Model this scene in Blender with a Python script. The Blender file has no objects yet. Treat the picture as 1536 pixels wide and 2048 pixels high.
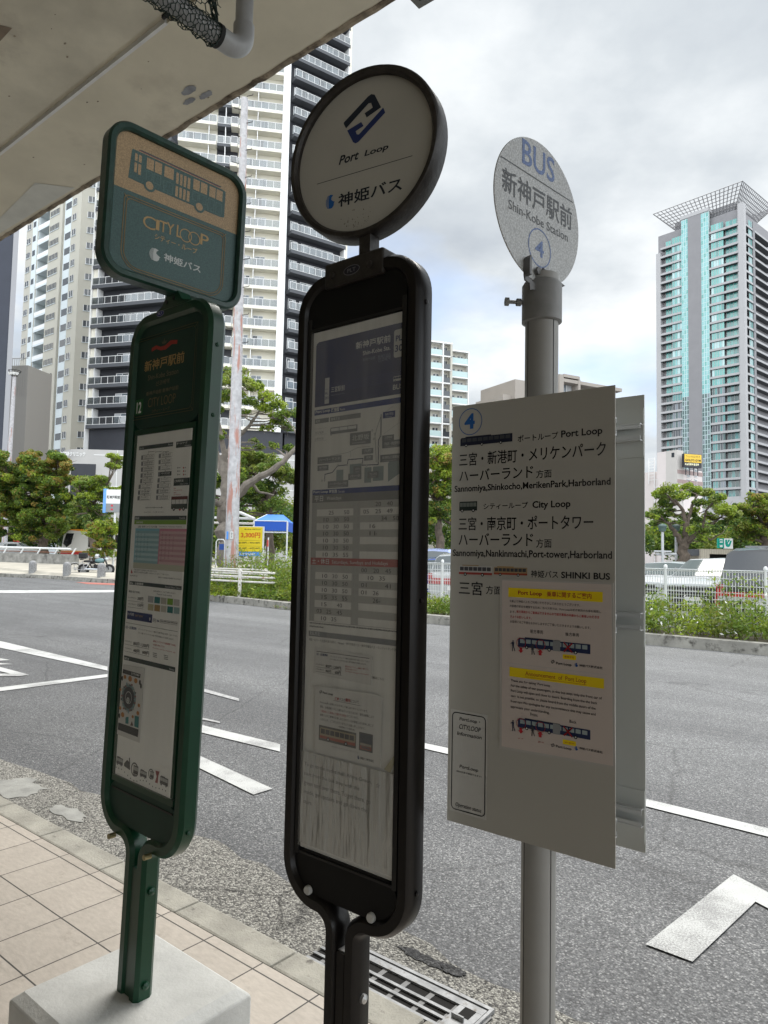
import bpy, math, random
import numpy as np
from mathutils import Matrix, Vector
R = math.radians
random.seed(7)
SC = bpy.context.scene
COL = SC.collection

# ---------------------------------------------------------------- camera
CAMZ, FPX, PITCH, ROLL = 1.55, 1420.0, R(3.587), 0.02
Fv = np.array([0, math.cos(PITCH), math.sin(PITCH)])
U0 = np.array([0, -math.sin(PITCH), math.cos(PITCH)])
R0 = np.array([1.0, 0, 0])
IX = R0 * math.cos(ROLL) + U0 * math.sin(ROLL)
IY = -R0 * math.sin(ROLL) + U0 * math.cos(ROLL)
CC = np.array([0, 0, CAMZ])
cam = bpy.data.cameras.new('camera')
cam.sensor_fit = 'VERTICAL'
cam.sensor_height = 36.0
cam.lens = FPX / 2048 * 36.0
cam.clip_start = 0.05
cam.clip_end = 3000
camo = bpy.data.objects.new('camera', cam)
COL.objects.link(camo)
camo.matrix_world = Matrix(((IX[0], IY[0], -Fv[0], 0), (IX[1], IY[1], -Fv[1], 0), (IX[2], IY[2], -Fv[2], CAMZ), (0, 0, 0, 1)))
SC.camera = camo

# ---------------------------------------------------------------- light
SUN_EL, SUN_AZ = R(60), R(22)           # azimuth clockwise from +Y (ahead)
SC.view_settings.view_transform = 'Standard'
SC.view_settings.look = 'None'
SC.view_settings.exposure = 0.68
SC.view_settings.gamma = 1.0
world = bpy.data.worlds.new('World')
SC.world = world
world.use_nodes = True
nt = world.node_tree
nt.nodes.clear()
N = nt.nodes.new
out = N('ShaderNodeOutputWorld')
bg = N('ShaderNodeBackground')
bg.inputs['Strength'].default_value = 0.11
sky = N('ShaderNodeTexSky')
sky.sky_type = 'NISHITA'
sky.sun_disc = False
sky.sun_elevation = SUN_EL
sky.sun_rotation = SUN_AZ
tc = N('ShaderNodeTexCoord')
sep = N('ShaderNodeSeparateXYZ')
nt.links.new(tc.outputs['Generated'], sep.inputs[0])
def mth(op, a, b=None, tree=None):
    n = (tree or nt).nodes.new('ShaderNodeMath'); n.operation = op
    for i, x in enumerate((a, b)):
        if x is None: continue
        if isinstance(x, (int, float)): n.inputs[i].default_value = x
        else: (tree or nt).links.new(x, n.inputs[i])
    return n.outputs[0]
den = mth('ADD', mth('MAXIMUM', sep.outputs['Z'], 0.0), 0.22)
cmb = N('ShaderNodeCombineXYZ')
nt.links.new(mth('DIVIDE', sep.outputs['X'], den), cmb.inputs[0])
nt.links.new(mth('DIVIDE', sep.outputs['Y'], den), cmb.inputs[1])
def noise(tree, vec, scale, detail=6, rough=.55, loc=(0, 0, 0)):
    mp = tree.nodes.new('ShaderNodeMapping'); mp.inputs['Location'].default_value = loc
    tree.links.new(vec, mp.inputs[0])
    n = tree.nodes.new('ShaderNodeTexNoise'); n.inputs['Scale'].default_value = scale
    n.inputs['Detail'].default_value = detail; n.inputs['Roughness'].default_value = rough
    tree.links.new(mp.outputs[0], n.inputs['Vector'])
    return n.outputs['Fac']
def ramp(tree, fac, stops):
    r = tree.nodes.new('ShaderNodeValToRGB')
    e = r.color_ramp.elements
    while len(e) < len(stops): e.new(.5)
    for k, (p, c) in enumerate(stops):
        e[k].position = p
        e[k].color = c if len(c) == 4 else (*c, 1)
    tree.links.new(fac, r.inputs[0])
    return r.outputs[0]
# cloud layer: bright grey-white sheets with a few blue gaps
n1 = noise(nt, cmb.outputs[0], 1.5, 7, .55, (3.1, 1.7, 0))
n2 = noise(nt, cmb.outputs[0], 0.9, 5, .5, (7.3, 4.2, 1))
shade = ramp(nt, n1, [(.28, (2.9, 3.2, 3.6)), (.46, (4.15, 4.45, 4.7)), (.62, (6.0, 6.2, 6.3))])
cover = ramp(nt, n2, [(.30, (0, 0, 0)), (.42, (1, 1, 1))])
mix = N('ShaderNodeMixRGB')
nt.links.new(cover, mix.inputs[0])
nt.links.new(sky.outputs[0], mix.inputs[1])
# clouds boosted overhead and behind the viewer, out of view, to light the facades
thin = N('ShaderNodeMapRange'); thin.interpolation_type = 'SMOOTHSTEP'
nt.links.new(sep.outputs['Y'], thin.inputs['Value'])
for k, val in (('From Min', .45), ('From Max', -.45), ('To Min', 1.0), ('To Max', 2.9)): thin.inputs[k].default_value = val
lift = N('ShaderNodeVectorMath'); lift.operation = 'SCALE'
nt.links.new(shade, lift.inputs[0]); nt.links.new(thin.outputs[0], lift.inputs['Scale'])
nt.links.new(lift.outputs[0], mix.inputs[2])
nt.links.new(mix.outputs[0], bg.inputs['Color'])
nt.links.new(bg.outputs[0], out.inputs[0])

sl = bpy.data.lights.new('sun', 'SUN')
sl.energy = 2.1
sl.angle = R(30)
sl.color = (1, .96, .9)
slo = bpy.data.objects.new('sun', sl)
COL.objects.link(slo)
sd = Vector((math.sin(SUN_AZ) * math.cos(SUN_EL), math.cos(SUN_AZ) * math.cos(SUN_EL), math.sin(SUN_EL)))
slo.rotation_euler = sd.to_track_quat('Z', 'Y').to_euler()

# ---------------------------------------------------------------- pixel -> place helpers
def ray(u, v): return Fv * FPX + IX * (u - 768) + IY * (1024 - v)
def gnd(u, v, z=0.0):
    d = ray(u, v); p = CC + d * ((z - CAMZ) / d[2]); return p
def at(u, v, Y):
    d = ray(u, v); return CC + d * (Y / d[1])
TH = R(39.2)                                  # road direction, measured from +X clockwise
RD = np.array([math.cos(TH), -math.sin(TH), 0])
ND = np.array([math.sin(TH), math.cos(TH), 0])
def W(r, n, z): return tuple(RD * r + ND * n + np.array([0, 0, z]))
MROAD = Matrix.Rotation(-TH, 4, 'Z')          # local x = along road, local y = away across it

# ---------------------------------------------------------------- materials
def mat(name, base, rough=.6, metal=0.0, var=0.0, vscale=8.0, bump=0.0, bscale=40.0, spec=.5, coat=0.0, stain=None):
    m = bpy.data.materials.new(name); m.use_nodes = True
    t = m.node_tree; p = t.nodes['Principled BSDF']
    p.inputs['Roughness'].default_value = rough
    p.inputs['Metallic'].default_value = metal
    p.inputs['Specular IOR Level'].default_value = spec
    if coat: p.inputs['Coat Weight'].default_value = coat; p.inputs['Coat Roughness'].default_value = .08
    p.inputs['Base Color'].default_value = (*base, 1)
    if var or bump or stain:
        c = t.nodes.new('ShaderNodeTexCoord').outputs['Object']
    if var:
        f = noise(t, c, vscale, 8, .6)
        lo = tuple(max(0, x * (1 - var)) for x in base); hi = tuple(min(1, x * (1 + var)) for x in base)
        col = ramp(t, f, [(.3, lo), (.7, hi)])
        if stain:
            f2 = noise(t, c, stain[1], 6, .65, (5, 3, 2))
            k = ramp(t, f2, [(stain[2], (0, 0, 0)), (stain[2] + .12, (1, 1, 1))])
            mx = t.nodes.new('ShaderNodeMixRGB'); t.links.new(k, mx.inputs[0]); t.links.new(col, mx.inputs[1])
            mx.inputs[2].default_value = (*stain[0], 1); col = mx.outputs[0]
        t.links.new(col, p.inputs['Base Color'])
    if bump:
        b = t.nodes.new('ShaderNodeBump'); b.inputs['Strength'].default_value = bump; b.inputs['Distance'].default_value = .01
        t.links.new(noise(t, c, bscale, 5, .6), b.inputs['Height']); t.links.new(b.outputs[0], p.inputs['Normal'])
    return m
def speckle_mat(name, stops, scale, rough=.9, bump=.5, patch=.15, bdist=.004, extra=None, tracks=False):
    """stones in binder: each Voronoi cell takes a shade from the ramp"""
    m = bpy.data.materials.new(name); m.use_nodes = True
    t = m.node_tree; p = t.nodes['Principled BSDF']; p.inputs['Roughness'].default_value = rough
    c = t.nodes.new('ShaderNodeTexCoord').outputs['Object']
    v = t.nodes.new('ShaderNodeTexVoronoi'); v.inputs['Scale'].default_value = scale; t.links.new(c, v.inputs['Vector'])
    bw = t.nodes.new('ShaderNodeSeparateColor'); t.links.new(v.outputs['Color'], bw.inputs[0])
    col = ramp(t, bw.outputs[0], stops)
    d = ramp(t, v.outputs['Distance'], [(.25, (1, 1, 1)), (.75, (.45, .45, .45))])
    m1 = t.nodes.new('ShaderNodeMixRGB'); m1.blend_type = 'MULTIPLY'; m1.inputs[0].default_value = .8
    t.links.new(col, m1.inputs[1]); t.links.new(d, m1.inputs[2])
    f = noise(t, c, .55, 7, .6)
    pr = ramp(t, f, [(.3, (1 - patch,) * 3), (.7, (1 + patch,) * 3)])
    m2 = t.nodes.new('ShaderNodeMixRGB'); m2.blend_type = 'MULTIPLY'; m2.inputs[0].default_value = 1
    t.links.new(m1.outputs[0], m2.inputs[1]); t.links.new(pr, m2.inputs[2])
    last = m2.outputs[0]
    if extra:                                   # thin dark cracks
        vc = t.nodes.new('ShaderNodeTexVoronoi'); vc.feature = 'DISTANCE_TO_EDGE'; vc.inputs['Scale'].default_value = extra[0]
        mp = t.nodes.new('ShaderNodeMixRGB'); mp.inputs[0].default_value = .12
        nz = t.nodes.new('ShaderNodeTexNoise'); nz.inputs['Scale'].default_value = 3.0; nz.inputs['Detail'].default_value = 6
        t.links.new(c, nz.inputs['Vector']); t.links.new(c, mp.inputs[1]); t.links.new(nz.outputs['Color'], mp.inputs[2])
        t.links.new(mp.outputs[0], vc.inputs['Vector'])
        k = ramp(t, vc.outputs['Distance'], [(0, (extra[2],) * 3), (extra[1], (1, 1, 1))])
        m3 = t.nodes.new('ShaderNodeMixRGB'); m3.blend_type = 'MULTIPLY'; m3.inputs[0].default_value = 1
        t.links.new(last, m3.inputs[1]); t.links.new(k, m3.inputs[2]); last = m3.outputs[0]
    if tracks:                                  # wheel tracks along the road, oil spots, a paler relaid strip
        def mul(col, fac):
            q = t.nodes.new('ShaderNodeMixRGB'); q.blend_type = 'MULTIPLY'; q.inputs[0].default_value = 1
            t.links.new(col, q.inputs[1]); t.links.new(fac, q.inputs[2]); return q.outputs[0]
        mp = t.nodes.new('ShaderNodeMapping'); mp.inputs['Scale'].default_value = (.05, 1.1, 1); t.links.new(c, mp.inputs[0])
        last = mul(last, ramp(t, noise(t, mp.outputs[0], 1.0, 4, .55), [(.34, (.80, .80, .81)), (.5, (1, 1, 1)), (.66, (1.16, 1.16, 1.15))]))
        last = mul(last, ramp(t, noise(t, c, 1.3, 5, .6, (4, 4, 4)), [(.29, (.62, .62, .63)), (.36, (1, 1, 1))]))
    t.links.new(last, p.inputs['Base Color'])
    b = t.nodes.new('ShaderNodeBump'); b.inputs['Strength'].default_value = bump; b.inputs['Distance'].default_value = bdist
    b.invert = True
    t.links.new(v.outputs['Distance'], b.inputs['Height']); t.links.new(b.outputs[0], p.inputs['Normal'])
    return m
def glass_mat(name, tint=(1, 1, 1), refl=1.45, rough=.02, boost=0.0, clear=.97, painted_veil=0.0):
    """thin pane: clear straight through, mirror by Fresnel"""
    m = bpy.data.materials.new(name); m.use_nodes = True
    t = m.node_tree; t.nodes.remove(t.nodes['Principled BSDF'])
    o = t.nodes['Material Output']
    a = t.nodes.new('ShaderNodeBsdfTransparent'); a.inputs[0].default_value = (*[clear * x for x in tint], 1)
    g = t.nodes.new('ShaderNodeBsdfGlossy'); g.inputs['Roughness'].default_value = rough
    f = t.nodes.new('ShaderNodeLayerWeight'); f.inputs['Blend'].default_value = .5
    f0 = ((refl - 1) / (refl + 1)) ** 2
    x = t.nodes.new('ShaderNodeMixShader')
    fac = mth('ADD', mth('MULTIPLY', mth('POWER', f.outputs['Facing'], 5.0, t), 1 - f0 - boost, t), f0 + boost, t)
    t.links.new(fac, x.inputs[0]); t.links.new(a.outputs[0], x.inputs[1]); t.links.new(g.outputs[0], x.inputs[2])
    res = x.outputs[0]
    if painted_veil:                                    # milky reflection veil painted as diffuse white, in upright streaks
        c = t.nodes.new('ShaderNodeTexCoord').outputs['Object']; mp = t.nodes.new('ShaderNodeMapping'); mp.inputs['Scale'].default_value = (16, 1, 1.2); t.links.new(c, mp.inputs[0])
        k = ramp(t, noise(t, mp.outputs[0], 1.0, 4, .55), [(.3, (painted_veil * .5,) * 3), (.7, (painted_veil * 1.5,) * 3)])
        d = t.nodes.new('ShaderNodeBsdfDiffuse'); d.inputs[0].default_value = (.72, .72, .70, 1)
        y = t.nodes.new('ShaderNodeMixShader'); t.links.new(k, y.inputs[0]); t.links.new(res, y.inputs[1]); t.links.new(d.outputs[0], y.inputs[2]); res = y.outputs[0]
    t.links.new(res, o.inputs[0])
    return m
def C(h):
    """display hex -> linear"""
    h = h.lstrip('#'); o = []
    for i in (0, 2, 4):
        c = int(h[i:i + 2], 16) / 255
        o.append(c / 12.92 if c <= .04045 else ((c + .055) / 1.055) ** 2.4)
    return tuple(o)
_inks = {}
def ink(rgb, rough=.5):
    k = (tuple(round(x, 3) for x in rgb), rough)
    if k not in _inks:
        _inks[k] = mat('ink', rgb, rough, spec=.3)
    return _inks[k]

# ---------------------------------------------------------------- mesh collector
_txt = {}
def text_geo(s, bold):
    k = (s, bold)
    if k not in _txt:
        c = bpy.data.curves.new('lettering_curve', 'FONT'); c.body = s; c.offset = bold; c.resolution_u = 3
        o = bpy.data.objects.new('lettering_curve', c)
        me = bpy.data.meshes.new_from_object(o)
        v = np.array([tuple(q.co) for q in me.vertices]) if len(me.vertices) else np.zeros((0, 3))
        f = [tuple(q.vertices) for q in me.polygons]
        bpy.data.objects.remove(o); bpy.data.curves.remove(c); bpy.data.meshes.remove(me)
        _txt[k] = (v, f)
    return _txt[k]
class MB:
    def __init__(s, M=None):
        s.v = []; s.f = []; s.mi = []; s.sm = []; s.mats = []; s.M = M
    def add(s, vs, fs, m, smooth=False):
        b = len(s.v)
        s.v.extend(tuple(float(x) for x in q) for q in vs)
        if m not in s.mats: s.mats.append(m)
        i = s.mats.index(m)
        for f in fs:
            s.f.append(tuple(b + k for k in f)); s.mi.append(i); s.sm.append(smooth)
        return s
    def poly(s, pts, m): return s.add(pts, [tuple(range(len(pts)))], m)
    def box(s, x0, x1, y0, y1, z0, z1, m):
        v = [(x0, y0, z0), (x1, y0, z0), (x1, y1, z0), (x0, y1, z0), (x0, y0, z1), (x1, y0, z1), (x1, y1, z1), (x0, y1, z1)]
        return s.add(v, [(3, 2, 1, 0), (4, 5, 6, 7), (0, 1, 5, 4), (1, 2, 6, 5), (2, 3, 7, 6), (3, 0, 4, 7)], m)
    def prism(s, pts, y0, y1, m):
        """closed x-z outline pushed from y0 to y1"""
        n = len(pts)
        v = [(x, y0, z) for x, z in pts] + [(x, y1, z) for x, z in pts]
        f = [tuple(range(n)), tuple(range(2 * n - 1, n - 1, -1))] + [(i, i + n, (i + 1) % n + n, (i + 1) % n) for i in range(n)]
        return s.add(v, f, m)
    def slab(s, pts, z0, z1, m):
        """closed x-y outline pushed from z0 to z1"""
        n = len(pts)
        v = [(x, y, z0) for x, y in pts] + [(x, y, z1) for x, y in pts]
        f = [tuple(range(n - 1, -1, -1)), tuple(range(n, 2 * n))] + [(i, (i + 1) % n, (i + 1) % n + n, i + n) for i in range(n)]
        return s.add(v, f, m)
    def tube(s, path, rad, m, n=10, caps=True, smooth=True):
        P = [Vector(p) for p in path]
        if not isinstance(rad, (list, tuple)): rad = [rad] * len(P)
        vs = []; up = None
        for i, p in enumerate(P):
            d = (P[min(i + 1, len(P) - 1)] - P[max(i - 1, 0)])
            if d.length < 1e-9: d = Vector((0, 0, 1))
            d.normalize()
            if up is None: up = Vector((0, 0, 1)) if abs(d.z) < .9 else Vector((1, 0, 0))
            a = d.cross(up)
            if a.length < 1e-6: a = d.orthogonal()
            a.normalize(); b = a.cross(d).normalized(); up = b
            vs += [tuple(p + (a * math.cos(2 * math.pi * k / n) + b * math.sin(2 * math.pi * k / n)) * rad[i]) for k in range(n)]
        fs = [(i * n + k, i * n + (k + 1) % n, (i + 1) * n + (k + 1) % n, (i + 1) * n + k) for i in range(len(P) - 1) for k in range(n)]
        s.add(vs, fs, m, smooth)
        if caps:
            s.add(vs[:n], [tuple(range(n))], m); s.add(vs[-n:], [tuple(range(n - 1, -1, -1))], m)
        return s
    def sweep(s, path, prof, m, closed=False, smooth=True):
        """profile (offset to the left of travel, y) carried along an x-z path"""
        n = len(path); k = len(prof); vs = []
        for i in range(n):
            a = path[i - 1] if (i or closed) else path[0]; b = path[(i + 1) % n] if (i < n - 1 or closed) else path[-1]
            dx, dz = b[0] - a[0], b[1] - a[1]; L = math.hypot(dx, dz) or 1
            nx, nz = -dz / L, dx / L
            vs += [(path[i][0] + nx * o, y, path[i][1] + nz * o) for o, y in prof]
        fs = []
        for i in range(n if closed else n - 1):
            j = (i + 1) % n
            fs += [(i * k + q, i * k + (q + 1) % k, j * k + (q + 1) % k, j * k + q) for q in range(k)]
        s.add(vs, fs, m, smooth)
        if not closed:
            s.add(vs[:k], [tuple(range(k))], m); s.add(vs[-k:], [tuple(range(k - 1, -1, -1))], m)
        return s
    def lathe(s, prof, m, n=24, c=(0, 0, 0), axis='z', smooth=True):
        vs = []
        for r, h in prof:
            for k in range(n):
                a = 2 * math.pi * k / n; x, y = r * math.cos(a), r * math.sin(a)
                q = {'z': (x, y, h), 'y': (x, h, y), 'x': (h, x, y)}[axis]
                vs.append((c[0] + q[0], c[1] + q[1], c[2] + q[2]))
        fs = [(i * n + k, i * n + (k + 1) % n, (i + 1) * n + (k + 1) % n, (i + 1) * n + k) for i in range(len(prof) - 1) for k in range(n)]
        return s.add(vs, fs, m, smooth)
    def disc(s, x, z, r, y, m, n=40, rz=None):
        return s.poly([(x + r * math.cos(2 * math.pi * k / n), y, z + (rz or r) * math.sin(2 * math.pi * k / n)) for k in range(n)], m)
    def ring(s, x, z, r0, r1, y, m, n=40):
        vs = [(x + r * math.cos(2 * math.pi * k / n), y, z + r * math.sin(2 * math.pi * k / n)) for r in (r0, r1) for k in range(n)]
        return s.add(vs, [(k, (k + 1) % n, n + (k + 1) % n, n + k) for k in range(n)], m)
    def rect(s, x0, z0, x1, z1, y, m): return s.poly([(x0, y, z0), (x1, y, z0), (x1, y, z1), (x0, y, z1)], m)
    def frame(s, x0, z0, x1, z1, t, y, m):
        s.rect(x0, z0, x1, z0 + t, y, m); s.rect(x0, z1 - t, x1, z1, y, m)
        s.rect(x0, z0 + t, x0 + t, z1 - t, y, m); s.rect(x1 - t, z0 + t, x1, z1 - t, y, m); return s
    def text(s, t, x, z, w, h, y, m, bold=0.0):
        """lettering fitted into the box x..x+w, z..z+h of an upright plane"""
        v, f = text_geo(t, bold)
        if not len(v): return s
        lo = v.min(0); sz = np.maximum(v.max(0) - lo, 1e-6)
        return s.add([(x + (q[0] - lo[0]) / sz[0] * w, y, z + (q[1] - lo[1]) / sz[1] * h) for q in v], f, m)
    def build(s, name, parent=None, label=None, kind=None, sharp=35, bevel=0):
        me = bpy.data.meshes.new(name)
        V = np.array(s.v, float).reshape(-1, 3)
        if s.M is not None:
            A = np.array(s.M); V = V @ A[:3, :3].T + A[:3, 3]
        me.from_pydata(V.tolist(), [], s.f)
        for m in s.mats: me.materials.append(m)
        me.polygons.foreach_set('material_index', s.mi)
        me.polygons.foreach_set('use_smooth', s.sm)
        me.update()
        if any(s.sm): me.set_sharp_from_angle(angle=R(sharp))
        o = bpy.data.objects.new(name, me); COL.objects.link(o)
        if parent is not None: o.parent = parent
        if label: o['label'] = label
        if kind: o['kind'] = kind
        if bevel:
            b = o.modifiers.new('bevel', 'BEVEL'); b.width = bevel; b.segments = 2; b.limit_method = 'ANGLE'; b.angle_limit = R(40)
        return o
def tag(o, label, cat, group=None):
    o['label'] = label; o['category'] = cat
    if group: o['group'] = group
    return o
def thing(name, label, cat, M=None, group=None):
    o = bpy.data.objects.new(name, None); COL.objects.link(o); o.empty_display_size = .2
    if M is not None: o.matrix_world = M
    return tag(o, label, cat, group)
def M_at(p, yaw=0.0):
    """place at p, turned clockwise (seen from above) by yaw"""
    return Matrix.Translation(Vector([float(x) for x in p])) @ Matrix.Rotation(-yaw, 4, 'Z')
def arc(cx, cz, r, a0, a1, n=10):
    return [(cx + r * math.cos(R(a0 + (a1 - a0) * i / n)), cz + r * math.sin(R(a0 + (a1 - a0) * i / n))) for i in range(n + 1)]
def rrect(x0, z0, x1, z1, r, n=8):
    return arc(x1 - r, z0 + r, r, -90, 0, n) + arc(x1 - r, z1 - r, r, 0, 90, n) + arc(x0 + r, z1 - r, r, 90, 180, n) + arc(x0 + r, z0 + r, r, 180, 270, n)
# ================================================================ ground
M_asph = speckle_mat('asphalt', [(0, (.055, .057, .061)), (.45, (.135, .139, .145)), (.8, (.21, .214, .22)), (1, (.40, .40, .40))], 120, .62, .5, .12, extra=(.42, .006, .6), tracks=True)
M_asph2 = speckle_mat('asphalt_pale', [(0, (.09, .09, .095)), (.5, (.18, .18, .185)), (1, (.32, .32, .32))], 70, .9, .3, .18)
M_gut = speckle_mat('exposed_aggregate', [(0, (.075, .073, .068)), (.3, (.19, .183, .17)), (.65, (.37, .36, .325)), (1, (.58, .565, .515))], 120, .9, .9, .18, .006, extra=(1.3, .012, .45))
M_paint = None
def paint_mat():
    m = mat('road_paint', (.60, .61, .60), .75, var=.06, vscale=5, bump=.35, bscale=160)
    t = m.node_tree; p = t.nodes['Principled BSDF']
    c = t.nodes.new('ShaderNodeTexCoord').outputs['Object']
    f = noise(t, c, 130, 3, .6); g = noise(t, c, 2.2, 6, .65, (2, 9, 0))
    k = ramp(t, mth('ADD', mth('MULTIPLY', f, .55, t), mth('MULTIPLY', g, .6, t), t), [(.57, (0, 0, 0)), (.68, (1, 1, 1))])
    old = p.inputs['Base Color'].links[0].from_socket
    mx = t.nodes.new('ShaderNodeMixRGB'); t.links.new(k, mx.inputs[0]); t.links.new(old, mx.inputs[1]); mx.inputs[2].default_value = (.3, .3, .3, 1)
    t.links.new(mx.outputs[0], p.inputs['Base Color'])
    return m
M_paint = paint_mat()
M_kerb = mat('kerb_concrete', (.36, .345, .30), .9, var=.25, vscale=6, bump=.5, bscale=90, stain=((.14, .13, .115), 14, .6))
M_kerb2 = mat('old_kerb', (.30, .29, .26), .95, var=.3, vscale=3, bump=.5, bscale=30, stain=((.09, .085, .075), 5, .52))
M_conc = mat('concrete', (.40, .40, .39), .9, var=.15, vscale=4, bump=.25, bscale=60, stain=((.27, .27, .26), 2.5, .62))

def tile_mat():
    m = bpy.data.materials.new('slate_tile'); m.use_nodes = True
    t = m.node_tree; p = t.nodes['Principled BSDF']; p.inputs['Roughness'].default_value = .55
    c = t.nodes.new('ShaderNodeTexCoord').outputs['Object']
    mp = t.nodes.new('ShaderNodeMapping'); mp.inputs['Location'].default_value = (2.1, -1.85 + .287 * 20, 0)
    t.links.new(c, mp.inputs[0])
    b = t.nodes.new('ShaderNodeTexBrick'); b.offset = 0; b.squash = 1
    b.inputs['Scale'].default_value = 1; b.inputs['Brick Width'].default_value = .2967; b.inputs['Row Height'].default_value = .287
    b.inputs['Mortar Size'].default_value = .0035; b.inputs['Mortar Smooth'].default_value = .25; b.inputs['Bias'].default_value = 0
    b.inputs['Color1'].default_value = (.52, .475, .42, 1); b.inputs['Color2'].default_value = (.46, .42, .37, 1); b.inputs['Mortar'].default_value = (.06, .055, .05, 1)
    t.links.new(mp.outputs[0], b.inputs['Vector'])
    st = t.nodes.new('ShaderNodeMapping'); st.inputs['Scale'].default_value = (1, 2.4, 1); st.inputs['Rotation'].default_value = (0, 0, .5)
    t.links.new(c, st.inputs[0])
    f = noise(t, st.outputs[0], 22, 8, .65); f2 = noise(t, c, 1.7, 6, .6)
    k = ramp(t, mth('ADD', mth('MULTIPLY', f, .5, t), mth('MULTIPLY', f2, .5, t), t), [(.3, (.72, .70, .68)), (.7, (1.16, 1.14, 1.12))])
    mx = t.nodes.new('ShaderNodeMixRGB'); mx.blend_type = 'MULTIPLY'; mx.inputs[0].default_value = 1
    t.links.new(b.outputs[0], mx.inputs[1]); t.links.new(k, mx.inputs[2]); t.links.new(mx.outputs[0], p.inputs['Base Color'])
    f3 = noise(t, c, 5.5, 7, .7, (8, 1, 0)); k3 = ramp(t, f3, [(.30, (.62, .60, .57)), (.42, (1, 1, 1))])
    m3 = t.nodes.new('ShaderNodeMixRGB'); m3.blend_type = 'MULTIPLY'; m3.inputs[0].default_value = .8; t.links.new(mx.outputs[0], m3.inputs[1]); t.links.new(k3, m3.inputs[2]); t.links.new(m3.outputs[0], p.inputs['Base Color'])
    bp = t.nodes.new('ShaderNodeBump'); bp.inputs['Strength'].default_value = .5; bp.inputs['Distance'].default_value = .004
    h = mth('ADD', mth('MULTIPLY', f, .6, t), mth('MULTIPLY', b.outputs['Fac'], -1.5, t), t)
    t.links.new(h, bp.inputs['Height']); t.links.new(bp.outputs[0], p.inputs['Normal'])
    return m
M_tile = tile_mat()

def struct(mb, name, M=None):
    o = mb.build(name, kind='structure')
    if M is not None: o.matrix_world = M
    return o
g = MB(); g.poly([(-900, -300, -.2), (900, -300, -.2), (900, 1500, -.2), (-900, 1500, -.2)], M_asph2); struct(g, 'ground')
# road: local x along the road, y across
g = MB(); g.poly([(-90, 2.3, -.1), (45, 2.3, -.1), (45, 14.6, -.1), (-15, 14.9, -.1), (-20, 15.6, -.1), (-26, 30, -.1), (-90, 30, -.1)], M_asph); struct(g, 'road', MROAD)
# gutter strip with an uneven outer edge laid just over the asphalt
rng = random.Random(3); e = []
x = -40.0
while x < 20:
    e.append((x, 2.585 + rng.uniform(-.03, .035) + (.05 * math.sin(x * 1.3)), -.096)); x += rng.uniform(.09, .28) if -8 < x < 2 else 1.0
g = MB(); g.poly([(-40, 2.0, -.096), (20, 2.0, -.096)] + e[::-1], M_gut); struct(g, 'gutter_strip', MROAD)
# crumbled asphalt patches over the gutter (left) and a dark lump by the grate
M_patch = speckle_mat('tar_patch', [(0, (.012, .012, .013)), (.6, (.05, .05, .052)), (1, (.14, .14, .14))], 110, .8, .9, .2)
def blob(u, v, ru, rn, z, m, seed):
    q = random.Random(seed); p = gnd(u, v, z); r, n = p @ RD, p @ ND
    return [(r + ru * math.cos(a) * q.uniform(.7, 1.15), n + rn * math.sin(a) * q.uniform(.6, 1.2), z) for a in [k * math.pi / 11 for k in range(22)]]
g = MB()
g.poly(blob(845, 1915, .13, .035, -.0925, M_patch, 1), M_patch); g.poly(blob(905, 1938, .06, .03, -.0905, M_patch, 5), M_patch)
struct(g, 'asphalt_patch', MROAD)
M_skim = mat('cement_skim', (.32, .32, .30), .85, var=.25, vscale=7, bump=.4, bscale=50)
g = MB(); g.poly(blob(35, 1575, .25, .17, -.0922, M_skim, 4), M_skim); g.poly(blob(135, 1625, .22, .07, -.0922, M_skim, 8), M_skim); struct(g, 'cement_patch', MROAD)
# pavement of slate-textured tiles and its kerb stones
g = MB(); g.poly([(-60, -14, 0), (20, -14, 0), (20, 1.9, 0), (-60, 1.9, 0)], M_tile); struct(g, 'pavement', MROAD)
KL = [0.0]
g = MB(); x = -40 + .12
while x < 20:
    L = .62
    g.prism([(x + .003, -.1), (x + L - .003, -.1), (x + L - .003, .002), (x + .003, .002)], 1.902, 2.045, M_kerb); x += L
o = struct(g, 'kerb', MROAD)
b = o.modifiers.new('bevel', 'BEVEL'); b.width = .012; b.segments = 2; b.limit_method = 'ANGLE'
g = MB(); g.box(-40, 20, 1.9, 2.04, -.2, -.012, mat('kerb_joint', (.06, .055, .05), .95)); struct(g, 'kerb_bed', MROAD)

# painted markings, each a flat quad on the road
Z1 = -.092
def mark(name, *polys):
    g = MB()
    for p in polys: g.poly([tuple(gnd(u, v, Z1)) for u, v in p], M_paint)
    struct(g, name)
mark('lane_dash_marking', [(330, 1480), (545, 1577), (507, 1589), (330, 1502)])
mark('lane_dash_marking', [(330, 1432), (560, 1488), (560, 1503), (330, 1447)])
mark('lane_line_marking', [(840, 1484), (905, 1498), (905, 1510), (840, 1495)], [(1290, 1597), (1560, 1662), (1560, 1679), (1290, 1612)])
mark('bay_corner_marking', [(1467, 1748), (1560, 1797), (1560, 1829), (1511, 1803), (1385, 1923), (1291, 1888)])
mark('edge_line_marking', [(-60, 1181), (240, 1180), (240, 1184.5), (-60, 1186)])
mark('taper_line_marking', [(-20, 1277), (215, 1333), (215, 1341), (-20, 1291)])
mark('taper_line_marking', [(-20, 1377), (215, 1348), (215, 1354), (-20, 1385)])
mark('arrow_marking', [(-30, 1310), (20, 1320), (-30, 1323)], [(-30, 1324), (26, 1328), (-30, 1330)], [(-30, 1326), (58, 1349), (40, 1352), (-30, 1352), (-30, 1348), (20, 1347), (-30, 1335)])
M_old = mat('worn_paint', (.42, .42, .42), .85, var=.4, vscale=30, bump=.3, bscale=140)
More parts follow.
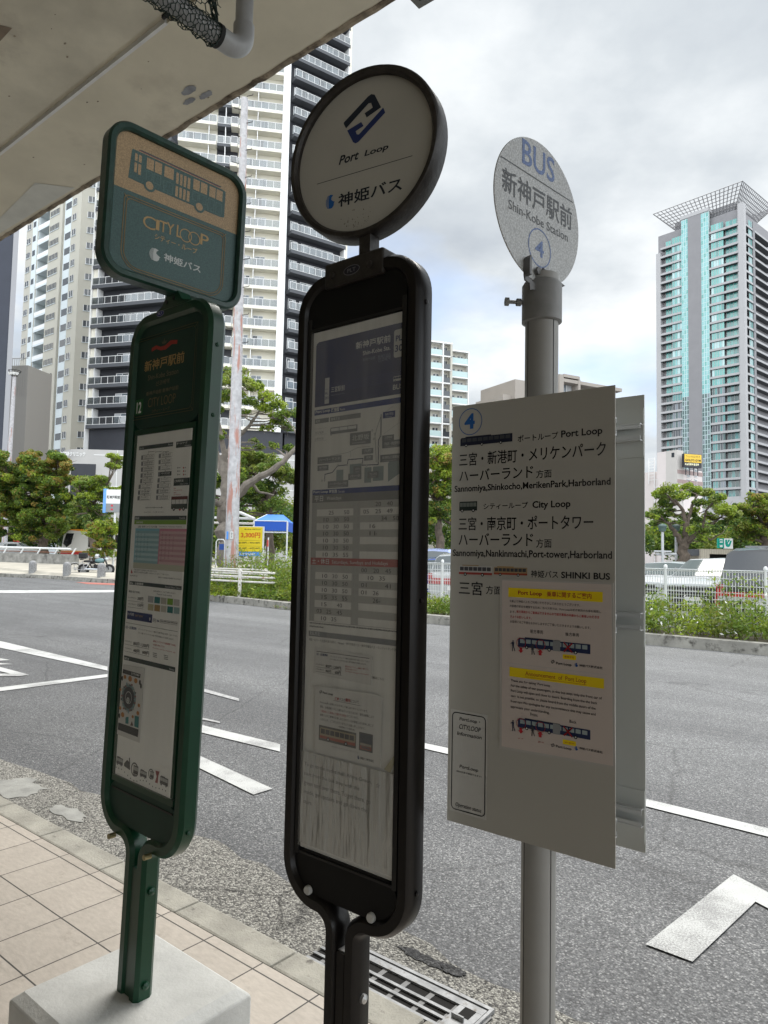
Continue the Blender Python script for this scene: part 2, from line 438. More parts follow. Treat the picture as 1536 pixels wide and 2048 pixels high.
g = MB(); g.poly([tuple(gnd(u, v, Z1)) for u, v in [(390, 1372), (478, 1397), (478, 1402), (390, 1379)]], M_old)
g.poly([tuple(gnd(u, v, Z1)) for u, v in [(390, 1432), (440, 1443), (440, 1446), (390, 1436)]], M_old); struct(g, 'worn_marking')
M_red = mat('red_road_paint', (.38, .13, .10), .9, var=.3, vscale=10)
g = MB(); g.poly([tuple(gnd(u, v, Z1)) for u, v in [(150, 1164), (240, 1167), (240, 1170.5), (175, 1168)]], M_red); struct(g, 'red_marking')

# far side: planting strip behind a kerb, car park beyond, and the far pavement to the left
M_soil = mat('soil', (.10, .085, .06), .95, var=.4, vscale=3, bump=.6, bscale=14)
def far_n(x): return 14.42 if x > -5 else (14.42 + (-5 - x) * .035 if x > -16 else 14.8 + (-16 - x) * .13)
g = MB(); ks = list(range(-21, 26))
for a, b2 in zip(ks[:-1], ks[1:]):
    na, nb = far_n(a), far_n(b2)
    g.add([(a, na, -.1), (b2, nb, -.1), (b2, nb + .02, .11), (a, na + .02, .11), (b2, nb + .19, .12), (a, na + .19, .12), (b2, nb + .2, -.1), (a, na + .2, -.1)],
          [(0, 1, 2, 3), (3, 2, 4, 5), (5, 4, 6, 7)], M_kerb2)
struct(g, 'far_kerb', MROAD)
g = MB(); g.poly([(x, far_n(x) + .19, .09) for x in ks] + [(25, 18.2, .09), (-24, 19.5, .09)], M_soil); struct(g, 'planting_bed', MROAD)
g = MB(); g.poly([(-24, 17.0, -.05), (60, 17.0, -.05), (60, 60, -.05), (-24, 60, -.05)], M_asph2); struct(g, 'car_park_ground', MROAD)
M_pave = mat('pale_paving', (.42, .39, .33), .9, var=.2, vscale=.8, bump=.2, bscale=20)
fk = [(-40, 1155), (0, 1153.5), (60, 1156), (100, 1158), (160, 1162.5), (215, 1166), (260, 1168)]
kp = [gnd(u, v, -.1) for u, v in fk]
g = MB()
for a, b2 in zip(kp[:-1], kp[1:]):
    q = [tuple(a), tuple(b2), (b2[0], b2[1] + .03, .1), (a[0], a[1] + .03, .1), (b2[0], b2[1] + .3, .11), (a[0], a[1] + .3, .11)]
    g.add(q, [(0, 1, 2, 3), (3, 2, 4, 5)], M_kerb2)
struct(g, 'far_pavement_kerb')
g = MB(); g.poly([(a[0], a[1] + .3, .11) for a in kp] + [(-8, 62, .95), (-48, 62, .95)], M_pave); struct(g, 'far_pavement')

# ================================================================ viaduct overhead
M_deck = mat('painted_soffit', (.70, .65, .515), .85, var=.10, vscale=1.4, bump=.12, bscale=9, stain=((.60, .55, .435), 1.1, .55))
M_deck2 = mat('soffit_old', (.64, .60, .485), .9, var=.16, vscale=1.8, bump=.2, bscale=12, stain=((.52, .48, .39), 1.6, .57))
M_edge = mat('broken_edge', (.27, .225, .165), .95, var=.75, vscale=6, bump=1.0, bscale=14, stain=((.09, .065, .045), 4.5, .55))
M_repair = mat('grey_repair', (.66, .66, .60), .85, var=.1, vscale=3, bump=.1, bscale=20)
M_white = mat('white_line', (.75, .75, .73), .7, var=.1, vscale=6)
M_dark = mat('dark_gap', (.02, .02, .02), .9)
HD = 5.0
via = thing('viaduct', 'pale concrete viaduct deck overhead with a stained broken edge', 'viaduct', MROAD)
g = MB(); g.box(-70, 1.5, 2.50, 3.22, HD, HD + 1.1, M_deck); g.build('edge_beam', via)
g = MB(); g.box(-70, 14, -14, 2.44, HD + .015, HD + 1.1, M_deck2); g.build('deck_slab', via)
# ragged drip lip along the outer edge
rg = random.Random(11); g = MB(); top = []; bot = []
x = -16.0; xs = []
while x < 1.5: xs.append(x); x += rg.uniform(.03, .12)
xs.append(1.5)
vs = []
for x in xs:
    j = rg.uniform(-.006, .006); k = rg.uniform(-.006, .006)
    vs += [(x, 3.212 + j, HD - .003), (x, 3.235 + j, HD - .010 + k * .3), (x, 3.262 + j * .5, HD - .004 + k), (x, 3.270 + j * .3, HD + .03 + k), (x, 3.262, HD + .10)]
fs = [(i * 5 + q, i * 5 + q + 1, i * 5 + q + 6, i * 5 + q + 5) for i in range(len(xs) - 1) for q in range(4)]
g.add(vs, fs, M_edge); g.build('drip_edge', via)
g = MB(); g.box(-70, 1.5, 2.441, 2.499, HD + .03, HD + .5, M_deck2); g.build('joint_gap', via)
g = MB(); g.box(-70, -3.95, 2.482, 2.506, HD - .006, HD + .03, M_white); g.box(-3.94, -3.0, 2.45, 2.47, HD - .002, HD + .02, M_dark); g.build('joint_strip', via)
def blob2(u, v, ru, rn, z, seed, n=18):
    q = random.Random(seed); p = gnd(u, v, z); r, nn = p @ RD, p @ ND
    return [(r + ru * math.cos(a) * q.uniform(.8, 1.1), nn + rn * math.sin(a) * q.uniform(.75, 1.15), z) for a in [k * 2 * math.pi / n for k in range(n)]]
M_spot = mat('grey_spot', (.30, .31, .33), .9, var=.25, vscale=12)
for k, (u, v, ru, rn) in enumerate([(378, 181, .085, .035), (412, 190, .075, .03), (378, 203, .07, .026)]):
    g = MB(); g.poly(blob2(u, v, ru, rn, HD - .003, k + 3), M_spot); g.build('repair_spot', via)
g = MB(); g.poly([tuple(RD * 0 + np.array([q @ RD, q @ ND, HD - .003])) for q in [gnd(u, v, HD) for u, v in [(-20, 455), (70, 365), (150, 375), (-20, 478)]]], M_repair)
g.build('repair_patch', via)
g = MB(); g.poly([tuple(np.array([q @ RD, q @ ND, HD + .012])) for q in [gnd(u, v, HD) for u, v in [(-90, 30), (24, 60), (0, 86), (-90, 140)]]], mat('brown_patch', (.24, .19, .14), .9, var=.2)); g.build('rust_patch', via)
# pits
g = MB(); rp = random.Random(5)
for k in range(24):
    u, v = rp.uniform(0, 620), rp.uniform(0, 420)
    if v > 470 - u * .62: continue
    q = gnd(u, v, HD); n = q @ ND
    z = HD - .0025 if 2.52 < n < 3.2 else HD + .0125
    if 2.43 < n < 2.52: continue
    s = rp.uniform(.005, .013)
    g.poly([(q @ RD + s * math.cos(a) * rp.uniform(.6, 1.3), n + .6 * s * math.sin(a), z) for a in [t * math.pi / 4 for t in range(8)]], M_edge)
g.build('surface_pits', via)
# the next slab, whose corner shows at the top
cs = gnd(838, 18, HD)
slab = thing('concrete_slab', 'corner of a grey concrete slab at the top edge, beyond the viaduct gap', 'slab', MROAD)
g = MB(); M_slab = mat('slab_grey', (.22, .22, .21), .9, var=.15, vscale=3)
rr, nn = cs @ RD, cs @ ND
g.box(rr, rr + 9, nn - 3, nn, HD, HD + .35, M_slab); g.build('slab_body', slab)
g = MB(); g.box(rr + .05, rr + 9, nn - .085, nn - .06, HD - .012, HD, M_dark); g.build('drip_groove', slab)

# unseen wall added behind the viewer to darken the sign faces
M_wall = mat('unseen_back_wall', (.38, .37, .35), .9, var=.15, vscale=1)
g = MB(); g.box(-60, 14, -14.4, -14, -.1, HD + .1, M_wall); struct(g, 'unseen_back_wall', MROAD)

# drain pipe under the soffit, wrapped in netting
M_pvc = mat('grey_pvc', (.34, .34, .335), .38, var=.12, vscale=9)
M_net = mat('green_net', (.02, .035, .028), .85)
dp = thing('drain_pipe', 'grey plastic drain pipe with an elbow and torn green netting', 'pipe')
PE = at(486, 108, 3.6)
zc = PE[2]
dirn = -ND
ra = .046
g = MB()
vx = [PE + np.array([0, 0, .10]) , PE + np.array([0, 0, HD - zc + .05])]
g.tube([tuple(vx[0]), tuple(vx[1])], ra, M_pvc, 28); g.build('down_pipe', dp)
g = MB(); path = []
for i in range(13):
    a = R(90 * i / 12); path.append(PE + np.array([0, 0, .10]) + dirn * (.10 * (1 - math.cos(a))) + np.array([0, 0, -.10 * math.sin(a)]))
path = [path[0] + np.array([0, 0, .055])] + path + [path[-1] + dirn * .06]
g.tube([tuple(p) for p in path], ra + .009, M_pvc, 28); g.build('elbow', dp)
hp0 = path[-1]; hp1 = hp0 + dirn * 4.5 + np.array([0, 0, .05])
g = MB(); g.tube([tuple(hp0 - dirn * .03), tuple(hp1)], ra, M_pvc, 28); g.build('cross_pipe', dp)
g = MB(); g.tube([tuple(hp0 + dirn * -.002), tuple(hp0 + dirn * .02)], ra + .013, M_dark, 28); g.build('pipe_collar', dp)
# netting: hexagonal cells of thin cord wound round the pipe and hanging behind it
def hexnet(fn, nu, nv, rad, m, g, keep=None, jit=0.0, seed=1):
    q = random.Random(seed); J = {}
    def pt(i, j):
        if (i, j) not in J: J[(i, j)] = (q.uniform(-jit, jit), q.uniform(-jit, jit))
        return (i + J[(i, j)][0], j + J[(i, j)][1])
    for i in range(nu):
        for j in range(nv):
            o = (j % 2) * .5
            a = pt(i + o + .0, j); b = pt(i + o, j + .66) ; c = pt(i + o + .5, j + 1.0) ; d = pt(i + o - .5, j + 1.0)
            for p0, p1 in ((a, b), (b, c), (b, d)):
                if keep and not keep(p0, p1): continue
                g.tube([tuple(fn(*p0)), tuple(fn(*p1))], rad, m, 4, False)
aU = dirn; aS = RD
def onpipe(i, j):
    s = .01 + j * .021; a = i * 2 * math.pi / 15
    rr = ra + .006 + .004 * math.sin(i * 3.1 + j * 1.7)
    sag = .02 if math.sin(a) < -.7 else 0
    return hp0 + aU * s + aS * (rr * math.cos(a)) + np.array([0, 0, rr * math.sin(a) - sag * abs(math.sin(j * .9)) + .011 * s])
g = MB(); hexnet(onpipe, 15, 66, .0026, M_net, g, jit=.16); g.build('pipe_netting', dp)
def hang(i, j):
    s = .02 + j * .034; h = i * .038
    return hp0 + aU * s + np.array([0, 0, ra + h]) + aS * (.05 * math.sin(s * 5 + h * 3) + .02)
g = MB(); hexnet(hang, 12, 26, .0026, M_net, g, keep=lambda a, b: max(a[0], b[0]) * .038 < HD - zc and a[0] * .038 < .1 + a[1] * .11, jit=.14, seed=4)
rq = random.Random(9)
for k in range(9):                              # gathered edge of the net
    p = [hp0 + aU * (.03 + t * .012 + rq.uniform(-.014, .014)) + aS * rq.uniform(-.01, .03) + np.array([0, 0, .05 + t * .05]) for t in range(8)]
    g.tube([tuple(x) for x in p], .004, M_net, 5, False)
g.build('hanging_netting', dp)

# ================================================================ drain grate in the gutter
M_galv = mat('galvanised', (.30, .305, .31), .5, .5, var=.3, vscale=20, stain=((.16, .14, .12), 25, .58))
M_pit = mat('drain_pit', (.012, .011, .01), .95)
gr = thing('drain_grate', 'galvanised steel drain grating set in the gutter beside the kerb', 'grating', MROAD)
x0, x1, y0, y1, zt = -2.12, -1.37, 2.05, 2.345, -.083
g = MB(); g.box(x0, x1, y0, y1, -.19, -.0925, M_pit); g.build('pit', gr)
g = MB(); g.box(x0 - .012, x1 + .012, y1 - .004, y1 + .012, -.0955, zt + .002, M_galv); g.box(x1 + .0, x1 + .012, y0, y1 - .004, -.0955, zt + .002, M_galv); g.build('rim', gr)
g = MB()
g.box(x0, x1 - .004, y1 - .045, y1 - .012, -.092, zt, M_galv)
g.box(x1 - .10, x1 - .004, y0, y1 - .045, -.0915, zt - .0005, M_galv)
for k in range(5):
    y = y0 + .01 + k * .044
    g.box(x0, x1 - .10, y, y + .014, -.090, zt - .001, M_galv)
g.build('bar_panel', gr)
g = MB()
for k in range(8):
    x = x0 + .06 + k * .115
    g.box(x, x + .022, y0, y1 - .02, -.0922, -.0903, mat('cross_bar', (.20, .20, .20), .6, .5) if k == 0 else g.mats[0])
g.build('cross_bars', gr)
g = MB(); g.box(x1 - .075, x1 - .03, y1 - .10, y1 - .045, zt, zt + .001, M_pit); g.box(x1 - .085, x1 - .035, y1 - .125, y1 - .118, zt, zt + .016, M_galv); g.build('lift_slot', gr)
g = MB(); MT = Matrix.Translation((-1.78, y0 + .05, zt + .002)) @ Matrix.Rotation(R(-90), 4, 'X')
g.M = MT; g.ring(0, 0, .026, .036, 0, M_galv, 28); g.text('R', -.013, -.015, .026, .03, 0, M_galv, .03); g.build('maker_mark', gr)
# ================================================================ the three bus stop signs
def pose(yaw, ip, op, cen, lc):
    c, s = math.cos, math.sin
    yaw, ip, op = R(yaw), R(ip), R(op)
    Ry = np.array([[c(ip), 0, s(ip)], [0, 1, 0], [-s(ip), 0, c(ip)]]); Rx = np.array([[1, 0, 0], [0, c(op), s(op)], [0, -s(op), c(op)]])
    Rz = np.array([[c(yaw), s(yaw), 0], [-s(yaw), c(yaw), 0], [0, 0, 1]])
    M = Rz @ Rx @ Ry; o = np.array(cen) - M @ np.array(lc)
    X = Matrix.Identity(4)
    for i in range(3):
        for j in range(3): X[i][j] = M[i, j]
        X[i][3] = o[i]
    return X
class Face:
    """an upright face y = const of a frame M; turns photo measurements into sizes on that face"""
    def __init__(s, M, y): s.A = np.array(M)[:3, :3]; s.o = np.array(M)[:3, 3]; s.y = y; s.k = (0, 0, 1)
    def crop(s, x, y, k): s.k = (x, y, k); return s
    def __call__(s, u, v):
        u, v = s.k[0] + u / s.k[2], s.k[1] + v / s.k[2]
        d = s.A.T @ ray(u, v); c = s.A.T @ (CC - s.o); q = c + d * ((s.y - c[1]) / d[1]); return q[0], q[2]
    def span(s, xl, vt, vb, xr, vr):
        a = s(xl, vb); b = s(xr, vr); t = s(xl, vt); z = (a[1] + b[1]) / 2
        return a[0], z, b[0] - a[0], max(t[1] - a[1], .001)
    def text(s, mb, t, xl, vt, vb, xr, vr, m, bold=0.0, y=None):
        x, z, w, h = s.span(xl, vt, vb, xr, vr); mb.text(t, x, z, w, h, s.y - .0008 if y is None else y, m, bold)
    def rect(s, mb, xl, vt, vb, xr, vr, m, dy=.0004):
        x, z, w, h = s.span(xl, vt, vb, xr, vr); mb.rect(x, z, x + w, z + h, s.y - dy, m); return x, z, w, h
    def poly(s, mb, pts, m, dy=.0006): mb.poly([(a, s.y - dy, b) for a, b in (s(*p) for p in pts)], m)
def greek(mb, x, z, w, h, y, m, seed=1):
    """a line of print too small to read"""
    q = random.Random(seed); e = x + w
    while x < e:
        l = h * q.uniform(.35, .85); l = min(l, e - x)
        mb.rect(x, z + h * q.uniform(0, .2), x + l, z + h * q.uniform(.7, 1), y, m); x += l + h * q.uniform(.12, .3)
def mark_loop(mb, x, z, w, h, y, m1, m2):
    """two interlocked hooks in a slanted square"""
    a = [(.0, .53), (.0, .565), (.58, .97), (.66, 1.0), (.74, .96), (.90, .62), (.56, .50), (.51, .615), (.70, .68), (.66, .80), (.60, .81), (.06, .41)]
    b = [(.09, .35), (.43, .44), (.49, .33), (.30, .27), (.33, .19), (.38, .17), (.95, .60), (1.0, .47), (.37, .0), (.30, -.01), (.24, .04)]
    mb.poly([(x + p * w, y, z + q * h) for p, q in a], m1); mb.poly([(x + p * w, y, z + q * h) for p, q in b], m2)
def mark_bird(mb, x, z, w, h, y, m):
    """round swirl ending in a beak, combed into stripes on its left"""
    pts = []
    for k in range(17):
        a = R(100 - 200 * k / 16) ; pts.append((.52 + .36 * math.cos(a) * (1 if k > 5 else .55), .5 + .5 * math.sin(a)))
    right = [(.50, 1.0), (.80, .93), (.62, .78), (.60, .62), (.78, .50), (1.0, .42), (.90, .36), (.88, .18), (.70, .02), (.45, .0)]
    left = [(.36, .05), (.34, .5), (.38, .95)]
    mb.poly([(x + a * w, y, z + b * h) for a, b in right + left], m)
    for k in range(11):
        t = k / 10; zz = .07 + .86 * t; l = .36 * math.sin(math.pi * (.15 + .7 * t))
        mb.rect(x + (.36 - l) * w, z + (zz - .024) * h, x + .38 * w, z + (zz + .024) * h, y, m)
def mini_bus(mb, x, z, w, h, y, body, win, nwin=6, wheels=(.14, .78), band=None, joint=None, tyre=None, roof=None):
    """side view of a printed bus"""
    d = .0003
    tyre = tyre or INK['black']
    mb.poly([(x, y, z + h * .14), (x + w, y, z + h * .14), (x + w, y, z + h * .92), (x + w * .02, y, z + h * .92), (x, y, z + h * .8)], body)
    if roof: mb.rect(x + w * .1, z + h * .92, x + w * .6, z + h, y, roof)
    if band: mb.rect(x, z + h * .14, x + w, z + h * .34, y - d, band)
    for k in range(nwin):
        a = x + w * (.03 + .95 * k / nwin); mb.rect(a, z + h * .48, a + w * (.95 / nwin - .018), z + h * .82, y - d, win)
    if joint: mb.rect(x + w * joint, z + h * .1, x + w * (joint + .10), z + h * .98, y - 2 * d, INK['grey'])
    for q in wheels:
        mb.disc(x + w * q, z + h * .15, h * .15, y - 3 * d, tyre, 18); mb.disc(x + w * q, z + h * .15, h * .07, y - 4 * d, INK['pale'], 14)
INK = dict(black=ink((.012, .012, .014)), grey=ink((.25, .26, .27)), pale=ink((.6, .6, .6)), blue=ink((.015, .10, .33)), navy=ink((.012, .03, .14)), red=ink((.48, .03, .03)),
           yellow=ink((.85, .68, .02)), white=ink((.78, .78, .76)), gold=ink((.42, .27, .10)), green=ink((.015, .10, .045)), teal=ink((.02, .20, .20)), cyan=ink((.25, .55, .66)), pink=ink((.66, .27, .36)),
           paleblue=ink((.48, .66, .70)), palepink=ink((.70, .50, .52)), dgreen=ink((.018, .055, .042)), lime=ink((.22, .40, .05)), orange=ink((.75, .25, .04)), lgrey=ink((.42, .43, .43)), mgrey=ink((.50, .51, .50)), sky=ink((.10, .30, .75)), brown=ink((.22, .09, .03)))

BAR = [(-.02, -.020), (-.011, -.033), (.011, -.033), (.02, -.020), (.02, .020), (.011, .033), (-.011, .033), (-.02, .020)]
def side_bar(sx, hw, zt, zb, rt, rb, rs, px, z0):
    """centre line of one bent bar: top middle, down the side, in under the case, down as half the post"""
    P = [(0, zt), (hw - rt, zt)] + arc(hw - rt, zt - rt, rt, 90, 0, 12)[1:] + arc(hw - rb, zb + rb, rb, 0, -90, 14)
    P += [(px + rs, zb)] + arc(px + rs, zb - rs, rs, 90, 180, 12)[1:] + [(px, z0)]
    return [(sx * x, z) for x, z in P]

# ---------------------------------------------------------------- 1. dark brown stop with the round plate
M_brown = mat('bronze_paint', (.007, .0055, .005), .32, .0, var=.25, vscale=9, spec=.3, bump=.06, bscale=160)
M_blackp = mat('black_panel', (.006, .006, .006), .5, var=.2, vscale=14, spec=.2)
M_rub = mat('black_rubber', (.01, .01, .01), .55)
M_steel = mat('bright_steel', (.55, .55, .54), .35, .8)
M_cream = mat('cream_face', (.45, .435, .385), .5, var=.05, vscale=5, stain=((.38, .36, .315), 9, .66))
M_paper = mat('poster_paper', (.80, .79, .75), .7, var=.03, vscale=6)
M_paper2 = mat('laminated_sheet', (.70, .69, .66), .35, var=.03, vscale=9, coat=.6)
M_glass = glass_mat('case_glass', (.98, .985, .98), 1.5, .015, .0, painted_veil=.16); M_glassg = glass_mat('case_glass_faint_veil', (.98, .985, .98), 1.5, .015, .0, painted_veil=.05)  # whitish reflection veil painted in, fainter on the green case
MB1 = pose(38.9, 0, 0, (-.0792, 1.75, 1.477), (0, -.02, 1.477))
bs = thing('bus_stop_sign', 'dark brown bus stop case on a forked post with a round white plate on top', 'bus stop sign', MB1, 'bus stop signs on the pavement')
g = MB()
for s_ in (1, -1):
    g.sweep(side_bar(s_, .183, 2.262, .695, .085, .10, .05, .031, -.02), BAR, M_brown)
fr = g.build('frame', bs, bevel=0)
g = MB()
for s_ in (1, -1):                                   # inner channel lip of the case
    g.box(min(s_ * .163, s_ * .150), max(s_ * .163, s_ * .150), -.026, .026, .80, 2.17, M_rub)
g.build('frame_lip', bs)
g = MB(); g.box(-.012, .012, -.026, .026, -.02, .61, M_brown); g.build('post_cover', bs)
g = MB(); g.box(-.012, .012, -.02, .02, .61, .613, M_steel); g.build('post_cap', bs)
g = MB(); g.prism(rrect(-.163, 2.135, .163, 2.242, .05, 8), -.024, .024, M_blackp); g.box(-.158, .158, -.0262, -.024, 2.137, 2.143, M_rub); g.build('header_panel', bs)
g = MB(); g.prism(rrect(-.165, .712, .165, .815, .045, 8), -.022, .022, M_blackp); g.box(-.155, .155, -.0245, -.022, .802, .808, M_rub); g.build('lower_panel', bs)
for u, v in ((617, 1780), (743, 1835)):
    x, z = Face(MB1, -.024)(u, v)
    g = MB(); g.lathe([(.0115, -.022), (.0115, -.028), (.0095, -.0315), (0, -.032)], ink((.55, .55, .53)), 20, (x, 0, z), 'y'); g.build('button_cap', bs)
g = MB(); g.box(-.158, .158, -.0175, .018, .815, 2.135, M_paper); pst = g.build('timetable_poster', bs)
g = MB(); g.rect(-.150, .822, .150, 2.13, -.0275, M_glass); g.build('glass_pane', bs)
for sx, z in ((.2035, 2.15), (.2035, .80), (.2035, 1.45)):
    g = MB(); g.lathe([(.006, 0), (.006, .003), (0, .0045)], M_brown, 12, (sx, -.004, z), 'x'); g.build('screw', bs)
g = MB(); g.lathe([(.011, 0), (.010, .007), (0, .011)], M_steel, 16, (.051, 0, .515), 'x'); g.build('screw', bs)

Pp = Face(MB1, -.0178)
g = MB()
K = INK
Q = Pp.crop(560, 480, 4.096)
xL, xR = -.1455, .150
NAVY = ink((.022, .035, .13)); NAV2 = ink((.03, .055, .22))
x, z, w, h = Q.span(315, 855, 1380, 1010, 1255)
Y = Q.y - .0003
zt = Q(1020, 670)[1]; zb = Q(1015, 1255)[1]
g.prism  # (kept simple: flat print)
g.poly([(a, Y, b) for a, b in arc(-.128, zt - .012, .012, 180, 90, 5)] + [(xR, Y, zt), (xR, Y, zb), (-.14, Y, zb)], NAVY)
Q.text(g, '新神戸駅前', 622, 840, 900, 908, 835, K['white'], .012)
Q.text(g, 'Shin-Kobe Sta.', 680, 910, 945, 905, 900, K['white'], .01)
GT = ink((.25, .28, .38))
Q.text(g, '新神户站前　新神戶站前', 680, 972, 1000, 908, 950, GT); Q.text(g, '신코베역', 805, 965, 1003, 905, 985, GT)
a = Q.span(932, 745, 985, 1018, 960); g.poly([(p, Y - .0003, q) for p, q in rrect(a[0], a[1] + .004, a[0] + a[2], a[1] + a[3], .006, 5)], ink((.6, .6, .58)))
Q.text(g, 'PL', 950, 785, 832, 1000, 822, K['navy'], .03, Y - .0007); Q.text(g, '30', 942, 865, 922, 1008, 905, K['navy'], .02, Y - .0007)
for k in range(6): g.rect(-.09, zt - .118 - k * .0042, xR, zt - .1174 - k * .0042, Y - .0003, ink((.06, .09, .28)))
a = Q.span(930, 1125, 1160, 1010, 1158); mini_bus(g, a[0], a[1], a[2], a[3] + .004, Y - .0004, ink((.6, .6, .58)), NAVY, 4, (.2, .8), tyre=NAVY)
Q.text(g, 'BUS', 926, 1185, 1228, 1010, 1218, ink((.6, .6, .58)), .02)
a = Q.rect(g, 366, 1135, 1345, 402, 1338, K['pale'], .0007)
Q.text(g, 'PL', 372, 1250, 1268, 397, 1266, K['navy'], .02, Y - .001); Q.text(g, '31', 370, 1285, 1308, 398, 1304, K['navy'], .02, Y - .001)
g.rect(a[0] + .002, a[1] + a[3] * .55, a[0] + a[2] - .002, a[1] + a[3] * .56, Y - .001, K['navy'])
Q.text(g, '三宮駅前', 420, 1205, 1250, 532, 1232, K['white'], .005)
Q.text(g, 'Sannomiya Sta.', 420, 1268, 1282, 532, 1262, GT)
# route band and map
def band(vt, vb, m, vr):   # full-width bar from crop rows at the right edge
    z1 = Q(1010, vt)[1]; z0 = Q(1010, vb)[1]; g.rect(-.14, z0, xR, z1, Y, m); return z0, z1
b0, b1 = band(1283, 1330, NAV2, 0)
zz = b0 + .002; g.text('Port Loop', -.136, zz + .001, .052, .0095, Y - .0004, K['white'], .03); g.text('路線図', -.080, zz, .027, .011, Y - .0004, K['white'], .02); g.text('Route', -.049, zz + .001, .016, .006, Y - .0004, K['white'])
GR = K['grey']; LG = K['lgrey']; DG = ink((.16, .17, .18))
g.rect(-.138, b0 - .022, -.088, b0 - .010, Y, GR); g.text('運賃', -.135, b0 - .020, .016, .008, Y - .0004, K['white'])
g.rect(-.084, b0 - .022, .02, b0 - .010, Y, GR); g.text('乗車方法', -.080, b0 - .020, .03, .008, Y - .0004, K['white'])
g.text('大人 ¥230', -.136, b0 - .050, .03, .008, Y, DG); g.text('小児 ¥120', -.136, b0 - .066, .03, .007, Y, DG)
for k in range(3): g.rect(-.138, b0 - .036 - k * .016, -.095, b0 - .0354 - k * .016, Y, LG)
mini_bus(g, -.082, b0 - .058, .092, .022, Y, GR, K['white'], 3, (.05,), tyre=GR)
zm = b0
MAPT = ink((.30, .36, .36)); RT = ink((.05, .06, .12))
def mpt(u, v): q = Q(u, v); return (q[0], Y - .0004, q[1])
def route(pts, wd, m):
    q = [mpt(*p) for p in pts]
    for a, b2 in zip(q[:-1], q[1:]):
        d = Vector(b2) - Vector(a); L = d.length
        if L < 1e-6: continue
        nx = Vector((-d.z, 0, d.x)) / L * wd; e2 = d / L * wd * .6
        g.poly([tuple(Vector(a) + nx - e2), tuple(Vector(a) - nx - e2), tuple(Vector(b2) - nx + e2), tuple(Vector(b2) + nx + e2)], m)
for rc in [(570, 1830, 668, 1960), (690, 1860, 750, 1990), (760, 1850, 850, 1975), (460, 1880, 520, 1990)]:
    p0 = Q(rc[0], rc[3]); p1 = Q(rc[2], rc[1]); g.rect(p0[0], p0[1], p1[0], p1[1], Y, MAPT)
Q.poly(g, [(910, 1800), (1000, 1760), (998, 1900), (885, 1980), (885, 1830)], MAPT, .0003)
route([(830, 1430), (828, 1600), (808, 1640), (806, 1840), (672, 1845), (682, 1790), (560, 1800), (552, 1842), (472, 1852), (430, 1905), (370, 1920), (366, 1975)], .0011, RT)
route([(830, 1440), (795, 1540), (780, 1600), (790, 1820)], .0007, GR); route([(1000, 1480), (850, 1590)], .0004, LG); route([(930, 1360), (850, 1420)], .0004, LG)
route([(415, 1770), (560, 1740), (640, 1700), (740, 1690)], .0004, GR); route([(580, 1730), (582, 1780)], .0004, GR)
for p in [(830, 1445), (825, 1600), (808, 1690), (806, 1810), (712, 1848), (670, 1835), (552, 1842), (475, 1845), (366, 1965), (345, 1972), (758, 1560), (778, 1590), (770, 1630)]:
    q = mpt(*p); g.disc(q[0], q[2], .0026, Y - .0006, DG, 12); g.disc(q[0], q[2], .0017, Y - .0008, K['white'], 12)
for rc, t in [((845, 1410, 1462, 944, 1450), '新神戸駅前'), ((838, 1605, 1650, 935, 1636), '三宮駅前'), ((838, 1650, 1710, 998, 1690), '市役所・東遊園地前'), ((822, 1770, 1830, 998, 1800), '新港町(三宮駅前)'), ((574, 1590, 1690, 745, 1660), '北野坂'), ((672, 1715, 1760, 765, 1745), '元町'), ((690, 1770, 1812, 762, 1800), '京町'), ((308, 1785, 1840, 505, 1815), 'ハーバーランド'), ((308, 1850, 1895, 398, 1885), '神戸駅前'),
              ((602, 1860, 1915, 668, 1900), 'メリケン'), ((718, 1905, 1960, 808, 1940), 'アリーナ前'), ((560, 1920, 1972, 668, 1955), 'パーク'), ((392, 1985, 2040, 560, 2015), 'ハーバーウォーク前')]:
    col = NAV2 if '新神戸' in t else GR
    a = Q.span(*rc); g.rect(a[0], a[1], a[0] + a[2], a[1] + a[3], Y - .0005, col); g.text(t, a[0] + .007, a[1] + a[3] * .35, a[2] - .012, a[3] * .45, Y - .0008, K['white'])
    g.rect(a[0] + .007, a[1] + a[3] * .12, a[0] + a[2] * .75, a[1] + a[3] * .2, Y - .0008, LG)
# timetable
Q = Pp.crop(580, 960, 5.12)
z1 = Q(1140, 50)[1]; z0 = Q(1140, 105)[1]; g.rect(-.14, z0, xR, z1, Y, NAV2)
g.text('Port Loop', -.136, z0 + .002, .052, .0085, Y - .0004, K['white'], .03); g.text('時刻表', -.080, z0 + .0015, .027, .010, Y - .0004, K['white'], .02); g.text('Time table', -.049, z0 + .002, .022, .006, Y - .0004, K['white'])
z2 = Q(1140, 195)[1]; g.rect(-.14, z2, xR, z0, Y, ink((.22, .22, .22)))
g.text('平日', -.131, z2 + .003, .03, .014, Y - .0004, K['white'], .01); g.text('Weekdays', -.088, z2 + .003, .05, .0115, Y - .0004, K['white'])
zr1 = Q(1130, 815)[1]; zr0 = Q(1130, 897)[1]; zend = Q(1120, 1530)[1]
g.rect(-.14, zr0, xR, zr1, Y, ink((.42, .09, .08)))
g.text('土・休日', -.135, zr0 + .003, .06, .0135, Y - .0004, K['white'], .01); g.text('Saturdays, Sundays and Holidays', -.065, zr0 + .002, .18, .011, Y - .0004, K['white'])
TT = ink((.05, .05, .055)); HG = ink((.40, .40, .39))
wk = [(['', '8'], []), ]
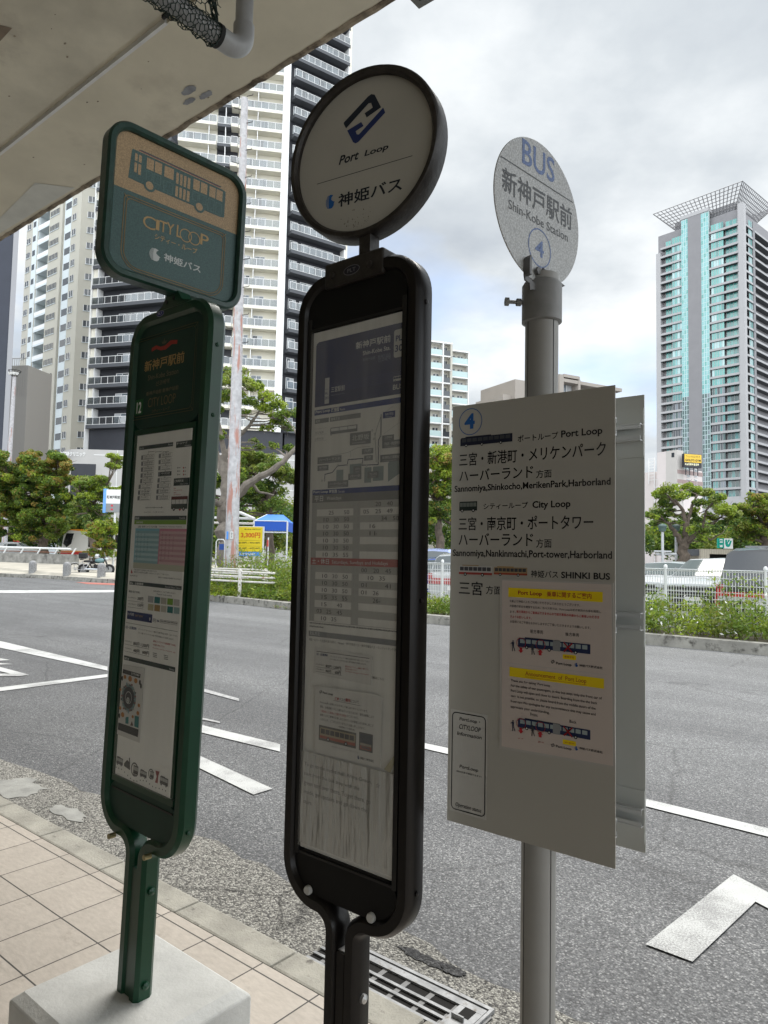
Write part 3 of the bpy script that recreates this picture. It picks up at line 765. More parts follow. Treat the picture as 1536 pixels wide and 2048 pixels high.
L1 = [('8', []), ('9', [(.36, '25'), (.86, '50')]), ('10', [(.2, '10'), (.53, '30'), (.86, '50')]), ('11', [(.2, '10'), (.53, '30'), (.86, '50')]), ('12', [(.2, '10'), (.53, '30'), (.86, '50')]), ('13', [(.2, '10'), (.53, '30'), (.86, '50')]), ('14', [(.2, '10'), (.53, '30'), (.86, '50')]), ('15', [(.2, '10'), (.53, '35'), (.86, '55')])]
R1 = [('16', [(.42, '20'), (.72, '40')]), ('17', [(.10, '05'), (.42, '25'), (.72, '49')]), ('18', [(.58, '34'), (.88, '50')]), ('19', [(.28, '16')]), ('20', [(.28, '11')]), ('', []), ('', []), ('', [])]
L2 = [('8', []), ('9', [(.2, '10'), (.53, '30'), (.86, '50')]), ('10', [(.2, '10'), (.53, '30'), (.86, '50')]), ('11', [(.2, '10'), (.53, '30'), (.86, '50')]), ('12', [(.2, '15'), (.53, '35'), (.86, '55')]), ('13', [(.2, '15'), (.70, '40')]), ('14', [(.04, '03'), (.36, '25'), (.70, '45')]), ('15', [(.2, '10'), (.53, '35')])]
R2 = [('16', [(.08, '00'), (.40, '20'), (.71, '45')]), ('17', [(.26, '10'), (.56, '35')]), ('18', [(.08, '01'), (.71, '41')]), ('19', [(.08, '01'), (.40, '26')]), ('20', [(.40, '26')]), ('', []), ('', []), ('', [])]
for (lt, rt, za, zb2) in ((L1, R1, z2, zr1), (L2, R2, zr0, zend)):
    rh = (za - zb2) / 8
    for k in range(8):
        zt_ = za - k * rh
        if k % 2 == 0: g.rect(-.122, zt_ - rh, xR, zt_, Y, ink((.47, .465, .44)))
        g.rect(-.14, zt_ - rh, -.122, zt_, Y, ink((.44, .44, .42))); g.rect(.004, zt_ - rh, .026, zt_, Y - .0002, ink((.46, .46, .44)))
        hh = rh * .56
        g.text(lt[k][0], -.137, zt_ - rh + rh * .2, .012 if len(lt[k][0]) > 1 else .006, hh * .9, Y - .0004, HG)
        if rt[k][0]: g.text(rt[k][0], .008, zt_ - rh + rh * .2, .0155, hh, Y - .0004, HG)
        for f, t in lt[k][1]: g.text(t, -.118 + f * .105, zt_ - rh + rh * .2, .0175, hh, Y - .0004, TT)
        for f, t in rt[k][1]: g.text(t, .024 + f * .118, zt_ - rh + rh * .2, .0175, hh, Y - .0004, TT)
    g.rect(.0028, zb2, .0036, za, Y - .0004, HG)
g.text('か', .024 + .28 * .118 + .019, z2 - 4.8 * (z2 - zr1) / 8, .005, .006, Y - .0004, TT); g.text('か', .024 + .40 * .118 + .019, zr0 - 4.8 * (zr0 - zend) / 8, .005, .006, Y - .0004, TT)
g.rect(-.14, zend - .0008, xR, zend, Y, HG)
for k in range(2): greek(g, -.138, zend - .008 - k * .0085, .286 if k == 0 else .05, .0045, Y, ink((.2, .2, .2)), k)
z3 = Q(1115, 1645)[1]; z4 = Q(1115, 1705)[1]; g.rect(-.14, z4, xR, z3, Y, GR); g.text('支払方法', -.137, z4 + .003, .036, .010, Y - .0004, K['white'])
g.text('現金・ICカード(全国共通交通系IC・Nicopa)・神戸市敬老パス・神戸市福祉パス・クレジットタッチ決済', -.138, z4 - .013, .288, .008, Y, ink((.1, .1, .1)))
g.text('最新情報はこちら', .055, z4 - .083, .055, .006, Y, TT)
g.build('lettering', pst)

# notices taped inside / over the case: sheets of their own
def sheet(name, label, M, F, corners, m, th=.0012, mbtrim=None):
    q = [F(*c) for c in corners]
    g = MB(); n = len(q)
    vs = [(a, F.y, b) for a, b in q] + [(a, F.y + th, b) for a, b in q]
    g.add(vs, [tuple(range(n)), tuple(range(2 * n - 1, n - 1, -1))] + [(i, i + n, (i + 1) % n + n, (i + 1) % n) for i in range(n)], m)
    o = g.build(name); o.matrix_world = M; tag(o, label, 'notice', 'notices on the stop signs'); return o
F = Face(MB1, -.0215).crop(560, 1250, 4.8)
o = sheet('fare_notice', 'small white fare slip with prices, topmost of three sheets in the brown case', MB1, F, [(333, 205), (885, 305), (878, 582), (318, 462)], M_paper2)
g = MB(); F.text(g, '1日・2日乗車券', 352, 268, 293, 460, 300, K['navy'], .02)
a = F.span(352, 242, 247, 858, 330); g.rect(a[0], a[1], a[0] + a[2], a[1] + .0012, F.y - .0006, K['black'])
F.text(g, 'シティーループ、ポートループ、神姫バスの神戸市内均一区間、バスユーライオン', 480, 290, 306, 858, 362, K['black']); F.text(g, 'アリーナ線、ポートアイランド線、神戸空港線がご利用になれます。', 480, 318, 334, 830, 388, K['black'])
F.text(g, '800円', 440, 378, 410, 495, 418, K['black'], .02); F.text(g, '1,200円', 510, 388, 420, 588, 434, K['black'], .02); F.text(g, '400円', 438, 425, 455, 492, 462, K['black'], .02); F.text(g, '600円', 528, 438, 470, 585, 478, K['black'], .02)
for t, v in (('おとな(中学生以上)', 365), ('こども(小学生以下)', 412)): F.text(g, t, 345, v, v + 18, 425, v + 30, K['black'])
for v in (395, 440):
    a = F.span(345, v, v + 3, 595, v + 48); g.rect(a[0], a[1], a[0] + a[2], a[1] + .0006, F.y - .0006, K['black'])
F.text(g, '車内またはアプリで、乗車券「神戸バス」', 628, 385, 402, 850, 440, K['red']); F.text(g, 'をお買い求めください', 628, 412, 428, 745, 445, K['red']); F.text(g, 'Purchase via app or on board', 628, 440, 455, 850, 482, K['red'])
g.build('lettering', o)
F = Face(MB1, -.0235).crop(560, 1250, 4.8)
o = sheet('loop_bus_notice', 'laminated notice with two bus photos, middle of three sheets in the brown case', MB1, F, [(333, 578), (940, 672), (978, 705), (960, 1372), (800, 1330), (335, 1215)], M_paper2)
g = MB()
a = F.span(378, 622, 655, 405, 660); mark_loop(g, a[0], a[1], a[2] * 1.1, a[3], F.y - .0007, K['black'], K['black'])
F.text(g, 'Port Loop', 412, 640, 668, 510, 680, K['black'], .03)
F.text(g, '連節', 527, 690, 722, 568, 730, K['red'], .02); F.text(g, 'バスの', 570, 697, 728, 628, 738, K['black'], .01); F.text(g, '運用', 630, 702, 735, 675, 745, K['red'], .02); F.text(g, 'について', 678, 712, 742, 758, 758, K['black'], .01)
a = F.span(512, 722, 727, 775, 775); g.rect(a[0], a[1], a[0] + a[2], a[1] + .0007, F.y - .0006, K['black'])
for t, v, xr, vr, m in [('Port Loopをご利用いただきまして誠にありがとうございます。', 735, 845, 835, K['black']), ('現在、全車連節バスにて運行を行っておりますが、車両点検等により', 775, 902, 890, K['black']), ('一般路線バス車両にて運行する場合', 817, 638, 880, K['red']), ('連節バスのご乗車をお楽しみにされているお客様には大変申し訳ござ', 855, 900, 972, K['black']), ('いませんが、ご了承くださいますようお願い申し上げます。', 895, 820, 1000, K['black'])]:
    F.text(g, t, 386, v, v + 24, xr, vr, m, .0)
F.text(g, 'がございます。', 642, 862, 885, 755, 900, K['black']); F.text(g, '一般路線バス車両(例)', 555, 968, 990, 720, 1015, K['black'])
a = F.span(372, 955, 1100, 730, 1188); g.rect(a[0], a[1], a[0] + a[2], a[1] + a[3], F.y - .0005, ink((.12, .12, .11))); mini_bus(g, a[0] + .004, a[1] + .001, a[2] - .006, a[3] * .92, F.y - .0008, ink((.40, .33, .22)), ink((.06, .06, .06)), 7, (.25, .75), ink((.40, .09, .05)))
a = F.span(758, 1025, 1200, 890, 1230); g.rect(a[0], a[1], a[0] + a[2], a[1] + a[3], F.y - .0005, ink((.10, .10, .10)))
X0, Z0, W0, H0 = a
for f in [(.08, .45, .92, .92, (.04, .05, .07)), (.1, .30, .9, .42, (.35, .3, .24)), (.08, .08, .92, .28, (.35, .08, .05)), (.2, .14, .8, .24, (.08, .08, .09))]:
    g.rect(X0 + W0 * f[0], Z0 + H0 * f[1], X0 + W0 * f[2], Z0 + H0 * f[3], F.y - .0009, ink(f[4]))
F.text(g, '※運行車両によりデザインが異なる場合がございます', 495, 1160, 1172, 765, 1232, K['grey'])
a = F.span(742, 1250, 1285, 765, 1290); mark_bird(g, a[0], a[1], a[2], a[3], F.y - .0007, K['navy']); F.text(g, '神姫バス株式会社', 772, 1268, 1293, 902, 1315, K['black'], .02)
g.build('lettering', o)
# wrinkled plastic sheet with the direction note, hanging over the glass
def film_mat():
    m = mat('wrinkled_film_sheet', (.60, .60, .57), .22, var=.04, vscale=6, spec=.7)
    t = m.node_tree; p = t.nodes['Principled BSDF']; p.inputs['Coat Weight'].default_value = 1; p.inputs['Coat Roughness'].default_value = .03; p.inputs['Coat IOR'].default_value = 2.4
    c = t.nodes.new('ShaderNodeTexCoord').outputs['Object']; mp = t.nodes.new('ShaderNodeMapping'); mp.inputs['Scale'].default_value = (26, 1, 3.0); t.links.new(c, mp.inputs[0])
    b = t.nodes.new('ShaderNodeBump'); b.inputs['Strength'].default_value = 1.0; b.inputs['Distance'].default_value = .035
    t.links.new(noise(t, mp.outputs[0], 1.0, 3, .5), b.inputs['Height']); t.links.new(b.outputs[0], p.inputs['Normal']); t.links.new(b.outputs[0], p.inputs['Coat Normal'])
    return m
M_film = film_mat()
F = Face(MB1, -.0242).crop(560, 1250, 4.8)
q0 = F(205, 1210); q1 = F(1105, 1435)
Fb = Face(MB1, -.0242); zb = .828
g = MB(); g.box(q0[0] + .001, q1[0], -.0240, -.0228, zb, (q0[1] + q1[1]) / 2, M_film)
o = g.build('direction_sheet'); o.matrix_world = MB1; tag(o, 'large white plastic sheet with an English direction note, lowest sheet in the brown case', 'notice', 'notices on the stop signs')
g = MB(); TG = ink((.16, .16, .155))
for t, xl, vt, vb, xr, vr in [('To go to the outlet mall, Arima Onsen,', 235, 1318, 1362, 880, 1528), ('start from the bus stop with the', 232, 1402, 1445, 762, 1598), ('green tent over there. To get there, go', 230, 1500, 1555, 868, 1718), ('inside, go upstairs and go down the', 228, 1590, 1640, 840, 1795), ('stairs', 226, 1672, 1708, 302, 1728)]:
    F.text(g, t, xl, vt, vb, xr, vr, TG, -.002, -.0246)
F.text(g, '☆', 920, 1510, 1565, 960, 1570, TG, 0, -.0246)
g.build('lettering', o)
M_tape = mat('yellowed_tape', (.45, .41, .26), .4, coat=.3)
g = MB(); g.add([(a, -.0249, b) for a, b in [F(1000, 1385), F(1060, 1420), F(1128, 1260), F(1125, 1215)]], [(0, 1, 2, 3)], M_tape); g.build('tape_strip', o)

# round plate on its stalk
MDk = Matrix(np.array(MB1) @ np.array(Matrix.Rotation(-R(30 - 38.9), 4, 'Z')))
RDk = Matrix.Rotation(R(8.9), 4, 'Z')
Fd = Face(MB1 @ RDk, -.012)
cx, cz = Fd(736, 303)
cx, cz = .026, Fd(736, 303)[1]
dl, dr = Fd(600, 330)[0], Fd(868, 280)[0]; rad_in = (dr - dl) / 2; cx = (dl + dr) / 2
tz, bz = Fd(780, 141)[1], Fd(700, 466)[1]; cz = (tz + bz) / 2
ro = rad_in + .021
g = MB(RDk)
prof = [(rad_in, -.004), (rad_in, -.022), (rad_in + .006, -.030), (ro - .005, -.030), (ro, -.022), (ro, .022), (ro - .005, .030), (rad_in + .006, .030), (rad_in, .022), (rad_in, -.004)]
M_rim = mat('weathered_rim', (.022, .018, .015), .45, var=.5, vscale=30, bump=.2, bscale=60, stain=((.06, .055, .048), 18, .6))
g.lathe(prof, M_rim, 72, (cx, 0, cz), 'y'); plate_rim = g.build('plate_rim', bs)
g = MB(RDk); g.lathe([(0, -.0118), (rad_in + .002, -.0118), (rad_in + .002, .0118), (0, .0118)], M_cream, 72, (cx, 0, cz), 'y', False); face = g.build('round_plate', bs)
g = MB(RDk); D = Fd.crop(560, 100, 4.518); Yd = -.0122; BL = ink((.02, .035, .075))
a0 = D(578, 605)[0]; a1 = D(950, 632)[0]; z0 = D(690, 838)[1]; z1 = D(830, 397)[1]
mark_loop(g, a0, z0, a1 - a0, z1 - z0, Yd, ink((.014, .02, .035)), ink((.02, .035, .13)))
DK = ink((.014, .018, .028))
def slant(mb, F_, t, xl, vt, vb, xr, vr, m, bold, sl=.28):
    x, z, w, h = F_.span(xl, vt, vb, xr, vr); b = len(mb.v); mb.text(t, x, z, w - sl * h, h, Yd, m, bold)
    mb.v[b:] = [(p[0] + (p[2] - z) * sl, p[1], p[2]) for p in mb.v[b:]]
slant(g, D, 'Port', 530, 960, 1040, 722, 985, DK, .025); slant(g, D, 'Loop', 758, 895, 962, 988, 925, DK, .025)
a = D.span(335, 1210, 1216, 1197, 957); g.rect(a[0], a[1], a[0] + a[2], a[1] + .0016, Yd, DK)
a = D.span(412, 1325, 1450, 495, 1420); mark_bird(g, a[0], a[1], a[2], a[3], Yd, ink((.015, .11, .36)))
D.text(g, '神姫バス', 525, 1300, 1420, 1103, 1275, DK, .018, Yd)
rq = random.Random(2)
for k in range(46):                                   # rust flecks near the stalk
    x = cx - .02 + rq.gauss(0, .028); z = cz - rad_in + .012 + abs(rq.gauss(0, .022)); s_ = rq.uniform(.0005, .0016)
    if (x - cx) ** 2 + (z - cz) ** 2 < (rad_in - .004) ** 2: g.poly([(x - s_, Yd, z), (x + s_, Yd, z - s_ * .5), (x + s_ * .4, Yd, z + s_ * rq.uniform(1, 4))], ink((.10, .075, .05)))
g.build('lettering', face)
sx = .02
g = MB(); g.box(sx - .018, sx + .018, -.018, .018, 2.283, cz - ro + .012, M_rim); g.build('stalk', bs)
g = MB(); g.lathe([(.0035, -.035), (.0035, 0)], M_rim, 10, (sx - .018, 0, 2.305), 'x'); g.lathe([(.008, -.042), (.008, -.034), (0, -.034)], M_rim, 6, (sx - .018, 0, 2.305), 'x', False)
g.M = Matrix.Identity(4); g.build('clamp_bolt', bs)
g = MB(); g.box(-.10, .095, -.0365, .036, 2.236, 2.302, M_rim); g.build('saddle_plate', bs, bevel=.006)
g = MB(); g.M = Matrix.Translation((-.005, 0, 0)); g.ring(0, 2.268, .0, .0001, -.0368, M_rim)
n_ = 36; g.poly([(.027 * math.cos(2 * math.pi * k / n_), -.0369, 2.266 + .0125 * math.sin(2 * math.pi * k / n_)) for k in range(n_)], ink((.16, .16, .17)))
g.poly([(.025 * math.cos(2 * math.pi * k / n_), -.0371, 2.266 + .0108 * math.sin(2 * math.pi * k / n_)) for k in range(n_)], ink((.02, .02, .03)))
g.text('PLT', -.014, 2.261, .028, .010, -.0373, ink((.16, .16, .17)), .02); g.build('maker_badge', bs)
for x in (-.07, .055):
    g = MB(); g.lathe([(.009, -.0365), (.008, -.042), (0, -.0435)], M_rim, 14, (x, 0, 2.266), 'y'); g.build('screw', bs)

# ---------------------------------------------------------------- 2. green stop with the square plate
M_green = mat('dark_green_paint', (.005, .042, .019), .30, var=.15, vscale=9, spec=.35, coat=.08)
M_green2 = mat('green_panel', (.012, .042, .028), .5, spec=.25, var=.1, vscale=12)
MG = pose(40.73, .993, .918, (-.706, 2.2, 1.3724), (0, -.02, 1.3724))
gs = thing('bus_stop_sign', 'green bus stop case on a forked post with a rounded square plate and concrete base', 'bus stop sign', MG, 'bus stop signs on the pavement')
g = MB()
for s_ in (1, -1): g.sweep(side_bar(s_, .207, 2.305, .685, .085, .10, .055, .034, .2), [(o * 1.05, y * .92) for o, y in BAR], M_green)
g.build('frame', gs)
g = MB(); g.box(-.014, .014, -.023, .023, .2, .60, M_green); g.box(-.013, .013, -.0225, .0225, .6, .601, M_green2); g.build('post_cover', gs)
g = MB(); g.prism(rrect(-.185, 1.945, .185, 2.283, .05, 8), -.0195, .0195, M_green2); hdr = g.build('header_panel', gs)
g = MB(); g.box(-.172, .172, -.0215, .02, 1.925, 1.943, M_green); g.box(-.172, -.158, -.0215, .02, .845, 1.925, M_green); g.box(.158, .172, -.0215, .02, .845, 1.925, M_green); g.box(-.172, .172, -.0215, .02, .822, .842, M_green); g.build('case_trim', gs)
g = MB(); g.prism(rrect(-.187, .703, .187, .822, .045, 8), -.0185, .0185, M_green2); g.box(-.17, .17, -.0205, -.0185, .798, .803, M_rub); g.build('lower_panel', gs)
g = MB(); g.box(-.158, .158, -.0185, .018, .842, 1.925, mat('bright_poster_paper', (.93, .925, .89), .7, var=.03, vscale=6)); pst2 = g.build('timetable_poster', gs)
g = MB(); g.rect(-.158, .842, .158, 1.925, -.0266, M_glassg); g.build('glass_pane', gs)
for sx, z in ((.2275, 2.17), (.2275, 1.96), (.2275, .76)):
    g = MB(); g.lathe([(.0065, 0), (.0065, .003), (0, .005)], M_green, 12, (sx, -.002, z), 'x'); g.build('screw', gs)
for z in (.545, .275):
    g = MB(); g.lathe([(.012, 0), (.011, .008), (0, .013)], M_green, 16, (.055, 0, z), 'x'); g.build('screw', gs)
for x, z in ((-.115, .668), (.088, .665)):
    g = MB(); g.lathe([(.008, -.052), (.008, -.030), (0, -.030)], mat('brass_bolt', (.32, .27, .14), .4, .6), 10, (x, 0, z), 'y'); g.lathe([(0, -.052), (.008, -.052)], g.mats[0], 10, (x, 0, z), 'y'); g.build('bolt', gs)
M_base = mat('base_concrete', (.60, .60, .575), .85, var=.14, vscale=5, bump=.25, bscale=70, stain=((.46, .46, .44), 3, .6))
bb = np.array(MG.inverted() @ MROAD) if False else None
g = MB()
ch = .03; zt_ = .232; bx0, bx1, by0, by1 = -.275, .245, -.24, .255
vs = []
for (ins, z) in ((0, .0), (0, zt_ - ch * .8), (ch, zt_)):
    vs += [(bx0 + ins, by0 + ins, z), (bx1 - ins, by0 + ins, z), (bx1 - ins, by1 - ins, z), (bx0 + ins, by1 - ins, z)]
fs = [(i * 4 + k, i * 4 + (k + 1) % 4, i * 4 + 4 + (k + 1) % 4, i * 4 + 4 + k) for i in range(2) for k in range(4)] + [(8, 9, 10, 11)]
g.add(vs, fs, M_base)
g.M = MG.inverted() @ M_at((MG.translation.x, MG.translation.y, 0), R(39.8))
ob = g.build('concrete_base', gs, bevel=.006)
# header print
H = Face(MG, -.0197).crop(180, 580, 4.875); g = MB(); GO = ink((.40, .26, .10)); GO2 = ink((.17, .14, .08))
z1 = H(445, 500)[1]; z0 = H(400, 1275)[1]; X0 = H(430, 900)[0]; X1 = H(1020, 900)[0]
def fancy(mb, x0, z0, x1, z1, y, m, gap=.008, t=.0016, c=.013):
    for q in (0, gap):
        P = [(x0 + q + c, z0 + q), (x1 - q - c, z0 + q), (x1 - q, z0 + q + c), (x1 - q, z1 - q - c), (x1 - q - c, z1 - q), (x0 + q + c, z1 - q), (x0 + q, z1 - q - c), (x0 + q, z0 + q + c)] if q else [(x0, z0), (x1, z0), (x1, z1), (x0, z1)]
        mb.sweep(P, [(-t / 2, y), (t / 2, y)], m, True, False)
    for a, b in ((x0, z0), (x1, z0), (x1, z1), (x0, z1)):
        sx = 1 if a == x0 else -1; sz = 1 if b == z0 else -1
        mb.sweep([(a, b), (a + sx * c, b + sz * c)], [(-t / 2, y), (t / 2, y)], m, False, False)
fancy(g, X0, z0, X1, z1, H.y - .0006, ink((.20, .135, .06)))
H.poly(g, [(605, 565), (650, 540), (690, 555), (735, 540), (790, 490), (855, 487), (850, 525), (800, 528), (740, 580), (690, 590), (650, 575), (603, 602)], ink((.33, .035, .025)))
for p, q in (((700, 525), (760, 505)),): pass
a = H.span(702, 470, 528, 748, 518); CR = ink((.10, .10, .06))
g.poly([(a[0] + a[2] * p, H.y - .0008, a[1] + a[3] * q) for p, q in ((.1, 0), (.9, 0), (1, .5), (.72, .3), (.5, 1), (.28, .3), (0, .5))], CR)
H.text(g, '新神戸駅前', 530, 705, 810, 918, 700, GO, .012, H.y - .0006)
H.text(g, 'Shin-Kobe Station', 565, 835, 885, 862, 812, GO2, 0, H.y - .0006); H.text(g, '신코베역', 642, 890, 938, 772, 910, GO2, 0, H.y - .0006)
H.text(g, '新神戶站前 新神户站前', 550, 990, 1030, 862, 975, GO2, .01, H.y - .0006)
H.text(g, 'CITY LOOP', 565, 1062, 1148, 832, 1095, ink((.20, .135, .06)), -.008, H.y - .0006); H.text(g, 'シティー・ループ', 605, 1165, 1200, 775, 1170, ink((.20, .135, .06)), 0, H.y - .0006)
a = H.span(440, 1080, 1225, 515, 1210); g.rect(a[0], a[1], a[0] + a[2], a[1] + a[3], H.y - .0010, ink((.012, .10, .025))); H.text(g, '12', 455, 1098, 1205, 500, 1200, K['white'], .02, H.y - .0014)
g.build('lettering', hdr)
# poster print
g = MB(); H = Face(MG, -.0188).crop(180, 580, 4.875); DGN = ink((.03, .05, .05)); BK = K['black']; yy = H.y - .0009
H.rect(g, 478, 1528, 1565, 810, 1520, DGN); H.text(g, 'ルート', 485, 1540, 1560, 525, 1552, K['white'], .02, yy); H.text(g, 'Route', 765, 1498, 1516, 805, 1512, K['white'], 0, yy)
H.rect(g, 838, 1485, 1545, 998, 1518, DGN); H.text(g, 'ホームページ', 848, 1490, 1512, 950, 1492, K['white'], .02, yy); H.text(g, 'Website', 925, 1510, 1525, 985, 1518, K['white'], 0, yy)
cells = [(500, 1612), (500, 1672), (498, 1730), (495, 1788), (490, 1843), (475, 1898), (470, 1955), (465, 2010)]
cells2 = [(672, 1595), (670, 1655), (668, 1715), (665, 1775), (660, 1835), (655, 1890), (650, 1945), (645, 2005)]
stops_ = ['三宮センター街', '旧居留地', '元町商店街', '南京町', 'みなと元町', 'ハーバー', '中突堤', 'ポートタワー']
for cs_, nx in ((cells, 125), (cells2, 130)):
    for k, (cx_, cy_) in enumerate(cs_):
        a = H.span(cx_, cy_, cy_ + 42, cx_ + nx, cy_ + 36)
        on = nx == 130 and k == 3
        if on: g.rect(a[0], a[1], a[0] + a[2], a[1] + a[3], yy, DGN)
        else: g.frame(a[0], a[1], a[0] + a[2], a[1] + a[3], .0006, yy, BK)
        g.rect(a[0] + .001, a[1] + .001, a[0] + a[2] * .16, a[1] + a[3] - .001, yy - .0002, K['grey'])
        g.text(stops_[(k + (3 if nx == 130 else 0)) % 8], a[0] + a[2] * .25, a[1] + a[3] * .42, a[2] * .65, a[3] * .42, yy - .0003, K['white'] if on else BK); g.rect(a[0] + a[2] * .25, a[1] + a[3] * .14, a[0] + a[2] * .9, a[1] + a[3] * .24, yy - .0003, K['grey'])
        g.poly([(a[0] + a[2] * .48, yy, a[1] + a[3] + .0012), (a[0] + a[2] * .58, yy, a[1] + a[3] + .0012), (a[0] + a[2] * .53, yy, a[1] + a[3] + .004)], BK)
for k in range(3): 
    a = H.span(572 + k * 70, 1578, 1582, 632 + k * 70, 1574); g.rect(a[0], a[1], a[0] + a[2], a[1] + .001, yy, BK); g.rect(a[0], a[1] - .003, a[0] + .001, a[1] + .004, yy, BK)
for k in range(3):
    for j in range(2):
        a = H.span(855 + j * 55, 1725 + k * 33, 1740 + k * 33, 880 + j * 55, 1738 + k * 33); g.disc(a[0] + .002, a[1] + .002, .0028, yy, K['red'] if j else K['grey'], 12); greek(g, a[0] + .007, a[1], .008, .0035, yy, K['grey'], k)
H.rect(g, 815, 1840, 1912, 968, 1900, DGN); H.text(g, 'ご利用方法', 825, 1850, 1875, 912, 1872, K['white'], .02, yy); H.text(g, 'How to ride', 880, 1885, 1898, 955, 1894, K['white'], 0, yy)
H = H.crop(180, 960, 4.875)
for k, (v, w_) in enumerate(((75, 20), (92, 85), (118, 24), (135, 70))): H.text(g, ['乗車', 'Get on at the rear door', '降車', 'Exit at the front door'][k], 818, v, v + 12, 818 + w_, v + 13, K['red'], 0, yy)
a = H.span(790, 165, 305, 948, 298); mini_bus(g, a[0], a[1], a[2], a[3], yy, ink((.05, .07, .06)), K['white'], 4, (.2, .8), roof=None); g.rect(a[0], a[1] + a[3] * .78, a[0] + a[2], a[1] + a[3], yy - .0006, ink((.14, .03, .03)))
g.poly([(a[0] + a[2] * p, yy - .0012, a[1] + a[3] * q) for p, q in ((.5, .12), (.66, .12), (.58, -.02))], K['red'])
for t, v, xl, xr in (('Route map of the loop', 310, 528, 592), ('バス停 のりかえ', 308, 615, 720)): H.text(g, t, xl, v, v + 12, xr, v + 8, BK, 0, yy)
a = H.span(540, 268, 272, 715, 270); g.rect(a[0], a[1], a[0] + a[2], a[1] + .001, yy, BK)
for k in range(3): g.rect(a[0] + a[2] * (.1 + .4 * k), a[1] - .003, a[0] + a[2] * (.1 + .4 * k) + .0012, a[1] + .004, yy, BK)
H.rect(g, 435, 355, 392, 940, 385, DGN); H.text(g, '時刻表', 443, 362, 385, 482, 385, K['white'], .02, yy); H.text(g, 'Timetable', 870, 360, 378, 932, 380, K['white'], 0, yy)
H.rect(g, 432, 394, 434, 938, 430, K['lime']); H.text(g, '新神戸駅前', 455, 403, 424, 518, 424, K['white'], .01, yy)
H.text(g, '三宮駅・南京町・ハーバーランド方面', 468, 446, 466, 655, 466, BK, .01, yy); H.text(g, 'To Sannomiya Sta. / Nankinmachi / Harborland', 672, 450, 464, 895, 464, BK, 0, yy)
a = H.span(425, 478, 810, 662, 812); b2 = H.span(662, 480, 815, 930, 830)
zA, zB = a[1] + a[3], a[1]; xm = b2[0]; xe = b2[0] + b2[2]; rh = (zA - zB) / 14
for k in range(14):
    zt2 = zA - k * rh
    if k == 0: g.rect(a[0], zt2 - rh, xm, zt2, yy, K['cyan']); g.rect(xm, zt2 - rh, xe, zt2, yy, K['pink']); continue
    g.rect(a[0], zt2 - rh, xm, zt2, yy, ink((.30, .50, .54)) if k % 2 else K['paleblue']); g.rect(xm, zt2 - rh, xe, zt2, yy, ink((.60, .34, .38)) if k % 2 == 0 else K['palepink'])
    for j in range([0, 1, 3, 4, 4, 4, 4, 5, 4, 3, 2, 2, 1, 0][k]): g.text(str(10 + (k * 7 + j * 13) % 50), a[0] + .014 + j * .020, zt2 - rh * .8, .006, rh * .6, yy - .0003, ink((.06, .16, .2)))
    for j in range([0, 1, 3, 4, 4, 4, 4, 4, 4, 3, 4, 3, 1, 0][k]): g.text(str(10 + (k * 11 + j * 13) % 50), xm + .014 + j * .020, zt2 - rh * .8, .006, rh * .6, yy - .0003, ink((.25, .06, .1)))
g.rect(xm - .001, zB, xm + .005, zA, yy - .0002, K['pink']); g.rect(a[0], zB, a[0] + .004, zA, yy - .0002, K['cyan']); g.rect(a[0], zB - .018, xe, zB, yy, ink((.55, .55, .44)))
H.poly(g, [(400, 905), (408, 868), (418, 905), (410, 912)], K['red'], .0009)
for t, v, xl, xr, vr in (('時刻は上記の通りですが道路状況により遅れる場合がございます。', 870, 432, 655, 893), ('運休日などの変更がある場合、お知らせいたします。ご了承ください。', 893, 430, 775, 928), ('2025年4月1日', 925, 390, 462, 940), ('神姫バス(株)神戸営業所 TEL 078-231-', 945, 665, 895, 975)): H.text(g, t, xl, v, v + 16, xr, vr, BK, 0, yy)
H.rect(g, 385, 985, 1020, 893, 1072, DGN); H.text(g, '運賃・企画乗車券', 390, 990, 1015, 522, 1028, K['white'], .02, yy); H.text(g, 'Fares & Value Tickets', 735, 1030, 1050, 885, 1066, K['white'], 0, yy)
H.text(g, '運賃(1回ご利用)', 378, 1075, 1098, 488, 1110, BK, .01, yy); H.text(g, '全国交通系ICカードがご利用になれます', 620, 1075, 1090, 835, 1112, BK, 0, yy); H.text(g, 'Transit IC Cards available', 652, 1105, 1120, 800, 1135, BK, 0, yy)
for t, v, big, in (('大人(中学生以上)', 1135, '300円'), ('小児(小学生以下)', 1198, '150円')):
    H.text(g, t, 373, v, v + 16, 452, v + 26, BK, 0, yy); H.text(g, big, 465, v + 3, v + 38, 520, v + 44, BK, .015, yy); q = H.span(370, v + 40, v + 44, 525, v + 56); g.rect(q[0], q[1], q[0] + q[2], q[1] + .0007, yy, BK)
cols = [ink((.45, .45, .45)), K['teal'], ink((.50, .48, .42)), K['lime'], ink((.55, .52, .50)), ink((.55, .50, .32)), K['gold'], ink((.58, .55, .48)), K['teal'], ink((.3, .45, .45))]
for k in range(10):
    u = 565 + (k % 5) * 63; v = 1130 + (k // 5) * 78 + (k % 5) * 8; q = H.span(u, v, v + 62, u + 55, v + 66); g.rect(q[0], q[1], q[0] + q[2], q[1] + q[3], yy, cols[k])
q = H.span(362, 1272, 1352, 605, 1395); g.rect(q[0], q[1], q[0] + q[2], q[1] + q[3], yy, K['navy']); H.text(g, 'タッチ決済', 368, 1290, 1320, 430, 1325, K['white'], .01, yy - .0004); H.text(g, '1DAY 2DAY', 440, 1310, 1330, 520, 1340, K['gold'], .01, yy - .0004); g.text('0', q[0] + q[2] * .9, q[1] + .006, .006, .010, yy - .0004, K['white'], .04)
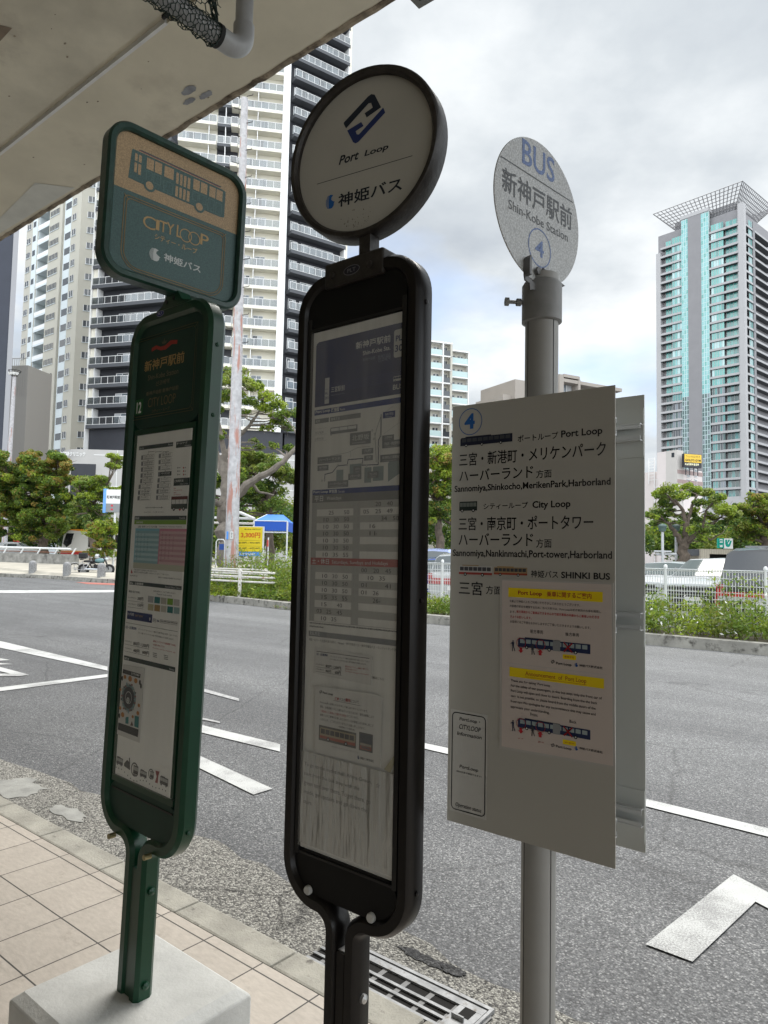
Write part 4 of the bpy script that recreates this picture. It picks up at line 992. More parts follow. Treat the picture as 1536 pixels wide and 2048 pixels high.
for k in range(7):
    q = H.span(615 + k * 35, 1350 + k * 5, 1382 + k * 5, 642 + k * 35, 1386 + k * 5)
    if k == 1: g.text('VISA', q[0], q[1] + .001, q[2], q[3] * .7, yy, K['navy'], .03)
    else: g.frame(q[0], q[1], q[0] + q[2], q[1] + q[3], .0008, yy, BK); greek(g, q[0] + .001, q[1] + q[3] * .4, q[2] - .002, .003, yy, BK, k)
q = H.span(352, 1388, 1393, 858, 1478); g.rect(q[0], q[1], q[0] + q[2], q[1] + .001, yy, BK)
H.text(g, '1日・2日乗車券', 350, 1420, 1450, 455, 1462, K['navy'], .015, yy); H.text(g, 'シティーループ、ポートループ、神姫バスの神戸市内均一区間、バスユーライオン', 472, 1445, 1462, 855, 1530, BK, 0, yy); H.text(g, 'アリーナ線、ポートアイランド線、神戸空港線などがご利用になれます。', 470, 1482, 1498, 820, 1560, BK, 0, yy)
for t, v, p1, p2 in (('大人(中学生以上)', 1560, '800円', '1,200円'), ('小児(小学生以下)', 1630, '400円', '600円')):
    H.text(g, t, 340, v, v + 16, 408, v + 26, BK, 0, yy); H.text(g, p1, 424, v + 15, v + 50, 482, v + 60, BK, .015, yy); H.text(g, p2, 497 if '1,' in p2 else 512, v + 30, v + 66, 577, v + 80, BK, .015, yy); q = H.span(338, v + 40, v + 44, 580, v + 85); g.rect(q[0], q[1], q[0] + q[2], q[1] + .0007, yy, BK)
H.text(g, '車内にてプリペイド式乗車券「KOBE」', 618, 1565, 1585, 838, 1618, K['red'], .01, yy); H.text(g, 'をお買い求めください', 618, 1598, 1615, 730, 1632, K['red'], .01, yy); H.text(g, 'Purchase via the loop bus app', 615, 1632, 1645, 835, 1688, K['red'], 0, yy)
for k in range(2):
    for j in range(3): q = H.span(615 + k * 108, 1680 + j * 17 + k * 22, 1692 + j * 17 + k * 22, 655 + k * 108, 1698 + j * 17 + k * 22); greek(g, q[0], q[1], q[2], .003, yy, BK, j + k)
H.rect(g, 330, 1712, 1755, 830, 1868, DGN); H.text(g, 'お知らせ', 335, 1720, 1748, 382, 1762, K['white'], .02, yy); H.text(g, 'Notice', 775, 1832, 1850, 822, 1860, K['white'], 0, yy)
# row of little vehicles along the foot of the poster
H = H.crop(180, 1300, 4.875); GP = ink((.12, .12, .12))
for u, v, w_, h_ in ((258, 1030, 62, 85), (488, 1158, 64, 78), (682, 1220, 78, 95)):
    q = H.span(u, v, v + h_, u + w_, v + h_ + w_ * .35); mini_bus(g, q[0], q[1], q[2], q[3], yy, GP, ink((.5, .5, .48)), 3, (.2, .8), roof=GP)
for u, v, w_ in ((400, 1090, 72), (570, 1150, 55)):
    q = H.span(u, v, v + w_ * 2, u + w_, v + w_ * 2 + 20); g.disc(q[0] + q[2] * .45, q[1] + q[3] * .55, q[2] * .5, yy, GP, 20); g.disc(q[0] + q[2] * .45, q[1] + q[3] * .55, q[2] * .4, yy - .0002, M_paper, 20); mini_bus(g, q[0] + q[2] * .3, q[1] + q[3] * .15, q[2] * .65, q[3] * .75, yy - .0004, GP, ink((.5, .5, .48)), 3, (.25, .75))
H.poly(g, [(335, 1105), (365, 1070), (385, 1090), (382, 1050), (392, 1050), (393, 1172), (335, 1130)], GP, .0009); H.poly(g, [(640, 1175), (680, 1185), (668, 1230), (662, 1300), (635, 1290), (652, 1235)], ink((.35, .10, .10)), .0009)
for k, p in enumerate([(258, 1142), (283, 1152), (310, 1162), (340, 1190), (370, 1222), (398, 1250), (430, 1272), (460, 1278), (492, 1270), (522, 1272), (552, 1278), (583, 1305), (613, 1330), (645, 1342), (677, 1350), (710, 1360), (740, 1372)]):
    q = H(*p); g.disc(q[0], q[1], .0022, yy, GP, 8)
g.build('lettering', pst2)
F = Face(MG, -.0215).crop(180, 1300, 4.875)
o = sheet('route_leaflet', 'narrow colourful leaflet with a ring-shaped route map inside the green case', MG, F, [(325, 140), (530, 180), (480, 905), (262, 820)], M_paper2)
g = MB(); yy = F.y - .0006
F.poly(g, [(325, 185), (495, 235), (490, 275), (320, 225)], ink((.03, .035, .04)), .0006); F.text(g, 'おでかけMAP', 405, 215, 240, 485, 260, K['white'], .02, yy - .0004)
F.poly(g, [(278, 705), (475, 775), (467, 850), (272, 775)], ink((.03, .035, .04)), .0006)
c = F(378, 465); 
for r0, r1, m in ((0, .043, ink((.16, .26, .27))), (0, .034, ink((.05, .055, .065)))): g.disc(c[0], c[1], r1, yy - (.0002 if r1 < .04 else 0), m, 40)
for k in range(26):
    a = k * 2 * math.pi / 26; rr = .037 + .006 * ((k * 7) % 3) / 2; s_ = .0045
    g.rect(c[0] + rr * math.cos(a) - s_, c[1] + rr * 1.05 * math.sin(a) - s_ * .6, c[0] + rr * math.cos(a) + s_, c[1] + rr * 1.05 * math.sin(a) + s_ * .6, yy - .0004, [ink((.24, .36, .37)), ink((.25, .08, .08)), ink((.09, .10, .11)), ink((.40, .40, .38))][(k * 5) % 4])
g.ring(c[0], c[1], .0175, .0190, yy - .0006, K['white'], 40); g.disc(c[0] - .002, c[1] - .008, .0085, yy - .0006, K['white'], 24); g.disc(c[0] - .002, c[1] - .008, .0055, yy - .0008, ink((.05, .055, .065)), 20); g.disc(c[0] - .002, c[1] - .008, .003, yy - .001, K['white'], 16)
for p, r_ in (((345, 262), .008), ((395, 280), .011), ((450, 300), .010), ((300, 385), .006), ((480, 540), .007), ((298, 565), .007), ((322, 630), .010), ((470, 615), .008), ((420, 650), .006)):
    q = F(*p); g.disc(q[0], q[1], r_, yy - .0008, ink((.48, .20, .05)), 18, r_ * .8)
F.poly(g, [(440, 640), (480, 650), (475, 760), (435, 745)], K['teal'], .0012); F.poly(g, [(350, 655), (380, 650), (378, 720), (348, 715)], K['teal'], .0012); F.poly(g, [(412, 690), (425, 740), (395, 735)], ink((.10, .06, .05)), .0012)
for p in ((318, 275), (490, 315), (290, 640), (500, 350)):
    q = F(*p); g.disc(q[0], q[1], .005, yy - .0008, BK, 12, .008)
g.build('lettering', o)

# square plate, turned to face along the pavement
RP = Matrix.Rotation(R(40.73 + 45), 4, 'Z')
Fp = Face(MG @ RP, -.01)
px0, px1 = Fp(203, 430)[0], Fp(486, 470)[0]; pz0 = (Fp(330, 592)[1] + Fp(440, 610)[1]) / 2; pz1 = (Fp(262, 252)[1] + Fp(330, 276)[1]) / 2
pc = (px0 + px1) / 2
rr = .075
g = MB(RP)
outer = rrect(px0, pz0, px1, pz1, rr, 12)
prof = [(0, -.020), (.006, -.028), (.020, -.028), (.026, -.020), (.026, .020), (.020, .028), (.006, .028), (0, .020)]
M_greenr = mat('green_rim', (.012, .045, .032), .35, var=.3, vscale=40, bump=.15, bscale=120, spec=.4, coat=.08)
g.sweep(outer, prof, M_greenr, True); g.build('plate_rim', gs)
def retro(name, base):
    m = mat(name, base, .55); t = m.node_tree; p = t.nodes['Principled BSDF']; c = t.nodes.new('ShaderNodeTexCoord').outputs['Object']
    v = t.nodes.new('ShaderNodeTexNoise'); v.inputs['Scale'].default_value = 260; v.inputs['Detail'].default_value = 3; t.links.new(c, v.inputs['Vector'])
    col = ramp(t, v.outputs['Fac'], [(.38, tuple(x * .78 for x in base)), (.62, tuple(min(1, x * 1.2) for x in base))]); t.links.new(col, p.inputs['Base Color']); return m
M_tealp = retro('teal_sheet', (.050, .102, .095)); M_tan = retro('tan_sheet', (.36, .25, .135))
inn = rrect(px0 + .026, pz0 + .026, px1 - .026, pz1 - .026, rr - .026, 12)
g = MB(RP); g.prism(inn, -.010, .010, M_tealp); pf = g.build('square_plate', gs)
zd = (Fp(231, 373)[1] + Fp(464, 463)[1]) / 2
g = MB(RP); yy = -.0106; D = Fp.crop(190, 230, 4.955)
tanp = [(x, z) for x, z in inn if z > zd] 
i0 = [i for i, (x, z) in enumerate(inn) if z > zd]
tp = [(px1 - .026, zd)] + [p for p in inn if p[1] > zd] + [(px0 + .026, zd)]
g.poly([(x, yy, z) for x, z in tp], M_tan)
# trolley-style bus in teal line work
b0 = D(325, 640); b1 = D(1278, 1015); bw = b1[0] - b0[0]; zbt = (b0[1] + b1[1]) / 2; ztp = (D(352, 340)[1] + D(1280, 735)[1]) / 2; bh = ztp - zbt
y2, y3 = yy - .0004, yy - .0008
g.poly([(b0[0] + bw * p, y2, zbt + bh * q) for p, q in ((0, .02), (.11, 0), (.9, 0), (.955, 0), (1, .04), (1, .97), (.97, 1), (.03, 1), (.02, .97))], M_tealp)
g.rect(b0[0] + bw * .08, ztp + .003, b0[0] + bw * .94, ztp + .006, y2, ink((.16, .06, .08))); g.rect(b0[0] + bw * .10, ztp + .006, b0[0] + bw * .95, ztp + .0085, y2, M_tealp)
LN = ink((.16, .24, .20))
for xa, xb, za, zb2 in [(.05, .075, .28, .60), (.087, .115, .25, .60), (.05, .075, .66, .90), (.087, .115, .66, .90), (.165, .235, .56, .93), (.245, .315, .56, .93), (.34, .435, .56, .93), (.462, .488, .06, .42), (.502, .528, .06, .42), (.542, .568, .06, .42), (.582, .610, .06, .42), (.462, .488, .50, .88), (.502, .528, .50, .88), (.542, .568, .50, .88), (.582, .610, .50, .88), (.642, .712, .56, .93), (.724, .795, .56, .93), (.818, .888, .56, .93), (.898, .968, .56, .93)]:
    g.rect(b0[0] + bw * xa, zbt + bh * za, b0[0] + bw * xb, zbt + bh * zb2, y3, M_tan)
for xa, xb, za, zb2 in [(.165, .225, .2, .5), (.24, .31, .2, .5), (.34, .435, .06, .44), (.64, .70, .2, .5), (.715, .79, .2, .5), (.81, .88, .06, .48), (.90, .965, .06, .46)]:
    g.frame(b0[0] + bw * xa, zbt + bh * za, b0[0] + bw * xb, zbt + bh * zb2, .0007, y3, LN)
for q in (.205, .72): g.disc(b0[0] + bw * q, zbt + .004, .019, y3 - .0003, M_tealp, 28); g.disc(b0[0] + bw * q, zbt + .004, .0125, y3 - .0006, M_tan, 24)
GOD = ink((.40, .27, .12))
xa = D(265, 1200)[0]; xb = D(1285, 1300)[0]; zA = (D(290, 790)[1] + D(1290, 1175)[1]) / 2; zB = (D(285, 1420)[1] + D(1200, 1750)[1]) / 2
zB = min(D(420, 1560)[1], D(1150, 1760)[1]) + .002
for q, r0 in ((0, .055), (.0075, .048)):
    P = rrect(xa + q, zB + q, xb - q, zA - q, .018, 3)
    P = arc(xb - q - r0, zB + q + r0, r0, -90, 0, 10) + arc(xb - q - .014, zA - q - .014, .014, 0, 90, 4) + arc(xa + q + .014, zA - q - .014, .014, 90, 180, 4) + arc(xa + q + r0, zB + q + r0, r0, 180, 270, 10)
    g.sweep(P, [(-.0013, y2), (.0013, y2)], GOD, True, False)
for sx, xx in ((1, xa), (-1, xb)): g.sweep([(xx - sx * .002, zA + .002), (xx + sx * .014, zA - .014)], [(-.001, y2 - .0002), (.001, y2 - .0002)], GOD, False, False)
D.text(g, 'C', 470, 980, 1108, 595, 1150, GOD, -.004, y2); D.text(g, 'I', 600, 1035, 1138, 634, 1145, GOD, .01, y2); D.text(g, 'T', 635, 1045, 1155, 710, 1170, GOD, .006, y2); D.text(g, 'Y', 705, 1060, 1175, 780, 1195, GOD, .006, y2)
D.text(g, 'L', 805, 1085, 1205, 858, 1225, GOD, .006, y2)
for u, v in ((898, 1196), (982, 1226)):
    q = D(u, v); g.ring(q[0], q[1], .0185, .0215, y2 - .0002, GOD, 36)
D.text(g, 'P', 1040, 1180, 1290, 1122, 1300, GOD, .006, y2)
D.text(g, 'シティー・ループ', 588, 1182, 1243, 1010, 1372, GOD, .012, y2)
a = D.span(532, 1305, 1432, 645, 1460); mark_bird(g, a[0], a[1], a[2], a[3], y2, ink((.50, .52, .50))); D.text(g, '神姫バス', 678, 1375, 1455, 1045, 1560, ink((.50, .52, .50)), .02, y2)
g.build('lettering', pf)
ztop = 2.305
g = MB(); g.prism([(-.10, 2.318), (-.055, 2.335), (-.035, 2.36), (-.028, pz0 + .012), (.022, pz0 + .012), (.03, 2.37), (.055, 2.34), (.12, 2.322), (.12, 2.29), (-.10, 2.29)], -.022, .022, M_green); g.build('bracket', gs)
g = MB(); n_ = 32
g.poly([(-.045 + .021 * math.cos(2 * math.pi * k / n_), -.0318, 2.308 + .0095 * math.sin(2 * math.pi * k / n_)) for k in range(n_)], ink((.4, .4, .48))); g.poly([(-.045 + .0195 * math.cos(2 * math.pi * k / n_), -.032, 2.308 + .008 * math.sin(2 * math.pi * k / n_)) for k in range(n_)], ink((.02, .02, .16))); g.text('PLT', -.057, 2.3045, .024, .0075, -.0322, ink((.5, .5, .55)), .02); g.build('maker_badge', gs)
for x, z in ((-.028, 2.345), (.012, 2.35)):
    g = MB(); g.lathe([(.006, -.022), (.006, -.0245), (0, -.0245)], M_rub, 10, (x, 0, z), 'y'); g.build('screw', gs)

# ---------------------------------------------------------------- 3. white board on a round pole
M_pole = mat('grey_pole_paint', (.30, .295, .28), .45, var=.08, vscale=5)
M_collar = mat('grey_collar', (.22, .22, .215), .5, var=.15, vscale=20)
M_board = mat('white_board', (.42, .405, .365), .45, var=.03, vscale=2.5, stain=((.37, .355, .32), 3.5, .68))
M_alu = mat('aluminium_back', (.62, .64, .62), .5, .35, var=.08, vscale=2)
M_alu2 = mat('aluminium_rail', (.62, .63, .63), .4, .5)
MW = pose(38.4, 0, 0, (.323, 1.6, 1.4247), (0, -.06, 1.4247))
ws = thing('bus_stop_sign', 'grey pole carrying a white destination board with a blue 4 and an oval-looking round plate', 'bus stop sign', MW, 'bus stop signs on the pavement')
g = MB(); pr = .0385
g.lathe([(pr, 0), (pr, 2.22)], M_pole, 40, (.004, 0, 0)); g.lathe([(pr + .0006, 1.9), (pr + .0006, 2.19)], M_pole, 3, (.004, 0, 0)) if False else None
g.build('pole', ws)
g = MB()
for a in (-118, -20): g.box(-.0006, .0006, -pr - .0004, -pr + .003, 0, 2.2, M_rub) if False else g.tube([(.004 + (pr - .0002) * math.cos(R(a)), (pr - .0002) * math.sin(R(a)), 0), (.004 + (pr - .0002) * math.cos(R(a)), (pr - .0002) * math.sin(R(a)), 2.2)], .0012, M_rub, 5, False)
g.build('pole_seam', ws)
g = MB(); g.lathe([(pr + .001, 2.105), (pr + .008, 2.108), (pr + .008, 2.195), (pr + .003, 2.203), (0, 2.203)], M_collar, 40, (.004, 0, 0)); g.build('collar', ws)
RK = Matrix.Rotation(R(38.4), 4, 'Z')
g = MB(); g.M = Matrix.Rotation(R(38.4 + 6), 4, 'Z')
g.lathe([(.0045, -.085), (.0045, -.03)], M_collar, 10, (0, 0, 2.155), 'x'); g.lathe([(0, -.085), (.0105, -.085), (.0105, -.077), (0, -.077)], M_collar, 8, (0, 0, 2.155), 'x', False); g.lathe([(.009, -.058), (.009, -.047)], M_collar, 6, (0, 0, 2.155), 'x', False); g.build('clamp_bolt', ws)
g = MB(); g.box(-.2025, .2025, -.0615, -.0585, .930, 1.920, M_board); bd = g.build('front_board', ws, bevel=.0008)
g = MB(); g.box(-.2025, .2235, .0585, .0615, .930, 1.920, M_alu); g.build('back_board', ws, bevel=.0008)
for zc2 in (1.835, 1.42, 1.005):
    for sy in (-1, 1):
        g = MB(); yb = -.0585 if sy < 0 else .0585; d = .006 if sy < 0 else -.006
        g.box(-.2, .2 if sy < 0 else .222, min(yb, yb + d * .4), max(yb, yb + d * .4), zc2 - .055, zc2 + .055, M_alu)
        for dz in (.018, -.018):
            e = .198 if sy < 0 else .220
            g.box(-.198, e, min(yb, yb + d * 3), max(yb, yb + d * 3), zc2 + dz - .0012, zc2 + dz + .0012, M_alu2)
            g.box(-.198, e, min(yb + d * 2.7, yb + d * 3), max(yb + d * 2.7, yb + d * 3), zc2 + dz - .006 * (1 if dz > 0 else -1) - .004, zc2 + dz - .006 * (1 if dz > 0 else -1) + .004, M_alu2)
        g.build('rail', ws)
for zc2 in (1.835, 1.42, 1.005):
    g = MB(); g.lathe([(pr + .002, zc2 - .015), (pr + .002, zc2 + .015)], M_alu2, 32, (.004, 0, 0)); g.box(-.05, .058, -.056, .056, zc2 - .013, zc2 + .013, M_alu2); g.build('pole_band', ws)
# board print
g = MB(); T_ = Face(MW, -.0615).crop(890, 760, 3.657); BKK = ink((.02, .02, .024)); y1 = -.0620
c = T_(187, 305); rz_ = (T_(187, 207)[1] - T_(187, 402)[1]) / 2; g.ring(c[0], c[1], rz_ * .945, rz_, y1, K['blue'], 56)
T_.text(g, '4', 143, 250, 362, 218, 355, K['blue'], .04, y1)
def line(t, xl, vt, vb, xr, vr, b=.012): T_.text(g, t, xl, vt, vb, xr, vr, BKK, b, y1)
a = T_.span(113, 425, 500, 493, 462); mini_bus(g, a[0], a[1] + .001, a[2], a[3], y1, ink((.012, .015, .035)), ink((.05, .055, .065)), 9, (.12, .43, .79), roof=ink((.012, .015, .03)))
line('ポートループ', 532, 403, 452, 828, 430, .008); line('Port Loop', 850, 370, 437, 1152, 410, .022)
line('三宮・新港町・メリケンパーク', 105, 541, 635, 1177, 552, .008); line('ハーバーランド', 105, 658, 742, 645, 716, .008); line('方面', 667, 660, 720, 780, 712, .004)
line('Sannomiya,Shinkocho,MerikenPark,Harborland', 70, 772, 832, 1212, 785, .018)
a = T_.span(105, 883, 968, 235, 968); mini_bus(g, a[0], a[1], a[2], a[3], y1, ink((.02, .03, .026)), ink((.16, .18, .16)), 5, (.18, .8), roof=None)
line('シティーループ', 282, 900, 945, 607, 940, .008); line('City Loop', 640, 885, 950, 918, 946, .022)
line('三宮・南京町・ポートタワー', 100, 1005, 1102, 1085, 1092, .008); line('ハーバーランド', 100, 1122, 1212, 645, 1214, .008); line('方面', 667, 1160, 1225, 780, 1229, .004)
line('Sannomiya,Nankinmachi,Port-tower,Harborland', 58, 1238, 1302, 1222, 1326, .018)
a = T_.span(103, 1352, 1432, 345, 1438); mini_bus(g, a[0], a[1], a[2], a[3], y1, ink((.50, .49, .47)), ink((.07, .07, .08)), 7, (.2, .72), ink((.34, .06, .05)), roof=ink((.34, .24, .12)))
a = T_.span(358, 1362, 1432, 602, 1440); mini_bus(g, a[0], a[1], a[2], a[3], y1, ink((.36, .26, .14)), ink((.06, .06, .07)), 8, (.2, .74), ink((.34, .07, .04)), roof=ink((.36, .22, .08)))
line('神姫バス', 628, 1390, 1443, 828, 1452, .008); line('SHINKI BUS', 850, 1402, 1450, 1208, 1462, .026)
T_ = T_.crop(0, 0, 1); line('三宮', 918, 1163, 1190, 965, 1190, .008); line('方面', 972, 1171, 1188, 1003, 1190, .004)
g.build('lettering', bd)
# QR sticker: a frame with its captions
F = Face(MW, -.0622).crop(880, 1400, 3.491); g = MB()
q = [F(*p) for p in ((75, 62), (330, 105), (320, 832), (70, 775))]; xq0, xq1 = q[0][0], q[1][0]; zq1 = (q[0][1] + q[1][1]) / 2; zq0 = (q[2][1] + q[3][1]) / 2
g.box(xq0, xq1, -.0621, -.0616, zq0, zq1, mat('sticker', (.50, .49, .46), .4)); st = g.build('info_sticker', bd)
g = MB(); y1 = -.0627
g.sweep(rrect(xq0 + .0055, zq0 + .006, xq1 - .004, zq1 - .006, .010, 6), [(-.0011, y1), (.0011, y1)], BKK, True, False)
def sl2(t, xl, vt, vb, xr, vr, b=.004, s_=.2):
    x, z, w, h = F.span(xl, vt, vb, xr, vr); k = len(g.v); g.text(t, x, z, w - s_ * h, h, y1, BKK, b); g.v[k:] = [(p[0] + (p[2] - z) * s_, p[1], p[2]) for p in g.v[k:]]
sl2('PortLoop・', 135, 122, 152, 282, 170); sl2('CITYLOOP', 132, 172, 205, 286, 222); sl2('Information', 120, 218, 244, 294, 276); sl2('PortLoop', 135, 452, 482, 270, 508); sl2('(現在位置が確認できます)', 112, 488, 502, 292, 545, .002); sl2('Operation status', 105, 716, 752, 292, 792)
g.build('lettering', st)
# laminated notice taped to the board
F = Face(MW, -.0635).crop(980, 1140, 4.655)
M_lam = mat('pinkish_paper', (.57, .495, .455), .3, var=.02, vscale=4, coat=.5)
o = sheet('boarding_notice', 'laminated pinkish boarding notice with yellow title bars on the white board', MW, F, [(113, 95), (1128, 135), (1145, 1825), (108, 1640)], M_lam, .0012)
g = MB(); q = [F(*c_) for c_ in ((92, 78), (1148, 118), (1166, 1850), (86, 1662))]; g.add([(a_, F.y + .0004, b_) for a_, b_ in q] + [(a_, F.y + .0018, b_) for a_, b_ in q], [(0, 1, 2, 3), (7, 6, 5, 4), (0, 4, 5, 1), (1, 5, 6, 2), (2, 6, 7, 3), (3, 7, 4, 0)], mat('laminate_margin', (.48, .46, .435), .18, spec=.8)); g.build('laminate_margin', o)
g = MB(); y1 = F.y - .0006; DR = ink((.36, .03, .025)); YL = ink((.80, .60, .01)); KK = ink((.025, .025, .03)); RR_ = ink((.45, .03, .04))
def bar(c1, c2): 
    q = [F(*p) for p in c1]; g.rect(q[0][0], (q[2][1] + q[3][1]) / 2, q[1][0], (q[0][1] + q[1][1]) / 2, F.y - .0003, YL)
bar([(172, 163), (1050, 205), (1050, 300), (175, 250)], 0); bar([(182, 905), (1062, 1008), (1062, 1105), (185, 990)], 0)
F.text(g, 'Port Loop', 262, 192, 240, 484, 250, DR, .02, y1); F.text(g, '乗車に関するご案内', 530, 200, 250, 946, 268, DR, .012, y1)
F.text(g, 'Announcement  of  Port Loop', 330, 945, 995, 898, 1062, DR, .0, y1); a = F.span(330, 995, 998, 898, 1062); g.rect(a[0], a[1] - .0006, a[0] + a[2], a[1], y1, DR)
for t, xl, vt, vb, xr, vr, m, b in [('平素より神姫バスをご利用いただきましてありがとうございます。', 182, 280, 305, 840, 336, KK, .0), ('お客様の安全を確保するため、当バス停では、Port Loopは前方車両のみ扉を開閉し', 184, 325, 352, 1035, 402, KK, .0), ('ます。', 186, 376, 398, 240, 402, KK, .0), ('後方車両からご乗車はできませんので前方車両の中扉からご乗車いただきま', 248, 378, 404, 1018, 450, RR_, .012), ('すようお願いします。', 188, 424, 448, 388, 458, RR_, .012), ('お客様にはご不便をおかけしますがご了承いただきますようお願いします。', 188, 470, 495, 938, 548, KK, .0),
        ('前方車両', 376, 553, 590, 495, 597, KK, .004), ('後方車両', 702, 580, 614, 830, 622, KK, .004), ('Thank you for taking  Port Loop .', 195, 1018, 1046, 575, 1092, KK, .01), ('For the safety of our passengers, at this bus stop, only the front car of', 195, 1068, 1098, 1043, 1207, KK, .01), ('Port Loop will open and close its doors. Boarding from the the back', 195, 1116, 1146, 1000, 1252, KK, .01), ('cars  is not possible, so please board from the middle doors of the', 195, 1164, 1194, 985, 1302, KK, .01), ('front cars.We apologize for any inconvenience this may cause and', 193, 1212, 1242, 985, 1358, KK, .01), ('appreciate your understanding.', 193, 1262, 1292, 553, 1342, KK, .01), ('Front', 376, 1330, 1358, 445, 1365, KK, .004), ('Back', 742, 1394, 1422, 806, 1431, KK, .004), ('get off', 262, 1558, 1574, 312, 1580, DR, 0), ('get on', 448, 1592, 1610, 502, 1616, DR, 0)]:
    F.text(g, t, xl, vt, vb, xr, vr, m, b, y1)
def person_sign(x, z, h, m, skirt=False):
    g.disc(x, z + h * .93, h * .07, y1 - .0009, m, 12); g.poly([(x - h * .11, y1 - .0009, z + h * .84), (x + h * .11, y1 - .0009, z + h * .84), (x + h * (.13 if skirt else .08), y1 - .0009, z + h * .45), (x - h * (.13 if skirt else .08), y1 - .0009, z + h * .45)], m)
    g.poly([(x - h * .07, y1 - .0009, z + h * .46), (x + h * .0, y1 - .0009, z + h * .46), (x - h * .02, y1 - .0009, z), (x - h * .10, y1 - .0009, z)], m); g.poly([(x, y1 - .0009, z + h * .46), (x + h * .08, y1 - .0009, z + h * .46), (x + h * .24, y1 - .0009, z + h * .04), (x + h * .16, y1 - .0009, z + h * .02)], m)
    g.poly([(x - h * .10, y1 - .0009, z + h * .82), (x - h * .26, y1 - .0009, z + h * .70), (x - h * .24, y1 - .0009, z + h * .65), (x - h * .08, y1 - .0009, z + h * .72)], m)
for dv, tall in ((0, 0), (755, 1)):
    a = F.span(262, 602 + dv, 728 + dv, 935, 800 + dv if not tall else 1590)
    bx, bz, bw2, bh2 = a[0], a[1], a[2], a[3] * .86
    mini_bus(g, bx, bz, bw2, bh2, y1, ink((.02, .03, .09)), ink((.30, .36, .37)), 11, (.13, .45, .81), joint=.50, roof=ink((.02, .025, .05)))
    for fx in (.05, .33): 
        P = [(bx + bw2 * fx + .011 * math.cos(t), bz + bh2 * .48 + bh2 * .42 * math.sin(t)) for t in [k * math.pi / 14 for k in range(28)]]; g.sweep(P, [(-.0006, y1 - .0018), (.0006, y1 - .0018)], RR_, True, False)
    cx2 = bx + bw2 * .71
    for s_ in (1, -1): g.sweep([(cx2 - .0095, bz + bh2 * (.5 - s_ * .38)), (cx2 + .0095, bz + bh2 * (.5 + s_ * .38))], [(-.0016, y1 - .0019), (.0016, y1 - .0019)], RR_, False, False)
    person_sign(bx - .012, bz - bh2 * .30, bh2 * .95, ink((.02, .03, .07))); person_sign(bx + bw2 * .215, bz - bh2 * .42, bh2 * .95, ink((.05, .05, .06)), True)
    for fx, s_ in ((.045, -1), (.325, 1)):
        X_, Z_ = bx + bw2 * fx, bz - bh2 * .14; q = .0065
        g.poly([(X_ + p * q, y1 - .001, Z_ + s_ * v_ * q) for p, v_ in ((-.5, -1), (.5, -1), (.5, 0), (1, 0), (0, 1), (-1, 0), (-.5, 0))], RR_)
    q = F.span(678, 785 + dv * 1.055, 830 + dv * 1.055, 802, 838 + dv * 1.055); g.poly([(p, y1, r_) for p, r_ in rrect(q[0], q[1], q[0] + q[2], q[1] + q[3], .002, 3)], YL); g.text('乗車不可' if not tall else "can't get on", q[0] + .004, q[1] + .003, q[2] - .008, q[3] - .006, y1 - .0004, DR, .006)
    q = F.span(567, 835 + dv * 1.03, 872 + dv * 1.03, 605, 872 + dv * 1.03); mark_loop(g, q[0], q[1], q[2], q[3], y1, KK, KK)
    F.text(g, 'Port Loop', 615, 860 + dv * 1.03, 890 + dv * 1.03, 760, 896 + dv * 1.03, KK, .03, y1); q = F.span(788, 862 + dv * 1.03, 900 + dv * 1.03, 822, 904 + dv * 1.03); mark_bird(g, q[0], q[1], q[2], q[3], y1, ink((.03, .10, .32))); F.text(g, '神姫バス株式会社', 832, 878 + dv * 1.03, 902 + dv * 1.03, 1050, 922 + dv * 1.03, KK, .02, y1)
a = F.span(155, 862, 865, 1095, 975); g.rect(a[0], a[1], a[0] + a[2], a[1] + .0005, y1, K['lgrey'])
g.build('lettering', o)
# round plate, turned the other way
RW = Matrix.Rotation(R(38.4 + 43), 4, 'Z')
M_retro = retro('reflective_sheet', (.47, .48, .48))
Fq = Face(MW @ RW, -.012)
el, er = Fq(989, 372)[0], Fq(1157, 470)[0]; rad = (er - el) / 2; ex = (el + er) / 2; ez = (Fq(1050, 258)[1] + Fq(1100, 583)[1]) / 2
g = MB(RW); g.lathe([(0, -.0118), (rad, -.0118), (rad + .0008, -.011), (rad + .0008, -.009), (rad, -.0085), (0, -.0085)], M_retro, 80, (ex, 0, ez), 'y', False); pw = g.build('round_plate', ws)
g = MB(RW); D = Fq.crop(960, 240, 3.66); y1 = -.0123; BGb = retro('faded_blue', (.12, .18, .36)); BGk = retro('faded_black', (.08, .085, .09))
D.text(g, 'BUS', 308, 142, 330, 545, 455, BGb, .012, y1)
a = D.span(150, 262, 272, 678, 605); g.rect(a[0], a[1], a[0] + a[2], a[1] + .003, y1, BGk)
D.text(g, '新神戸駅前', 160, 345, 530, 672, 805, BGk, .014, y1); D.text(g, 'Shin-Kobe Station', 208, 580, 650, 642, 890, BGk, .006, y1)
c = D(437, 938); rv = (D(437, 800)[1] - D(437, 1080)[1]) / 2; g.ring(c[0], c[1], rv * .93, rv, y1, BGb, 48); D.text(g, '4', 403, 862, 985, 467, 1018, BGb, .014, y1)
g.build('lettering', pw)
M_brk = mat('dark_bracket', (.13, .13, .13), .5, var=.2, vscale=20)
g = MB(RW); hk = [D(*p) for p in ((316, 1135), (318, 1020), (332, 1003), (345, 1010), (343, 1125), (350, 1160), (392, 1200), (455, 1085), (540, 1200), (552, 1238), (400, 1245), (355, 1245), (352, 1195), (322, 1175))]
g.prism(hk, -.0165, -.0125, M_brk)
g.prism([D(*p) for p in ((316, 1135), (318, 1020), (328, 1003), (332, 1010), (330, 1150))], -.030, -.0165, M_brk)
